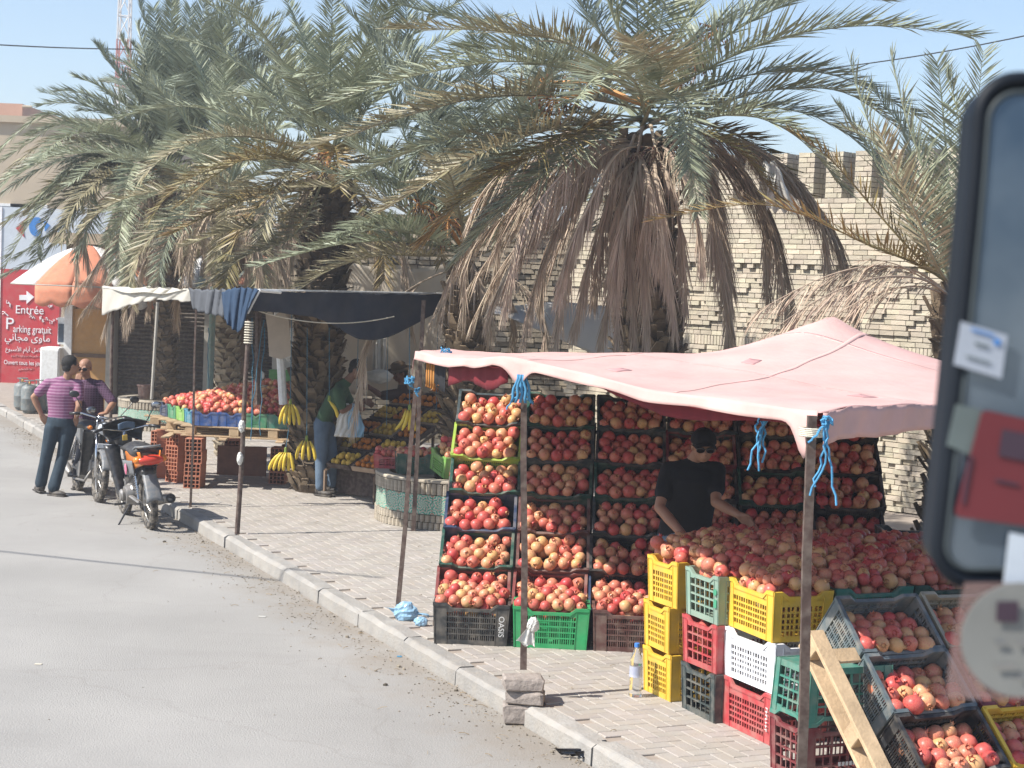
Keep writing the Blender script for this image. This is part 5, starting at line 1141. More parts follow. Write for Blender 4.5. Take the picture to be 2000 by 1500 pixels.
B().box(O0 - vb * .2 + V(0, .1, -.22), (1.0, .02, .35), Matrix.Rotation(atan2(vb.y, vb.x), 3, 'Z')).build('front_board', m_tray, parent=cst, world=True)
B().bbox((0, 0, 0), (1, 1, 1)).build('crate_stub', m_tray, parent=cst) if False else None
crate('open', (.42, .3, .18), 'blue', Matrix.Translation(G(663, 962) + V(.05, .25, 0)) @ Matrix.Rotation(.2, 4, 'Z'), 'empty blue crate on the ground in the dark under the citrus stand')
crate('slit', (.42, .3, .22), 'dgreen', Matrix.Translation(V(-1.02, 18.35, .53)) @ Matrix.Rotation(.15, 4, 'Z'), 'dark green crate on the tiled planter rim, left of the lime one'); M1 = Matrix.Translation(V(-1.02, 18.35, .53)) @ Matrix.Rotation(.15, 4, 'Z'); fill_crate(M1, (.42, .3, .22), 'dark green planter crate', slope=-.02, top=0, rows=3, rad=.044)
M2 = Matrix.Translation(V(-.56, 18.22, .56)) @ Matrix.Rotation(.55, 4, 'Z') @ Matrix.Rotation(R(14), 4, 'X'); crate('lattice', (.52, .34, .24), 'lime', M2, 'lime green crate of pomegranates tipped on the tiled planter'); fill_crate(M2, (.52, .34, .24), 'lime crate on the planter', slope=-.09, top=.0, rows=4)
crate('open', (.40, .30, .16), 'red', Matrix.Translation(V(-1.30, 18.8, .53)), 'red crate of pomegranates on the left of the tiled planter'); fill_crate(Matrix.Translation(V(-1.30, 18.8, .53)), (.40, .30, .16), 'red planter crate', slope=-.02, top=0, rows=3, rad=.044)
# ================================================================== DATE PALMS
def leafmat(n, c1, c2, **k): return mat(n, c1, rough=.46, spec=.38, noise=.2, nscale=1.4, col2=c2, rnd=.28, hue=.012, tl=.12)
m_fg = leafmat('palm_leaf_grey_green', (.21, .23, .145), (.33, .35, .24)); m_fy = leafmat('palm_leaf_olive', (.245, .215, .125), (.35, .31, .195)); m_fb = leafmat('palm_leaf_blue_green', (.185, .215, .155), (.30, .325, .245))
m_fo = leafmat('palm_leaf_ageing', (.24, .15, .055), (.22, .20, .09)); m_dead = mat('palm_leaf_dead', (.38, .29, .21), rough=.8, noise=.2, nscale=1.5, col2=(.48, .38, .285), rnd=.25, hue=.012, tl=.08)
m_boot = mat('palm_boot', (.10, .07, .045), rough=.95, noise=.3, nscale=7, col2=(.20, .15, .095), rnd=.45, bump=.5); m_trk = mat('palm_trunk', (.16, .12, .085), rough=.95, noise=.3, nscale=6, bump=.8, bscale=20)
m_bootl = mat('palm_boot_light', (.30, .25, .18), rough=.95, noise=.25, nscale=7, rnd=.2, bump=.5); m_date = mat('dates', (.10, .035, .02), rough=.5, rnd=.5); m_stalk = mat('date_stalk', (.42, .20, .06), rough=.7, rnd=.2)
FR = random.Random(21)
def frond(parent, pts, m, name='frond', lf=.46, dead=False, w=.028, dens=25., label=None, vee=.5, rad=.020, droop=.0, bare=.16, strips=None):
    """pinnate leaf on a curved midrib through pts (world): paired pointed leaflets, each folded and bent"""
    pts = [Vector(p) for p in pts]; NS = 26; c = [cr(pts, i / NS) for i in range(NS + 1)]; L_ = sum((c[i + 1] - c[i]).length for i in range(NS))
    bb = B(); bb.tube(c, [rad * (1 - .86 * i / NS) for i in range(NS + 1)], 5, flat=.6); n = int(L_ * dens * 1.25); V_ = []; F_ = []
    off = len(bb.v)
    for side in (-1, 1):
        for k in range(n):
            s = bare + (1 - bare) * (k + FR.random() * .7) / n
            if FR.random() < (.10 if not dead else .16): continue
            x = s * NS; i = min(NS - 1, int(x)); p = c[i].lerp(c[i + 1], x - i); T = (c[i + 1] - c[i]).normalized()
            up = V(0, 0, 1) - T * T.z
            if up.length < .25: up = (FWV - T * FWV.dot(T)) * -1
            up.normalize(); S = T.cross(up) * side
            q = (s - bare) / (1 - bare); ln = lf * (min(1, .35 + q * 3.2)) * (1 - .55 * max(0, q - .45) / .55) * FR.uniform(.8, 1.1)
            fwd = .55 + .75 * q + FR.uniform(-.24, .24); vv = vee + FR.uniform(-.42, .36)
            d = (S + T * fwd + up * vv).normalized()
            if dead: d = (S * .24 * FR.uniform(.1, 1.6) + T * .9 + V(0, 0, -1.0) * FR.uniform(.2, .9) + up * .1).normalized()
            g = V(0, 0, -1) * (.10 if not dead else .35) * ln * FR.uniform(.3, 1.5) - V(0, 0, droop * ln)
            wd = w * FR.uniform(.7, 1.15) * (.7 if dead else 1) * (1 - .3 * q); sd = d.cross(up if abs(d.dot(up)) < .9 else T).normalized(); tw = FR.uniform(-.9, .9); sd = (sd * cos(tw) + d.cross(sd) * sin(tw)).normalized() * wd / 2
            m1 = p + d * ln * .45 + g * .25; tip = p + d * ln + g; b0 = len(V_) + off
            V_ += [p - sd * .45, p + sd * .45, m1 + sd, m1 - sd, tip]; F_ += [(b0, b0 + 1, b0 + 2, b0 + 3), (b0 + 3, b0 + 2, b0 + 4)]
    bb.v += [tuple(v) for v in V_]; bb.f += F_
    return bb.build(name, m, parent=parent, world=True, label=label)
FWV = Vector(FW)
def spray(parent, c, az, el, L_, m, curl=1.3, **k):
    """procedural frond: leaves the crown at azimuth/elevation and arches under its weight"""
    pts = [Vector(c)]; e = el; p = Vector(c); n = 7; a = az
    for i in range(n):
        p = p + V(cos(a) * cos(e), sin(a) * cos(e), sin(e)) * (L_ / n); pts.append(p.copy()); e -= curl / n * (.45 + 1.1 * i / n) * (1 if e > -1.35 else .0); a += FR.uniform(-.05, .05)
    tp = P(pts[-1]); md = P(pts[5])
    if min(tp[0] + tp[1], md[0] + md[1]) < 330 or (tp[0] < 300 and tp[1] < 75): return None
    return frond(parent, pts, m, **k)
def trunk(parent, base, top, r0, r1, m_b, boots=True, light=False, per=.07, seed=0):
    r_ = random.Random(seed); a, b_ = Vector(base), Vector(top); H_ = (b_ - a).length; N = 22
    def cen(t): return a.lerp(b_, t) + V(.03 * sin(t * 4 + seed), .02 * cos(t * 5), 0)
    q = B(); q.tube([cen(i / N) for i in range(N + 1)], [(r0 + (r1 - r0) * i / N) * .86 for i in range(N + 1)], 16); q.build('trunk', m_trk, parent=parent, world=True, smooth=True)
    rows = int(H_ / per); cnt = 0; rest_ = B()
    for j in range(rows):
        t = j / rows; c = cen(t); rr_ = r0 + (r1 - r0) * t; n = max(7, int(2 * pi * rr_ / .15)) ; ln = per * (1.5 if light else 2.6)
        for k in range(n):
            an = 2 * pi * (k + .5 * (j % 2) + .13 * j) / n + r_.uniform(-.2, .2); o = V(cos(an), sin(an), 0); sd = V(-sin(an), cos(an), 0); w_ = 2 * pi * rr_ / n * .46 * r_.uniform(.8, 1.1); out = (.045 if light else .085) * r_.uniform(.15, 1.7); tlt = r_.uniform(-.05, .05)
            p0 = c + o * rr_ * .80; p1 = c + o * (rr_ * .96 + out * .4) + V(0, 0, ln * .55); p2 = c + o * (rr_ * .9 + out) + sd * tlt + V(0, 0, ln * r_.uniform(.5, 1.25)); q = B(); th = .022
            vs = [p0 - sd * w_, p0 + sd * w_, p1 + sd * w_ * .85, p1 - sd * w_ * .85, p2 + sd * w_ * .5, p2 - sd * w_ * .5]; vs2 = [v - o * th - V(0, 0, -.01) for v in vs]
            q.add(vs + vs2, [(0, 1, 2, 3), (3, 2, 4, 5), (6, 9, 8, 7), (9, 11, 10, 8), (0, 3, 9, 6), (1, 7, 8, 2), (3, 5, 11, 9), (2, 8, 10, 4), (5, 4, 10, 11)])
            vis = inframe(p1) and o.dot(-c) > -.1 * c.length and P(p1)[0] < 1860
            if vis and cnt < 285 and t > .12: q.build('leaf_base', m_b, parent=parent, world=True); cnt += 1
            else: rest_.add(q.v, q.f)
    for k in range(int(H_ * (420 if not light else 60))):
        t = r_.random(); c = cen(t); an = r_.uniform(0, 2 * pi); rr_ = r0 + (r1 - r0) * t; o = V(cos(an), sin(an), 0); p = c + o * rr_ * .95; e = p + o * r_.uniform(.02, .11) + V(r_.uniform(-.06, .06), r_.uniform(-.06, .06), r_.uniform(-.16, .06)); rest_.add([p, p + V(0, 0, .008), e], [(0, 1, 2)])
    rest_.build('leaf_bases', m_b, parent=parent, world=True, kind='stuff')
def dates(parent, c, tip, nst=34, spread=.28, m=m_stalk, fruit=60, nm='date_bunch'):
    q = B(); c = Vector(c); tip = Vector(tip); q.tube([c, c.lerp(tip, .5) + V(0, 0, .12), tip], [.022, .018, .012], 6); f = B()
    for k in range(nst):
        d = V(FR.gauss(0, 1), FR.gauss(0, 1), FR.gauss(-.5, .8)).normalized() * spread * FR.uniform(.5, 1.1); p = tip + d * .5; e = p + d * .5 + V(0, 0, -.12 * FR.random()); q.tube([tip, p, e], .0035, 3, cap=False)
        for _ in range(fruit // nst + 1): f.ball(p.lerp(e, FR.random()) + V(0, 0, -.01), (.010, .010, .015), 5, 3)
    o = q.build(nm, m, parent=parent, world=True); f.v = [tuple(MW[o.name].inverted() @ Vector(p)) for p in f.v]; link_o = link('dates', f.mesh('dates', m_date), o); link_o['kind'] = 'stuff'
def palm(label, base): return thing('palm_tree', label, 'palm tree', base)
def crown(parent, c, n, L_, mats, seed, az0=0., deadn=12, lo=-.35, hi=1.45, curl=1.35, lf=.44, dens=37., w=.025, deadL=.75):
    global FR
    FR = random.Random(seed)
    for i in range(n):
        t = (i + .5) / n; az = az0 + i * 2.39996; el = hi - (hi - lo) * t ** .9 + FR.uniform(-.1, .1); ll = L_ * (.75 + .3 * sin(pi * min(1, t * 1.3))) * FR.uniform(.88, 1.08)
        m = mats[0] if t < .55 else mats[1 + (i % (len(mats) - 1))]
        spray(parent, Vector(c) + V(cos(az) * .10, sin(az) * .10, .25 * (1 - t)), az, el, ll, m, curl=curl * (.55 + .75 * t), lf=lf * FR.uniform(.85, 1.1), dens=dens, w=w, vee=.45)
    for i in range(deadn):
        az = az0 + 1 + i * 2.39996; spray(parent, Vector(c) + V(cos(az) * .15, sin(az) * .15, -.15), az, FR.uniform(-.5, .05), L_ * deadL * FR.uniform(.6, 1.05), m_dead, curl=2.6, lf=lf * .95, dead=True, dens=dens * 1.0, w=w * .85, label='dead brown frond')

# --- P1: the big palm in the middle
Y1 = 16.6; C1 = D(1262, 228, Y1); b1 = V(D(1285, 700, Y1).x, Y1, 0); b1.x = D(1275, 900, Y1).x
P1_ = palm('big centre date palm with thick shaggy trunk and long hanging dead fronds', b1)
trunk(P1_, b1, C1 + V(0, 0, -.25), .33, .30, m_boot, seed=1)
def pf(par, Y, C, path, m, **k):
    """frond led along a path given as (px, py, depth offset)"""
    return frond(par, [Vector(C)] + [D(x, y, Y + dy) for x, y, dy in path], m, **k)
g = dict(lf=.52, dens=44, w=.024)
FR = random.Random(5)
for path, m, k in [
    ([(1130, 95, -.5), (980, 62, -.9), (775, 55, -1.2)], m_fy, {}), ([(1150, 150, -.6), (1000, 120, -1.3), (800, 150, -1.8), (640, 205, -2.0)], m_fg, {}),
    ([(1120, 190, -.6), (950, 190, -1.3), (800, 225, -1.7), (600, 290, -1.8)], m_fy, {}), ([(1120, 220, -.8), (960, 250, -1.4), (820, 290, -1.8), (690, 345, -1.9)], m_fg, {}),
    ([(1150, 240, -.9), (1010, 270, -1.6), (900, 320, -2.0), (760, 405, -2.1)], m_fy, {}), ([(1160, 250, -.8), (1050, 300, -1.5), (930, 370, -1.7), (830, 470, -1.7)], m_fo, dict(droop=.15)),
    ([(1170, 265, -.9), (1080, 330, -1.4), (990, 400, -1.6), (900, 500, -1.6)], m_fg, dict(droop=.15)), ([(1130, 130, .8), (980, 60, 1.4), (820, 20, 1.6), (700, -20, 1.8)], m_fb, {}),
    ([(1170, 60, .4), (1080, -60, .6), (960, -180, .6)], m_fb, {}), ([(1200, 40, 0), (1160, -100, 0), (1100, -260, -.2)], m_fg, {}), ([(1245, 30, .3), (1240, -120, .4), (1220, -300, .5)], m_fg, {}), ([(1290, 40, -.2), (1330, -120, -.3), (1380, -270, -.4)], m_fg, {}),
    ([(1330, 60, .2), (1420, -40, .3), (1520, -160, .4)], m_fg, {}), ([(1350, 130, -.4), (1460, 45, -.6), (1620, -20, -.7), (1780, -30, -.6)], m_fb, {}),
    ([(1370, 140, -.5), (1520, 75, -.9), (1700, 50, -1.0), (1905, 70, -1.0)], m_fg, dict(lf=.55)), ([(1340, 90, .6), (1480, 20, 1.0), (1600, -10, 1.2), (1740, 0, 1.2)], m_fb, {}),
    ([(1370, 180, -.3), (1500, 140, -.5), (1640, 150, -.6), (1790, 225, -.6)], m_fb, {}), ([(1380, 205, -.2), (1520, 175, -.2), (1660, 185, -.3), (1800, 290, -.3)], m_fg, {}),
    ([(1380, 225, .2), (1500, 210, .4), (1620, 240, .5), (1740, 330, .5)], m_fb, {}), ([(1350, 235, -.6), (1460, 225, -1.0), (1560, 270, -1.2), (1650, 370, -1.2)], m_fg, {}),
    ([(1290, 150, -1.0), (1275, 110, -1.8), (1230, 80, -2.6)], m_fy, dict(lf=.55)), ([(1240, 160, -1.2), (1180, 140, -2.2), (1120, 200, -2.9)], m_fg, {}), ([(1300, 190, -1.0), (1330, 210, -1.7), (1345, 330, -2.0)], m_fg, {}), ([(1310, 240, -.8), (1345, 300, -1.2), (1365, 420, -1.3)], m_fg, dict(lf=.3)),
    ([(1400, 250, .3), (1480, 290, .4), (1560, 380, .4), (1600, 440, .4)], m_fo, dict(lf=.4)), ([(1370, 260, -.3), (1450, 300, -.4), (1520, 390, -.4)], m_fo, dict(lf=.36)), ([(1200, 200, .9), (1050, 170, 1.6), (900, 240, 2.0), (780, 330, 2.0)], m_fb, {}), ([(1180, 170, .6), (1020, 100, 1.0), (880, 110, 1.3), (740, 190, 1.4)], m_fg, {}),
    ([(1160, 250, 1.0), (1030, 260, 1.6), (930, 330, 1.9), (850, 420, 1.9)], m_fb, {}), ([(1200, 260, .9), (1120, 290, 1.5), (1040, 370, 1.8), (980, 460, 1.8)], m_fg, {})]:
    kk = dict(g); kk.update(k); pf(P1_, Y1, C1 + V(FR.uniform(-.1, .1), FR.uniform(-.1, .1), FR.uniform(-.12, .12)), path, m, **kk)
dd = dict(dead=True, dens=50, w=.020, lf=.42, label='dead brown frond')
Cd = C1 + V(0, 0, -.28)
for path in [[(1170, 300, -.6), (1060, 420, -1.0), (980, 520, -1.0), (925, 620, -1.0)], [(1150, 310, -.7), (1050, 430, -1.2), (990, 530, -1.3), (955, 610, -1.3)], [(1180, 310, -.6), (1100, 420, -1.1), (1050, 540, -1.1), (1025, 655, -1.1)], [(1190, 330, -.7), (1130, 450, -1.0), (1100, 570, -1.0), (1082, 690, -1.0)],
             [(1180, 300, -.9), (1080, 400, -1.5), (1010, 500, -1.6), (960, 590, -1.6)], [(1210, 340, -.8), (1165, 460, -.9), (1140, 560, -.9), (1120, 640, -.9)], [(1225, 340, -.7), (1200, 450, -.8), (1190, 570, -.8), (1175, 660, -.8)], [(1240, 340, -.6), (1228, 450, -.7), (1235, 570, -.7), (1240, 685, -.7)], [(1250, 330, -.7), (1255, 450, -.8), (1262, 570, -.8), (1262, 690, -.8)],
             [(1215, 320, -.6), (1185, 420, -.7), (1168, 520, -.7), (1160, 575, -.7)], [(1160, 290, .2), (1060, 380, .3), (980, 470, .3), (915, 560, .3)], [(1275, 320, -.6), (1290, 400, -.6), (1300, 470, -.6), (1302, 560, -.6)], [(1205, 300, -1.0), (1150, 400, -1.4), (1110, 490, -1.5), (1090, 570, -1.5)], [(1130, 300, -.5), (1040, 380, -.8), (950, 450, -.9), (890, 520, -.9)], [(1130, 270, -.7), (1020, 340, -1.2), (930, 430, -1.4), (870, 560, -1.4)], [(1280, 330, -.8), (1290, 420, -1.0), (1305, 520, -1.0), (1318, 640, -1.0)], [(1300, 330, -.7), (1325, 420, -.8), (1335, 500, -.8), (1340, 600, -.8)], [(1240, 350, -.9), (1215, 440, -1.1), (1205, 540, -1.1), (1208, 690, -1.1)], [(1160, 280, -1.0), (1080, 360, -1.7), (1020, 450, -1.9), (985, 600, -1.9)], [(1120, 255, -.4), (1000, 320, -.8), (920, 420, -.9), (905, 610, -.9)], [(1140, 290, -.2), (1050, 350, -.3), (985, 430, -.3), (965, 560, -.3)], [(1100, 280, .4), (1000, 350, .6), (930, 440, .7), (880, 540, .7)], [(1180, 300, -.3), (1120, 390, -.5), (1070, 480, -.5), (1055, 600, -.5)], [(1380, 300, .2), (1450, 350, .2), (1490, 430, .2), (1500, 560, .2)], [(1410, 270, .1), (1500, 300, .1), (1590, 390, .1), (1620, 520, .1)], [(1265, 340, -.9), (1270, 400, -1.0), (1280, 450, -1.0), (1285, 520, -1.0)], [(1310, 300, -.8), (1345, 370, -1.0), (1365, 440, -1.0), (1372, 520, -1.0)], [(1170, 330, 0.2), (1110, 440, .2), (1060, 540, .2), (1035, 600, .2)],
             [(1340, 290, -.2), (1395, 350, -.2), (1410, 470, -.2), (1425, 700, -.2)], [(1330, 290, -.4), (1380, 360, -.4), (1398, 480, -.4), (1432, 640, -.4)], [(1350, 280, 0), (1380, 340, 0), (1420, 480, 0), (1425, 690, 0)], [(1380, 275, .3), (1465, 350, .3), (1525, 470, .3), (1555, 680, .3)], [(1380, 280, .2), (1460, 340, .2), (1510, 460, .2), (1540, 640, .2)], [(1400, 265, .4), (1530, 330, .5), (1640, 470, .5), (1680, 665, .5)], [(1400, 260, .3), (1520, 320, .3), (1620, 440, .3), (1670, 600, .3)]]:
    pf(P1_, Y1, Cd + V(FR.uniform(-.12, .12), FR.uniform(-.12, .12), FR.uniform(-.08, .08)), path, m_dead, **(dict(dd, lf=.62, dens=62) if path[-1][0] > 1400 else dd))
for x, y, dy in ((1085, 195, -1.2), (1135, 130, .5), (1330, 165, .6), (1365, 110, -.2), (1250, 70, .3), (1400, 60, .3), (1060, 160, .8)): dates(P1_, C1 + V(0, 0, .1), D(x, y, Y1 + dy), spread=.26)
for x, y in ((1280, 290), (1245, 300), (1330, 260), (1215, 330)): dates(P1_, C1 + V(0, 0, -.1), D(x, y, Y1 - .55), spread=.16, fruit=0, m=m_dead, nm='dry_fruit_stalk')
rg = thing('plastic_rag', 'torn translucent plastic rag caught in the fronds before the rampart', 'plastic rag', D(1520, 345, 16.3))
for k in range(3): B().sheet(lambda u, v, k=k: V(-.10 + .22 * v * (.3 + .5 * k) + (.10 + .03 * sin(v * 9)) * (u - .5), .03 * sin(u * 9 + v * 7 + k), .12 - .45 * v + .03 * sin(u * 7 + k)), 10, 14, .002).build('strip', m_bagw, parent=rg, smooth=True)

# --- P6 at the right edge
Y6 = 14.6; C6 = D(1862, 560, Y6); b6 = V(D(1868, 1000, Y6).x, Y6, 0)
P6_ = palm('young date palm at the right edge behind the bus mirror', b6); trunk(P6_, b6, C6 + V(0, 0, -.1), .30, .13, m_boot, seed=6)
g6 = dict(lf=.44, dens=30, w=.022)
for path, m, k in [([(1800, 520, -.3), (1700, 480, -.5), (1500, 400, -.6), (1275, 430, -.6)], m_fo, dict(lf=.34)), ([(1790, 500, .3), (1700, 400, .4), (1620, 310, .5), (1540, 255, .6)], m_fo, dict(lf=.36)), ([(1820, 520, .2), (1760, 400, .3), (1700, 250, .3), (1660, 120, .3)], m_fg, {}), ([(1840, 500, -.2), (1810, 350, -.3), (1770, 230, -.3), (1740, 110, -.3)], m_fg, {}),
    ([(1860, 480, .2), (1850, 330, .3), (1840, 200, .3), (1830, 120, .3)], m_fg, {}), ([(1880, 480, 0), (1900, 300, 0), (1920, 100, 0)], m_fg, {}), ([(1810, 480, .5), (1740, 370, .8), (1690, 280, 1.0), (1640, 210, 1.1)], m_fg, {}), ([(1830, 470, .6), (1790, 330, .9), (1760, 250, 1.0), (1700, 170, 1.0)], m_fb, {}), ([(1900, 470, 0), (1980, 330, 0), (2080, 220, 0)], m_fg, {}), ([(1930, 500, 0), (2050, 440, 0), (2200, 450, 0)], m_fg, {}), ([(1850, 460, -.3), (1800, 380, -.6), (1730, 290, -.8), (1650, 250, -.9)], m_fg, {}), ([(1860, 450, .1), (1880, 330, .2), (1870, 220, .2), (1850, 150, .2)], m_fg, {}), ([(1830, 520, -.5), (1790, 420, -.8), (1750, 340, -.9), (1720, 260, -1)], m_fy, {})]:
    kk = dict(g6); kk.update(k); pf(P6_, Y6, C6, path, m, **kk)
for path in [[(1790, 530, -.3), (1700, 520, -.6), (1600, 545, -.8), (1475, 610, -.9)], [(1800, 545, -.5), (1700, 545, -.9), (1590, 590, -1.1), (1460, 680, -1.2)], [(1800, 560, -.2), (1720, 570, -.4), (1640, 610, -.5), (1560, 660, -.5)], [(1830, 560, -.3), (1760, 520, -.5), (1700, 505, -.6)]]:
    pf(P6_, Y6, C6 + V(0, 0, -.1), path, m_dead, dead=True, dens=30, w=.016, lf=.45, label='dead tan frond', bare=.35)

# --- P3 over the tiled planter, P2 behind the green man, P4 and P5 at the left
def simple(label, px, Yp, cy, r0, r1, n, L_, mats, seed, m_b, light=False, deadn=10, az0=0., bx_=None, lo=-.35, **k):
    C = D(px, cy, Yp); b_ = V(bx_ if bx_ is not None else D(px, 900, Yp).x, Yp, .0); t = palm(label, b_); trunk(t, b_, C + V(0, 0, -.2), r0, r1, m_b, light=light, seed=seed); crown(t, C, n, L_, mats, seed, az0=az0, deadn=deadn, lo=lo, **k); return t, C
t3, C3 = simple('middle date palm rising from the round tiled planter', 912, 18.6, 500, .24, .20, 22, 2.9, [m_fb, m_fg, m_fy], 31, m_boot, deadn=3, bx_=PC.x, lo=.35, curl=.9)
t2_, C2 = simple('dark shaggy date palm behind the green-shirted man', 640, 20.6, 330, .29, .27, 34, 2.9, [m_fg, m_fy, m_fo], 41, m_boot, deadn=5, bx_=D(618, 900, 20.6).x)
t4, C4 = simple('date palm with a pale scaly trunk behind the left fruit heap', 440, 24.2, 390, .18, .17, 34, 2.9, [m_fg, m_fg, m_fy], 51, m_bootl, light=True, deadn=12)
t5, C5 = simple('left date palm in the round planter before the shutters', 322, 28.2, 330, .20, .19, 50, 3.6, [m_fb, m_fg, m_fg, m_fy], 61, m_boot, light=True, deadn=14, bx_=-5.75, lf=.5, w=.030)
gg = dict(lf=.46, dens=38, w=.025)
FR = random.Random(77)
for C, t, Yp, paths in ((C3, t3, 18.6, [([(860, 420, .2), (800, 290, .3), (745, 120, .4), (715, -30, .4)], m_fb), ([(880, 400, .3), (850, 250, .4), (800, 90, .5), (790, -60, .5)], m_fb), ([(840, 480, -.5), (760, 470, -.9), (650, 480, -1.1), (500, 520, -1.2)], m_fg), ([(830, 500, -.6), (740, 500, -.9), (640, 530, -1.1), (540, 600, -1.1)], m_fy), ([(850, 450, -.2), (770, 390, -.4), (700, 350, -.5), (600, 330, -.6)], m_fg), ([(850, 470, -.8), (790, 450, -1.2), (720, 450, -1.4), (620, 480, -1.5)], m_fg)]),
                        (C2, t2_, 20.6, [([(590, 320, -.6), (520, 300, -1.2), (440, 330, -1.6), (350, 400, -1.8)], m_fo), ([(590, 370, -.6), (510, 380, -1.2), (430, 410, -1.5), (330, 460, -1.6)], m_fo), ([(590, 400, -.5), (520, 440, -1.0), (450, 450, -1.2), (360, 480, -1.3)], m_fy), ([(640, 200, 0), (640, 120, 0), (655, 60, 0)], m_fg), ([(700, 250, 0), (720, 150, 0), (700, 70, 0)], m_fg), ([(600, 250, 0), (570, 160, 0), (560, 120, 0)], m_fg), ([(600, 420, -.8), (560, 470, -1.3), (480, 500, -1.5), (400, 560, -1.5)], m_fy)]),
                        (C5, t5, 28.2, [([(250, 300, -.5), (150, 350, -.8), (70, 420, -1), (10, 520, -1)], m_fg), ([(230, 280, .4), (130, 240, .6), (40, 290, .7), (-30, 340, .7)], m_fg), ([(240, 240, .2), (170, 200, .3), (80, 180, .3)], m_fb), ([(290, 200, .2), (280, 130, .2), (262, 90, .2)], m_fb), ([(320, 180, 0), (330, 80, 0), (340, -10, 0)], m_fb), ([(360, 190, 0), (400, 90, 0), (430, 0, 0)], m_fb), ([(400, 210, 0), (480, 110, 0), (560, 30, 0)], m_fb), ([(410, 230, 0), (490, 150, 0), (600, 60, 0)], m_fb), ([(380, 180, .3), (430, 60, .3), (480, -20, .3)], m_fb), ([(340, 170, .5), (290, 60, .5), (270, 0, .5)], m_fb), ([(300, 240, -.4), (220, 130, -.6), (190, 90, -.6)], m_fb)])):
    for path, m in paths: pf(t, Yp, C, path, m, **gg)
UPR = [(205, 112), (238, 78), (268, 48), (300, 14), (335, 4), (372, 16), (402, -8), (440, 4), (474, -6), (505, 22), (540, 30), (568, 58), (592, 66), (150, 150), (112, 176), (78, 205), (62, 262), (350, 60), (420, 50), (300, 70), (480, 80), (250, 150), (205, 180), (530, 110), (160, 215), (100, 300), (50, 330)]
for i, (x, y) in enumerate(UPR):
    far = abs(x - 340) / 300; dy = FR.uniform(-1.0, 1.0); mx_ = 335 + (x - 335) * .42; my_ = 200 + (y - 60) * .45 - 40 * far
    pf(t5, 28.2, C5 + V(FR.uniform(-.15, .15), 0, FR.uniform(-.1, .1)), [(335 + (x - 335) * .16, 275 + (y - 60) * .12, dy * .3), (mx_, my_, dy * .7), ((mx_ + x) / 2 + (x - 340) * .03, (my_ + y) / 2 - 18 * far, dy), (x, y, dy * 1.1)], [m_fb, m_fg, m_fb][i % 3], lf=.50, dens=38, w=.029, vee=.35)
for i, (x, y) in enumerate([(-10, 300), (5, 345), (-25, 395), (20, 425), (-30, 455), (70, 400), (35, 500), (110, 450), (0, 540), (150, 500)]):
    pf(t5, 28.2, C5 + V(FR.uniform(-.1, .1), 0, FR.uniform(-.1, .1)), [(262, 300 + (y - 300) * .25, -.2), (180, 262 + (y - 300) * .42, -.5), ((x + 180) / 2 + 6, y - 78 + (y - 300) * .1, -.7), (x, y, -.8)], [m_fg, m_fy, m_fb][i % 3], lf=.48, dens=38, w=.027, vee=.2, droop=.12)
for C, t, Yp, xy in ((C3, t3, 18.6, [(850, 440), (820, 400), (875, 430)]), (C5, t5, 28.2, [(285, 360), (390, 350)]), (C2, t2_, 20.6, [(640, 300)])):
    for x, y in xy: dates(t, C, D(x, y, Yp - .5), spread=.24)
# hanging dead skirts at the left
for C, t, Yp, paths in ((C5, t5, 28.2, [[(290, 400, -.6), (240, 480, -1.1), (200, 560, -1.2), (160, 610, -1.2)], [(280, 400, -.8), (220, 470, -1.4), (180, 530, -1.5), (130, 590, -1.5)], [(300, 420, -.6), (260, 500, -.9), (220, 590, -1), (205, 640, -1)], [(310, 430, -.5), (290, 510, -.6), (250, 580, -.7), (245, 640, -.7)]]),
                        (C4, t4, 24.2, [[(400, 430, -.4), (370, 500, -.6), (350, 560, -.6), (345, 620, -.6)], [(490, 430, -.4), (530, 480, -.6), (560, 540, -.6), (570, 570, -.6)]]), (C3, t3, 18.6, [[(885, 540, -.4), (870, 570, -.5), (862, 600, -.5)], [(930, 530, -.4), (950, 580, -.5), (955, 640, -.5)]])):
    for path in paths: pf(t, Yp, C, path, m_dead, dead=True, dens=34, w=.022, lf=.5, label='dead brown frond')
# ================================================================== PEOPLE
def blob(bb, name, m, parent, voxel=.008, smooth=2, label=None):
    """fuse overlapping volumes into one continuous skin"""
    me = bb.mesh(name); o = bpy.data.objects.new(name, me); COL.objects.link(o); r_ = o.modifiers.new('r', 'REMESH'); r_.mode = 'VOXEL'; r_.voxel_size = voxel
    s_ = o.modifiers.new('s', 'SMOOTH'); s_.iterations = smooth; s_.factor = .6
    dg = bpy.context.evaluated_depsgraph_get(); m2 = bpy.data.meshes.new_from_object(o.evaluated_get(dg)); bpy.data.objects.remove(o); m2.name = name; m2.materials.clear(); m2.materials.append(m); m2.shade_smooth()
    q = link(name, m2, parent); tag(q, label); return q
def cap(bb, a, b_, ra, rb, flat=None, up=None, n=12, mid=None):
    a, b_ = Vector(a), Vector(b_); pts = [a, a.lerp(b_, .33), a.lerp(b_, .66), b_]; m1 = mid if mid else ra + (rb - ra) * .33; bb.tube(pts, [ra, m1, (m1 + rb) / 2 if mid else ra + (rb - ra) * .66, rb], n, flat=flat, up=up)
    f = flat or 1
    if not flat: bb.ball(a, ra, n, 8); bb.ball(b_, rb, n, 8)
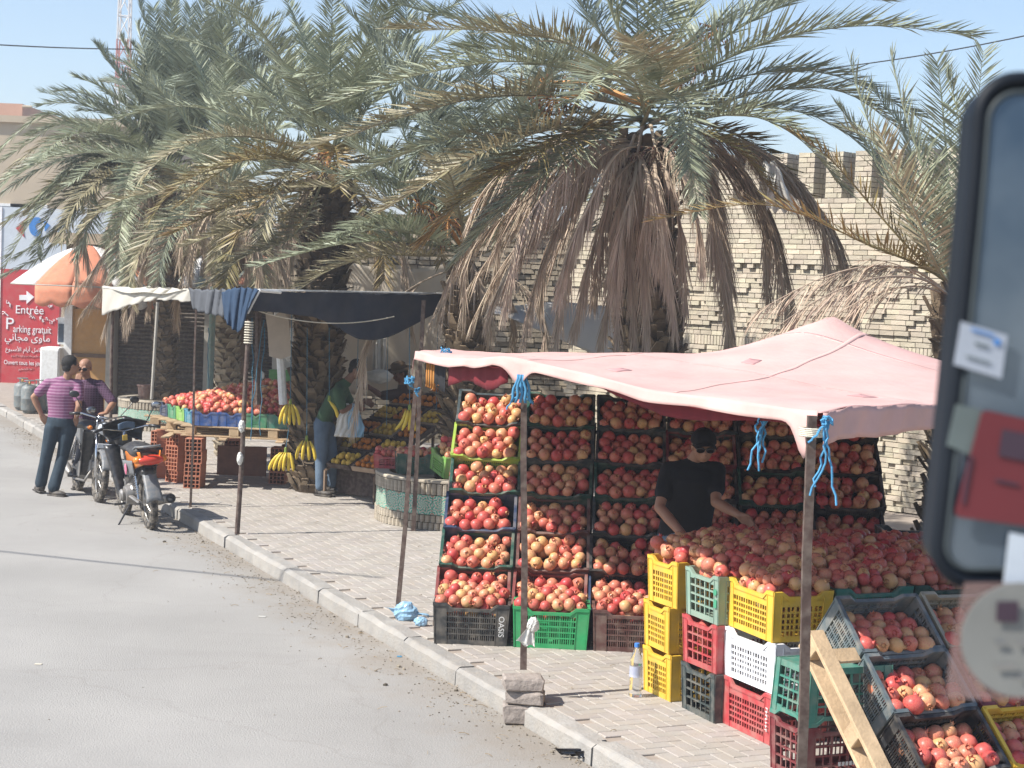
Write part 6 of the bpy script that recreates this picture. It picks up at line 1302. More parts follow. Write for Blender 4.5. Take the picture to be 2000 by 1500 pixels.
def hand(bb, w_, d, side, palm_n, curl=.5, L_=.085):
    """palm and five bent fingers from wrist w_, pointing along d; side = thumb direction"""
    w_ = Vector(w_); d = Vector(d).normalized(); s = Vector(side); s = (s - d * s.dot(d)).normalized(); n_ = Vector(palm_n); n_ = (n_ - d * n_.dot(d) - s * n_.dot(s)).normalized()
    for k in range(4):
        o = (k - 1.5) * .019; bb.tube([w_ + s * (-o * .6), w_ + d * L_ * .5 - s * o, w_ + d * L_ - s * o], [.016, .0155, .011], 8)
        L2 = (.062, .072, .068, .052)[k]; p = w_ + d * L_ - s * o; p2 = p + (d * cos(curl * .5) + n_ * sin(curl * .5) - s * o * 1.5) * L2 * .5; p3 = p2 + (d * cos(curl * 1.3) + n_ * sin(curl * 1.3)) * L2 * .32; p4 = p3 + (d * cos(curl * 1.9) + n_ * sin(curl * 1.9)) * L2 * .25
        bb.tube([p, p2, p3, p4], [.0105, .0095, .0085, .0065], 7); bb.ball(p4, .0065, 7, 5)
    p = w_ + s * .022 + d * .02; p2 = p + (s * .75 + d * .8 + n_ * .2).normalized() * .040; p3 = p2 + (s * .25 + d + n_ * .3).normalized() * .032; bb.tube([w_, p, p2, p3], [.015, .014, .011, .008], 7); bb.ball(p3, .008, 7, 5)
m_skin = mat('skin', (.30, .155, .095), rough=.55, noise=.08, nscale=9, col2=(.36, .19, .12)); m_skind = mat('skin_tanned', (.19, .095, .06), rough=.55, noise=.08, nscale=9, col2=(.23, .12, .075)); m_hair = mat('black_hair', (.012, .010, .009), rough=.7, bump=.8, bscale=160)
m_jean = mat('dark_denim', (.012, .024, .036), rough=.85, noise=.25, nscale=7, col2=(.032, .052, .07), bump=1., bscale=11); m_jeanl = mat('faded_denim', (.075, .115, .17), rough=.85, noise=.25, nscale=6, col2=(.13, .18, .24), bump=1., bscale=11)
m_shoe = mat('dark_shoe', (.03, .025, .022), rough=.6, dust=.3); m_black_t = mat('black_tshirt', (.010, .010, .012), rough=.95, noise=.2, bump=.25, bscale=18); m_green_t = mat('olive_green_tshirt', (.05, .095, .05), rough=.95, noise=.15, bump=.25, bscale=18); m_navyt = mat('navy_trousers', (.015, .018, .03), rough=.85)
m_brn = mat('brown_shirt', (.07, .04, .03), rough=.9); m_straw = mat('dark_straw_hat', (.10, .065, .035), rough=.9, bump=.5, bscale=90); m_lens = mat('dark_lens', (.01, .01, .012), rough=.1, spec=.6); m_silver = mat('silver', (.5, .5, .5), rough=.25, metal=.9)
def striped(name, c1, c2, freq, plaid=False):
    m = mat(name, c1, rough=.9, bump=.2, bscale=20); t = m.node_tree; N = t.nodes; L = t.links; b_ = N['Principled BSDF']; tc = [n for n in N if n.type == 'TEX_COORD'][0]
    w_ = N.new('ShaderNodeTexWave'); w_.bands_direction = 'Z'; w_.inputs['Scale'].default_value = freq; w_.inputs['Distortion'].default_value = .8; w_.inputs['Detail'].default_value = 1; L.new(tc.outputs['Object'], w_.inputs['Vector'])
    src = w_.outputs['Fac']
    if plaid:
        w2 = N.new('ShaderNodeTexWave'); w2.bands_direction = 'X'; w2.inputs['Scale'].default_value = freq * .9; w2.inputs['Distortion'].default_value = .6; L.new(tc.outputs['Object'], w2.inputs['Vector']); mx = N.new('ShaderNodeMath'); mx.operation = 'MAXIMUM'; L.new(src, mx.inputs[0]); L.new(w2.outputs['Fac'], mx.inputs[1]); src = mx.outputs[0]
    r_ = N.new('ShaderNodeValToRGB'); r_.color_ramp.elements[0].position = .55 if not plaid else .8; r_.color_ramp.elements[1].position = .72 if not plaid else .93; r_.color_ramp.elements[0].color = (*c1, 1); r_.color_ramp.elements[1].color = (*c2, 1); L.new(src, r_.inputs['Fac']); L.new(r_.outputs[0], b_.inputs['Base Color']); return m
m_strp = striped('purple_striped_shirt', (.215, .075, .155), (.33, .18, .26), 8.5); m_plaid = striped('purple_plaid_shirt', (.05, .018, .042), (.115, .065, .11), 11.0, True)
def head(bb, c, fwd, r_=.098, jaw=True):
    """skull, face, nose, brow, chin, ears; fwd = where the face looks"""
    c = Vector(c); f = Vector(fwd).normalized(); u = V(0, 0, 1); u = (u - f * u.dot(f)).normalized(); s = f.cross(u)
    M3 = Matrix((s, f, u)).transposed()
    bb.ball(c + u * .022 - f * .012, (r_ * .80, r_ * .98, r_ * .92), 16, 12, M3); bb.ball(c - u * .035 + f * .018, (r_ * .64, r_ * .76, r_ * .80), 14, 10, M3); bb.ball(c - u * .082 + f * .050, (.030, .026, .022), 10, 8, M3)
    bb.tube([c + u * .012 + f * .088, c - u * .012 + f * .100, c - u * .030 + f * .108], [.008, .011, .014], 8); bb.ball(c - u * .031 + f * .098, (.017, .014, .011), 8, 6, M3)
    for k in (-1, 1): bb.ball(c + s * k * .030 + u * .022 + f * .080, (.024, .012, .010), 8, 6, M3); bb.ball(c + s * k * .078 - u * .008 - f * .006, (.009, .020, .032), 8, 6, M3); bb.ball(c + s * k * .040 - u * .024 + f * .066, (.022, .02, .02), 8, 6, M3)
    bb.ball(c - u * .056 + f * .090, (.026, .009, .006), 8, 6, M3); bb.ball(c - u * .066 + f * .088, (.022, .009, .006), 8, 6, M3)
    return c, f, u, s, M3
def eyes(parent, H_, glasses=False):
    c, f, u, s, M3 = H_; q = B()
    for k in (-1, 1): q.ball(c + s * k * .031 + u * .006 + f * .079, (.013, .008, .007), 8, 6, M3)
    q.build('eye', m_lens, parent=parent, smooth=True)
    if glasses:
        q = B(); fr = B()
        for k in (-1, 1): q.ball(c + s * k * .035 + u * .002 + f * .100, (.028, .004, .019), 14, 6, M3); fr.tube([c + s * k * .064 + u * .010 + f * .095, c + s * k * .084 + u * .006 - f * .01], .003, 5); fr.tube([c + s * k * .035 + u * .002 + f * .1035 + s * (.029 * cos(a)) + u * (.020 * sin(a)) for a in np.linspace(0, 2 * pi, 14)], .0025, 4)
        fr.tube([c - s * .01 + u * .006 + f * .103, c + s * .01 + u * .006 + f * .103], .003, 5); q.build('lens', m_lens, parent=parent, smooth=True); fr.build('glasses_frame', m_lens, parent=parent)
def hair(parent, H_, m=m_hair, full=True, r_=.103):
    c, f, u, s, M3 = H_; q = B(); q.ball(c + u * .034 - f * .022, (r_ * .84, r_ * .98, r_ * .90), 18, 12, M3); q.ball(c - u * .02 - f * .055, (r_ * .70, r_ * .52, r_ * .66), 14, 10, M3)
    # carve the face free: keep only what lies behind the hair line
    keep = B(); 
    me = q; vs = [Vector(p) for p in q.v]; fs = []
    for f_ in q.f:
        ctr = sum((vs[i] for i in f_), Vector()) / len(f_) - c; 
        if ctr.dot(f) < .035 + .8 * max(0, ctr.dot(u) - .075) and ctr.dot(u) > -.07 or ctr.dot(u) > .088: fs.append(f_)
    q.f = fs; return q.build('hair', m, parent=parent, smooth=True)
def shoe(parent, a, d, m=m_shoe):
    a = Vector(a); d = Vector(d).normalized(); q = B(); q.ball(a + d * .06 + V(0, 0, -.035), (.125, .048, .038), 14, 8, Matrix((d, V(-d.y, d.x, 0), V(0, 0, 1))).transposed()); q.ball(a - d * .02 + V(0, 0, -.01), (.05, .042, .055), 12, 8); q.bbox((a.x + d.x * .055, a.y + d.y * .055, a.z - .062), (.25, .09, .02), Matrix.Rotation(atan2(d.y, d.x), 3, 'Z'), bev=.006); return q.build('shoe', m, parent=parent, smooth=40)
def person(label, loc, J, skin, shirt, trousers, hairm=m_hair, face=(0, -1, 0), glasses=False, bald=False, sleeve=.6, hat=None, handL=None, handR=None, fdir=((0, -1, 0), (0, -1, 0)), tw=.185, hem=None, flare=0., belly=0.):
    t = thing('person', label, 'person', loc); j = {k: Vector(v) for k, v in J.items()}; b_ = B(); sh = B(); tr = B()
    for S_ in 'LR':
        e, w_, s_ = j['el' + S_], j['wr' + S_], j['sh' + S_]; cap(b_, s_, e, .048, .038); cap(b_, e, w_, .038, .026, mid=.040)
        cap(b_, j['hip' + S_], j['kn' + S_], .078, .052); cap(b_, j['kn' + S_], j['an' + S_], .050, .036, mid=.052)
        hd = (handL if S_ == 'L' else handR) or ((w_ - e), V(0, -1, 0), V(0, 0, -1), .5); hand(b_, w_, *hd)
        mid = s_.lerp(e, sleeve); cap(sh, s_, mid, .066, .062)
        cap(tr, j['hip' + S_], j['kn' + S_], .098, .074); cap(tr, j['kn' + S_], j['an' + S_] + V(0, 0, .03), .074, .062 + flare, mid=.070); tr.ball(j['hip' + S_] + V(0, .02, .0), (.10, .10, .11))
    ch, wa, pe, ne = j['ch'], j['wa'], j['pe'], j['ne']; sx = (j['shR'] - j['shL']); up = V(0, 1, 0) if abs(sx.normalized().y) < .7 else V(1, 0, 0)
    shc = (j['shL'] + j['shR']) / 2
    for bb, g_, lo in ((b_, -.012, pe), (sh, .006, pe if hem is None else hem)):
        bb.tube([lo, wa, wa.lerp(ch, .5), ch, shc + V(0, 0, -.02), shc + V(0, 0, .035)], [tw * .86 + g_ + belly, tw * .82 + g_ + belly, tw * .88 + g_ + belly * .6, tw * .98 + g_, tw * .90 + g_, tw * .45 + g_], 20, flat=.62, up=up)
        for S_ in 'LR': bb.ball(j['sh' + S_] * .88 + shc * .12, .062 + g_, 12, 8); bb.tube([shc + V(0, 0, .02), j['sh' + S_]], [.07 + g_, .052 + g_], 10)
    tr.tube([pe + V(0, 0, -.06), pe, wa.lerp(pe, .5)], [tw * .92, tw * .93, tw * .86], 20, flat=.66, up=up)
    cap(b_, shc + V(0, 0, .02), ne, .062, .056); sh.tube([shc - V(0, 0, .02), shc + V(0, 0, .05), ne.lerp(shc, .45)], [.13, .09, .066], 16, flat=.75, up=up); cap(b_, ne, j['he'].lerp(ne, .45), .052, .050); cap(sh, shc + V(0, 0, .03), ne.lerp(shc, .25), .074, .062)
    H_ = head(b_, j['he'], face)
    blob(b_, 'body', skin, t, .0065, 2); blob(sh, 'shirt', shirt, t, .009, 3); blob(tr, 'trousers', trousers, t, .010, 3)
    eyes(t, H_, glasses)
    if not bald: hair(t, H_, hairm)
    for S_, d in zip('LR', fdir): shoe(t, j['an' + S_] + V(0, 0, -.01), d)
    if hat: hat(t, H_)
    return t, H_
def JJ(s, x0, y0, **k):     # px -> local metres
    return {n: V((v[0] - x0) / s, v[2] if len(v) > 2 else 0, (y0 - v[1]) / s) for n, v in k.items()}
# A: striped shirt, back to us
a = G(112, 966, ROAD); s = F / a.y
person('man in purple striped polo shirt and dark jeans standing hands on hips, back turned', a, JJ(s, 112, 966, he=(133, 711, 0), ne=(124, 738, .01), shL=(88, 749, .0), shR=(146, 748, .03), ch=(116, 770, 0), wa=(116, 802, .0), pe=(115, 822, .01), elL=(61, 776, .0), wrL=(76, 811, .03), elR=(154, 790, -.10), wrR=(146, 815, -.02), hipL=(99, 836, 0), hipR=(130, 836, .02), knL=(90, 888, -.02), knR=(119, 892, .03), anL=(77, 950, .05), anR=(110, 953, -.12)),
       m_skin, m_strp, m_jean, face=(.82, .55, -.05), fdir=((-.5, .7, 0), (.75, -.35, 0)), sleeve=.62, flare=.012, handL=(V(.5, .2, -.9), V(1, 0, 0), V(.2, .8, 0), .5), handR=(V(-.35, .3, -.9), V(-1, 0, 0), V(0, .8, 0), .5))
# B: bald man with glasses, hand at his mouth
a = G(184, 962, ROAD); a = V(D(180, 800, 20.9).x, 20.9, ROAD); s = F / 20.9; y0 = P(a)[1]
person('bald man in dark glasses and purple plaid shirt, one hand over his mouth', a, JJ(s, 184, y0, he=(168, 717, 0), ne=(172, 744, .03), shL=(151, 753, .02), shR=(197, 750, .03), ch=(175, 771, .03), wa=(178, 812, .04), pe=(180, 835, .05), elL=(152, 786, -.16), wrL=(163, 750, -.22), elR=(228, 783, -.08), wrR=(222, 800, -.28), hipL=(168, 850, .04), hipR=(196, 850, .04), knL=(160, 895, -.02), knR=(204, 900, -.08), anL=(158, y0 - 14, .05), anR=(212, y0 - 14, -.1)),
       m_skin, m_plaid, m_navyt, face=(-.12, -1, -.18), glasses=True, bald=True, sleeve=.9, belly=.02, handL=(V(.06, .25, 1), V(-.9, 0, .3), V(.1, .9, .1), .3), handR=(V(-.4, -.7, -.1), V(-1, 0, 0), V(0, 0, -1), 1.0))
# C: green T-shirt, bending to the right
a = G(634, 967); s = F / a.y
person('man in olive green T-shirt and faded jeans bending towards the citrus stand with plastic bags', a, JJ(s, 634, 967, he=(690, 718, 0), ne=(674, 738, 0), shL=(660, 757, .16), shR=(656, 760, -.16), ch=(650, 775, 0), wa=(632, 806, 0), pe=(626, 828, 0), elL=(682, 800, .16), wrL=(706, 778, .10), elR=(667, 797, -.20), wrR=(692, 783, -.14), hipL=(633, 838, .08), hipR=(626, 840, -.08), knL=(645, 893, .06), knR=(626, 896, -.08), anL=(646, 950, .09), anR=(627, 953, -.10)),
       m_skind, m_green_t, m_jeanl, face=(.88, -.25, -.42), fdir=((.9, -.1, 0), (.8, -.5, 0)), sleeve=.75, handL=(V(.8, -.2, -.5), V(0, 0, 1), V(0, -.5, -.5), .8), handR=(V(.7, .1, -.6), V(0, 0, 1), V(0, .3, -.8), .9))
for dx, mm, lb, sd in ((.0, m_bagb, 'blue plastic carrier bag hanging from the hand of the green-shirted man', 8), (-.09, m_bagw, 'white plastic carrier bag beside the blue one in his hand', 9)):
    c = D(692, 788, a.y - .16) + V(dx, 0, 0); t = thing('plastic_bag', lb, 'plastic bag', c)
    B().sheet(lambda u, v: V((u - .5) * (.05 + .20 * min(1, v * 1.5)) + .012 * sin(v * 11), -.02 - .05 * sin(u * pi) * v + .010 * sin(u * 23 + v * 9), -.40 * v), 18, 14, .002).build('bag_front', mm, parent=t, smooth=True)
    B().sheet(lambda u, v: V((u - .5) * (.05 + .20 * min(1, v * 1.5)), .02 + .05 * sin(u * pi) * v + .008 * sin(u * 17 + v * 9), -.40 * v), 18, 14, .002).build('bag_back', mm, parent=t, smooth=True)
# D: vendor in a hat behind the citrus
a = V(D(782, 800, 21.6).x, 21.6, 0); s = F / 21.6; y0 = P(a)[1]
def hatf(t, H_):
    c, f, u, s_, M3 = H_; B().lathe([(.19, .045), (.18, .055), (.10, .058), (.098, .12), (.07, .145), (.01, .14)], c=c, n=24, rot=M3 @ Matrix.Rotation(R(-8), 3, 'X')).build('hat', m_straw, parent=t, smooth=50)
person('vendor in a dark brimmed hat reaching out an arm behind the citrus trays', a, JJ(s, 782, y0, he=(778, 727, 0), ne=(784, 748, .02), shL=(770, 768, -.06), shR=(800, 770, .08), ch=(788, 785, 0), wa=(790, 815, 0), pe=(790, 840, 0), elL=(745, 772, -.10), wrL=(722, 756, -.16), elR=(812, 800, 0), wrR=(800, 822, -.2), hipL=(780, 850, 0), hipR=(800, 850, 0), knL=(780, 900, -.02), knR=(800, 900, 0), anL=(780, y0 - 13, 0), anR=(800, y0 - 13, 0)), m_skind, m_brn, m_navyt, face=(-.8, -.55, -.15), hat=hatf, sleeve=.8, handL=(V(-.9, -.2, .1), V(0, 0, 1), V(0, 0, -1), .3))
crumple(D(740, 735, 21.0), (.16, .05, .08), m_bagw, 'clear plastic bag held out by the hatted vendor', seed=31)
# E: black T-shirt, cap and glasses
YE = 11.95; a = V(D(1345, 1000, YE).x, YE, 0); s = F / YE; y0 = P(a)[1]
def capf(t, H_):
    c, f, u, s_, M3 = H_; q = B(); q.ball(c + u * .030 - f * .010, (.093, .112, .094), 20, 12, M3); vs = [Vector(p) for p in q.v]; q.f = [f_ for f_ in q.f if (sum((vs[i] for i in f_), Vector()) / len(f_) - c).dot(u) > .030]; q.build('cap', m_black_t, parent=t, smooth=True)
    B().sheet(lambda u_, v_: c + f * (.080 + .062 * v_ * cos((u_ - .5) * 1.6)) + s_ * ((u_ - .5) * .150) + u * (.060 - .012 * v_ - .03 * (u_ - .5) ** 2 * 4), 10, 5, .004).build('cap_brim', m_black_t, parent=t, smooth=True)
person('man in black T-shirt, black cap and glasses leaning over the shaded pomegranate heap', a, JJ(s, 1345, y0, he=(1366, 862, -.06), ne=(1352, 893, .02), shL=(1303, 915, .02), shR=(1398, 912, .04), ch=(1348, 935, .0), wa=(1345, 1000, .04), pe=(1338, 1050, .06), elL=(1284, 984, -.12), wrL=(1335, 1036, -.40), elR=(1392, 968, -.16), wrR=(1432, 985, -.36), hipL=(1322, 1080, .06), hipR=(1360, 1080, .06), knL=(1320, 1180, .02), knR=(1362, 1180, .02), anL=(1320, y0 - 22, .05), anR=(1364, y0 - 22, .05)),
       m_skin, m_black_t, m_jeanl, face=(.05, -1, -.24), glasses=True, hat=capf, sleeve=.62, belly=.012, tw=.20, handL=(V(.55, -.45, -.55), V(.6, .2, .6), V(0, -.3, -1), .5), handR=(V(.5, -.3, -.35), V(0, -.3, .9), V(-.3, -.3, -.8), .6))
B().tube([V(a.x + (1330 - 1345) / s + .024 * cos(k), YE - .385 + .02 * sin(k), (y0 - 1032) / s + .026 * sin(k) * .8) for k in np.linspace(0, 6.28, 14)], .004, 5).build('wristband', m_silver, world=True, label='thin pale bracelet on the wrist of the black-shirted man', cat='bracelet')

# ================================================================== MOTORBIKES
m_tyre = mat('tyre_rubber', (.03, .028, .026), rough=.9, dust=.65, bump=.5, bscale=60); m_rim = mat('rim_steel', (.40, .39, .37), rough=.35, metal=.8, dust=.3); m_bpl = mat('bike_black_plastic', (.014, .015, .018), rough=.35, spec=.5, dust=.12); m_eng = mat('engine_alloy', (.26, .25, .24), rough=.5, metal=.6, noise=.3, dust=.5); m_seatm = mat('bike_seat_vinyl', (.02, .02, .022), rough=.55, dust=.15)
m_borg = mat('orange_fairing', (.60, .17, .015), rough=.3, spec=.5); m_bred = mat('tail_lamp_red', (.55, .045, .02), rough=.2, spec=.6); m_chr = mat('chrome', (.55, .55, .56), rough=.15, metal=1., dust=.15); m_bgr = mat('bike_grey_plastic', (.13, .14, .15), rough=.45, dust=.35); m_lampg = mat('headlamp_glass', (.55, .58, .60), rough=.1, spec=.7); m_plate = mat('plate_white', (.60, .62, .64), rough=.5, dust=.2); m_mir = mat('mirror_face', (.35, .35, .36), rough=.08, metal=.9)
def ring(q, c, R_, r_, n=28, m_=8, axis='y'): q.tube([Vector(c) + V(R_ * cos(2 * pi * k / n), 0, R_ * sin(2 * pi * k / n)) for k in range(n)], r_, m_, closed=True, up=(0, 1, 0))
def wheel(t, x, r_=.29, w_=.042):
    ty = B(); ring(ty, (x, 0, r_), r_ - w_, w_, 36, 10)
    for k in range(44):
        an = 2 * pi * k / 44
        for y in (-.018, .018): ty.box((x + cos(an) * (r_ - .002), y, r_ + sin(an) * (r_ - .002)), (.010, .018, .022), Matrix.Rotation(-an, 3, 'Y'))
    o = ty.build('tyre', m_tyre, parent=None); 
    w__ = bpy.data.objects.new('wheel', None); COL.objects.link(w__); w__.parent = t; w__.empty_display_size = .05; MW[w__.name] = MW[t.name]; o.parent = w__
    q = B(); ring(q, (x, 0, r_), r_ - w_ * 1.75, .014, 32, 8); q.lathe([(.035, -.05), (.035, .05)], c=(x, 0, r_), axis=(0, 1, 0), n=14); q.lathe([(.065, -.015), (.065, .015)], c=(x, 0, r_), axis=(0, 1, 0), n=16); q.build('rim', m_rim, parent=w__)
    q = B()
    for k in range(18): an = 2 * pi * k / 18; q.tube([(x + .03 * cos(an), .03 * (-1) ** k, r_ + .03 * sin(an)), (x + (r_ - w_ * 1.8) * cos(an + .3), 0, r_ + (r_ - w_ * 1.8) * sin(an + .3))], .0022, 4)
    q.build('spokes', m_rim, parent=w__)
def spring(q, a, b_, R_=.022, turns=9, r_=.005): a, b_ = Vector(a), Vector(b_); d = (b_ - a); n = d.normalized(); u = n.orthogonal().normalized(); v = n.cross(u); q.tube([a + d * (k / (turns * 8)) + u * R_ * cos(k * pi / 4) + v * R_ * sin(k * pi / 4) for k in range(turns * 8 + 1)], r_, 4)
def bike(label, rear, front, style):
    rear, front = Vector(rear), Vector(front); d = (front - rear); L_ = d.length; t = thing('motorbike', label, 'motorbike', V(rear.x, rear.y, ROAD), rz=atan2(d.y, d.x)); L_ = max(1.12, L_)
    # lean onto the side stand
    t.rotation_mode = 'XYZ'; M_ = Matrix.Translation(V(rear.x, rear.y, ROAD)) @ Matrix.Rotation(atan2(d.y, d.x), 4, 'Z') @ Matrix.Rotation(R(-5), 4, 'X'); t.matrix_world = M_; MW[t.name] = M_
    bl = lambda q, n, m, sm=False, p=t, **k: q.build(n, m, parent=p, smooth=sm, **k)
    wheel(t, 0); wheel(t, L_)
    q = B()
    for y in (-.06, .06): q.tube([(L_, y, .29), (L_ - .10, y, .62), (L_ - .16, y, .80)], [.020, .022, .018], 8)
    q.tube([(L_ - .165, -.07, .80), (L_ - .165, .07, .80)], .018, 6); bl(q, 'fork', m_chr if style else m_bgr, True)
    q = B(); q.sheet(lambda u, v: V(L_ + cos(pi * (.12 + .72 * u)) * .335, (v - .5) * .13 * (1 - .2 * u), .29 + sin(pi * (.12 + .72 * u)) * .335 - abs(v - .5) ** 2 * .12), 18, 6, .004); bl(q, 'front_mudguard', m_bpl if style == 0 else m_bgr, True)
    # handlebar
    q = B(); hb_ = [(L_ - .34, -.36, .99), (L_ - .26, -.24, 1.01), (L_ - .21, -.10, .98), (L_ - .19, 0, .96), (L_ - .21, .10, .98), (L_ - .26, .24, 1.01), (L_ - .34, .36, .99)]; q.tube(hb_, .012, 8); q.tube([(L_ - .17, 0, .78), (L_ - .19, 0, .96)], .026, 8); bl(q, 'handlebar', m_chr, True)
    for y in (-1, 1):
        q = B(); q.tube([(L_ - .27, y * .26, 1.01), (L_ - .34, y * .37, .99)], .018, 8); bl(q, 'grip', m_bpl, True)
        q = B(); q.tube([(L_ - .22, y * .24, 1.0), (L_ - .08, y * .34, .985)], .006, 5); bl(q, 'brake_lever', m_chr)
        q = B(); q.tube([(L_ - .26, y * .22, 1.02), (L_ - .22, y * .30, 1.14), (L_ - .24, y * .34, 1.20)], .006, 5); o = bl(q, 'mirror_arm', m_bpl)
        q = B(); q.ball((L_ - .25, y * .36, 1.23), (.018, .062, .042), 14, 8, Matrix.Rotation(.2 * y, 3, 'Z')); bl(q, 'mirror_shell', m_bpl, True, o)
        q = B(); q.ball((L_ - .262, y * .36, 1.23), (.010, .054, .035), 14, 8, Matrix.Rotation(.2 * y, 3, 'Z')); bl(q, 'mirror_glass', m_mir, True, o)
        q = B(); q.ball((L_ - .12 if style else L_ - .10, y * .16, .86), (.035, .03, .025), 10, 8); bl(q, 'indicator', m_borg, True)
    # headlamp and cowl
    q = B(); q.ball((L_ - .12, 0, .86), (.10, .10, .09), 16, 10); bl(q, 'headlamp_shell', m_bpl, True)
    q = B(); q.ball((L_ - .055, 0, .86), (.045, .085, .075), 16, 10); bl(q, 'headlamp', m_lampg, True)
    if style == 0:     # big handlebar cowl and leg shields
        q = B(); q.sheet(lambda u, v: V(L_ - .26 + .22 * sin(v * pi * .9) * (1 - .5 * abs(u - .5) * 2), (u - .5) * .50 * (1 - .25 * v), 1.05 - .20 * v + .05 * cos((u - .5) * pi)), 16, 10, .012); bl(q, 'handlebar_cowl', m_bpl, True)
        q = B(); q.sheet(lambda u, v: V(L_ - .33 + .03 * cos(u * pi), (u - .5) * .20, 1.06 + .02 * sin(u * pi) - .07 * v), 8, 4, .01); bl(q, 'instrument_panel', m_jeanl, True)
        q = B(); q.bbox((L_ - .30, .02, .90), (.012, .055, .06), bev=.003); bl(q, 'yellow_sticker', m_le)
    for y in (-1, 1):
        q = B(); q.sheet(lambda u, v, y=y: V(L_ - .17 - .25 * v - .05 * sin(u * pi) + .05 * u, y * (.06 + .17 * sin(u * pi * .55) * (1 - .45 * v)), .82 - .56 * v), 8, 12, .008); bl(q, 'leg_shield', m_bpl, True)
    # frame, engine
    q = B(); q.tube([(L_ - .20, 0, .78), (L_ - .34, 0, .52), (L_ - .50, 0, .42), (L_ - .75, 0, .46), (.15, 0, .72)], [.035, .04, .035, .03, .025], 8); 
    for y in (-.09, .09): q.tube([(L_ - .66, y, .30), (.0, y, .29)], .016, 6); q.tube([(L_ - .62, y * .8, .45), (.10, y * 1.05, .66), (-.12, y, .70)], .014, 6)
    bl(q, 'frame', m_bpl, True)
    q = B(); q.bbox((L_ - .58, 0, .32), (.26, .20, .20), bev=.04); q.lathe([(.10, -.13), (.105, -.11), (.105, .11), (.10, .13)], c=(L_ - .62, 0, .31), axis=(0, 1, 0), n=18)
    for k in range(8): q.bbox((L_ - .44 + k * .022, 0, .36 + k * .006), (.008, .15, .14), bev=.004)
    q.bbox((L_ - .26, 0, .41), (.06, .11, .10), bev=.02); q.lathe([(.06, 0), (.07, .03), (.05, .05)], c=(L_ - .60, .13, .31), axis=(0, 1, 0), n=16); bl(q, 'engine', m_eng, 30)
    q = B(); q.tube([(L_ - .28, -.05, .34), (L_ - .36, -.10, .20), (L_ - .65, -.15, .19), (L_ - .80, -.17, .22)], .016, 8); q.tube([(L_ - .80, -.17, .22), (L_ - .86, -.175, .24), (.10, -.185, .29), (-.20, -.19, .335)], [.018, .042, .052, .050], 14); o = bl(q, 'exhaust', m_eng, True)
    q = B(); q.lathe([(.052, 0), (.052, .018), (.036, .02), (.034, -.01), (.012, -.01)], c=(-.20, -.19, .335), axis=(-1, 0, .1), n=16); bl(q, 'exhaust_tip', m_bpl, 30, o)
    for y in (-.10, .10): q = B(); q.tube([(.02, y, .33), (.10, y, .62)], .012, 8); spring(q, (.03, y, .38), (.095, y, .60)); bl(q, 'shock_absorber', m_chr)
    q = B(); q.tube([(.0, .085, .29), (L_ - .62, .085, .31)], .03, 6, flat=.5); bl(q, 'chain_case', m_eng)
    # seat and rear body
    q = B(); q.sheet(lambda u, v: V(.62 - .78 * u, (v - .5) * (.16 + .09 * sin(min(1, u * 1.4) * pi * .5)), .80 + .05 * u + .02 * sin(u * pi * 2) - 1.3 * (v - .5) ** 2 * .12), 16, 8, .07); bl(q, 'seat', m_seatm, True)
    for y in (-1, 1): q = B(); q.sheet(lambda u, v, y=y: V(.56 - .80 * u, y * (.085 + .045 * sin(u * pi * .8) - .03 * v), .80 + .06 * u - v * (.26 - .12 * u)), 12, 6, .008); bl(q, 'side_cowl', m_borg if style == 0 else m_bgr, True)
    if style == 0:
        for y in (-1, 1): q = B(); q.sheet(lambda u, v, y=y: V(.50 - .45 * u, y * (.135 - .02 * v), .70 + .04 * u - v * .16), 8, 4, .006); bl(q, 'lower_side_panel', m_bgr, True)
        q = B(); q.ball((.33, .146, .62), (.05, .008, .06), 12, 8); bl(q, 'sticker', mat('pink_sticker', (.50, .13, .20), rough=.5, noise=.5, nscale=30), True)
    q = B(); q.tube([(.06, -.12, .85), (-.12, -.13, .90), (-.24, -.10, .91), (-.26, 0, .91), (-.24, .10, .91), (-.12, .13, .90), (.06, .12, .85)], .013, 8); q.tube([(-.05, -.12, .885), (-.05, .12, .885)], .009, 6); q.tube([(-.15, -.12, .905), (-.15, .12, .905)], .009, 6); bl(q, 'grab_rail', m_chr if style else m_bgr, True)
    q = B(); q.ball((-.205, 0, .765), (.075, .155, .055), 20, 10); bl(q, 'tail_lamp', m_bred if style == 0 else m_bred, True)
    for y in (-1, 1): q = B(); q.ball((-.19, y * .135, .77), (.055, .045, .042), 12, 8); bl(q, 'indicator', m_borg, True)
    q = B(); q.sheet(lambda u, v: V(-.02 - .30 * u, (v - .5) * (.13 + .05 * u), .66 - .34 * u ** 1.3 + .03 * cos((v - .5) * pi)), 10, 6, .006); bl(q, 'rear_mudguard', m_bgr, True)
    q = B(); q.bbox((-.02, .0, .62), (.22, .15, .10), bev=.03); bl(q, 'under_tail', m_bpl)
    q = B(); q.tube([(L_ - .72, .10, .22), (L_ - .80, .26, .015)], .010, 6); q.box((L_ - .80, .27, .01), (.05, .04, .012)); bl(q, 'side_stand', m_bpl)
    for y in (-1, 1): q = B(); q.tube([(L_ - .62, y * .10, .22), (L_ - .62, y * .25, .22)], .014, 8); bl(q, 'footrest', m_bpl)
    if style: q = B(); q.bbox((L_ + .03, 0, .665), (.012, .17, .055), Matrix.Rotation(.2, 3, 'Y'), bev=.003); bl(q, 'front_plate', m_plate)
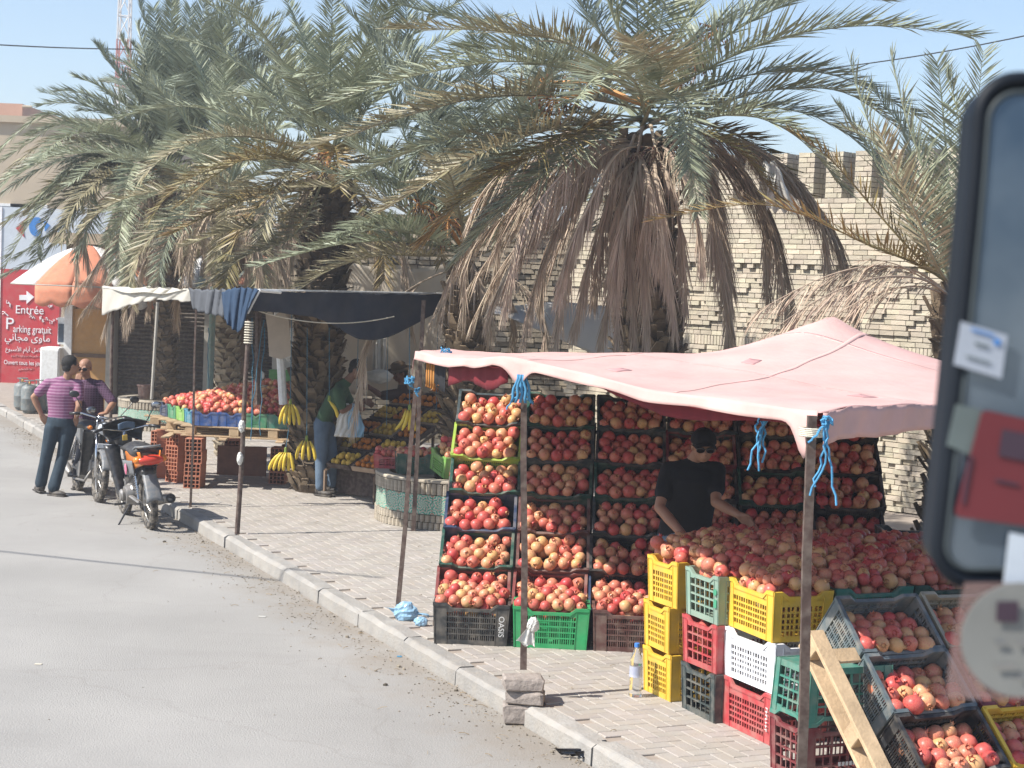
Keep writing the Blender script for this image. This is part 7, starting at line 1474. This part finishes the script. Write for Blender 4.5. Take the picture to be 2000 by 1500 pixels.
    if style:
        q = B()
        for y in (-.11, .11): q.tube([(L_ - .16, y, .92), (L_ - .02, y, 1.0), (L_ + .02, y, .86), (L_ - .08, y, .74)], .008, 6)
        q.tube([(L_ - .02, -.11, 1.0), (L_ - .02, .11, 1.0)], .008, 6); bl(q, 'lamp_guard', m_chr, True)
    return t
bike('small motorbike with orange tail fairing and dusty rear tyre parked by the kerb', G(293, 1033, ROAD), G(245, 1004, ROAD), 0)
bike('older black motorbike facing the camera between the two men in purple', G(151, 957, ROAD), G(187, 978, ROAD), 1)

# ================================================================== haze volume added to stand in for the veil of the window glass
hz = B().box2((-405, -205, -1.2), (405, 605, 27.5)); hm = bpy.data.materials.new('added_veil_haze'); hm.use_nodes = True; t = hm.node_tree; t.nodes.clear(); pv_ = t.nodes.new('ShaderNodeVolumePrincipled'); pv_.inputs['Density'].default_value = .0022; pv_.inputs['Color'].default_value = (.93, .95, 1, 1); pv_.inputs['Anisotropy'].default_value = .2
oo = t.nodes.new('ShaderNodeOutputMaterial'); t.links.new(pv_.outputs[0], oo.inputs['Volume']); tag(link('haze', hz.mesh('haze', hm)), kind='stuff')
# ================================================================== BUS MIRROR in the right foreground
YM = 1.22
m_mh = mat('mirror_housing', (.007, .010, .015), rough=.55, spec=.2, noise=.15); m_mt = mat('mirror_trim', (.045, .055, .06), rough=.5, spec=.2)
def mirror_glass():
    m = bpy.data.materials.new('smudged_mirror_reflection'); m.use_nodes = True; t = m.node_tree; N = t.nodes; L = t.links; b_ = N['Principled BSDF']; b_.inputs['Metallic'].default_value = .55; b_.inputs['Roughness'].default_value = .22
    tc = N.new('ShaderNodeTexCoord'); n = N.new('ShaderNodeTexNoise'); n.inputs['Scale'].default_value = 9; n.inputs['Detail'].default_value = 6; L.new(tc.outputs['Object'], n.inputs['Vector'])
    r_ = N.new('ShaderNodeValToRGB'); r_.color_ramp.elements[0].position = .3; r_.color_ramp.elements[1].position = .75; r_.color_ramp.elements[0].color = (.07, .105, .15, 1); r_.color_ramp.elements[1].color = (.20, .24, .28, 1); L.new(n.outputs['Fac'], r_.inputs['Fac']); L.new(r_.outputs[0], b_.inputs['Base Color']); return m  # blue-grey tones paint in the dark bus reflection, blotched with smudges
def outline(pts, Y): return [D(x, y, Y) for x, y in pts]
def rnd_poly(x0t, x0b, y0, y1, x1, rt=60, rb=50):
    pts = []; 
    for k in range(9): a = pi / 2 + k * pi / 16; pts.append((x0t + rt + rt * cos(a), y0 + rt - rt * sin(a)))
    n = 8
    for k in range(1, n): u = k / n; pts.append((x0t + (x0b - x0t) * u ** 1.15, y0 + rt + (y1 - y0 - rt - rb) * u))
    for k in range(9): a = pi + k * pi / 16; pts.append((x0b + rb + rb * cos(a), y1 - rb - rb * sin(a)))
    return [(x1, y0)] + pts + [(x1, y1)]
def slab(pts, Y, th, name, m, parent, smooth=False, bulge=0.):
    a = outline(pts, Y); n = len(a); q = B(); q.add(a + [p + V(0, th, 0) for p in a], [tuple(range(n)), tuple(range(n, 2 * n))[::-1]] + [(k, (k + 1) % n, n + (k + 1) % n, n + k)[::-1] for k in range(n)]); return q.build(name, m, parent=parent, world=True)
def rim(pts, Y, r_, name, m, parent): q = B(); q.tube(outline(pts, Y), r_, 8); return q.build(name, m, parent=parent, world=True, smooth=True)
mt = thing('bus_mirror', 'large rounded wing mirror of the bus, out of focus at the right edge', 'mirror', D(1960, 650, YM + .03))
outer = rnd_poly(1914, 1834, 157, 1135, 2240, 74, 66); inner = rnd_poly(1931, 1848, 180, 1113, 2220, 60, 50)
slab(outer, YM + .006, .055, 'housing', m_mh, mt); rim(outer, YM + .006, .0065, 'housing_edge', m_mh, mt); slab(inner, YM + .001, .004, 'glass', mirror_glass(), mt); rim(inner, YM + .001, .0022, 'trim', m_mt, mt)
B().tube([D(2100, 600, YM + .05), D(2300, 500, YM + .02), D(2600, 450, YM - .1)], .015, 8).build('bracket', m_mh, parent=mt, world=True)
m_card = mat('white_card', (.34, .37, .42), rough=.5, noise=.05); m_rcard = mat('red_card', (.13, .022, .027), rough=.5, noise=.08); m_grc = mat('grey_card', (.11, .135, .13), rough=.5); m_dk = mat('dark_print', (.05, .03, .045), rough=.6); m_wst = mat('white_strip', (.50, .55, .60), rough=.5)
def card(pts, name, m, label, Y, th=.0015, prints=()):
    a = outline(pts, Y); n = len(a); c = sum(a, Vector()) / n; t = thing(name, label, 'sticker', c); q = B(); q.add(a + [p + V(0, th, 0) for p in a], [tuple(range(n)), tuple(range(n, 2 * n))[::-1]] + [(k, (k + 1) % n, n + (k + 1) % n, n + k)[::-1] for k in range(n)]); q.build('card', m, parent=t, world=True)
    for nm, pp, mm in prints: b2 = outline(pp, Y - .0012); k_ = len(b2); q = B(); q.add(b2 + [p + V(0, .0008, 0) for p in b2], [tuple(range(k_)), tuple(range(k_, 2 * k_))[::-1]] + [(k, (k + 1) % k_, k_ + (k + 1) % k_, k_ + k)[::-1] for k in range(k_)]); q.build(nm, mm, parent=t, world=True)
    return t
card([(1878, 628), (1968, 655), (1956, 740), (1864, 712)], 'sticker', m_card, 'small white card sticker with faint blue print on the bus mirror', YM - .004, prints=[('print_line', [(1898, 641), (1942, 654), (1941, 658), (1897, 645)], m_sb), ('print_line', [(1905, 668), (1932, 676), (1931, 680), (1904, 672)], m_grc), ('print_line', [(1888, 694), (1935, 708), (1934, 711), (1887, 697)], m_grc), ('blue_logo', [(1943, 660), (1955, 664), (1952, 676), (1941, 672)], m_sb)])
card([(1868, 790), (1920, 800), (1920, 900), (1850, 870)], 'sticker', m_grc, 'grey-green paper behind the red card on the bus mirror', YM - .002)
card([(1918, 806), (1930, 802), (2120, 845), (2100, 1040), (1872, 1010), (1866, 1000)], 'sticker', m_rcard, 'big tilted dark red card sticker on the bus mirror', YM - .006, prints=[('dark_square', [(1958, 838), (2030, 852), (2022, 905), (1950, 890)], m_dk), ('print_line', [(1896, 890), (1901, 891), (1884, 985), (1879, 984)], m_dk), ('print_line', [(1945, 935), (1990, 945), (1989, 950), (1944, 940)], m_dk)])
card([(1972, 1040), (2030, 1052), (2026, 1180), (1958, 1165)], 'sticker', m_wst, 'bright white strip at the bottom of the bus mirror', YM - .004)
m_slv = mat('sleeve_red_reflection', (.34, .22, .20), rough=.25, alpha=.38, spec=.6); m_disc = mat('grey_disc', (.20, .20, .185), rough=.6)  # sleeve is clear plastic; its reddish tint paints in a red reflection
dc = [(1995 + 118 * cos(a), 1250 + 112 * sin(a)) for a in np.linspace(0, 2 * pi, 36)[:-1]]
t = thing('round_sticker', 'round grey permit sticker in a clear plastic sleeve below the bus mirror', 'sticker', D(1995, 1250, YM - .02))
slab([(1885, 1138), (2150, 1140), (2150, 1375), (1848, 1362), (1862, 1240)], YM - .016, .0012, 'sleeve', m_slv, t); slab(dc, YM - .02, .0015, 'disc', m_disc, t)
for k_, pp in enumerate(([(1948, 1175), (1990, 1175), (1988, 1216), (1946, 1214)],)): slab(pp, YM - .0225, .0008, 'dark_patch', m_dk, t)
for y, x0, x1 in ((1250, 1944, 1965), (1252, 1985, 2010), (1298, 1945, 1985), (1318, 1990, 2020)): slab([(x0, y), (x1, y), (x1, y + 8), (x0, y + 8)], YM - .0225, .0008, 'print_line', m_bgr, t)
flush_poms()
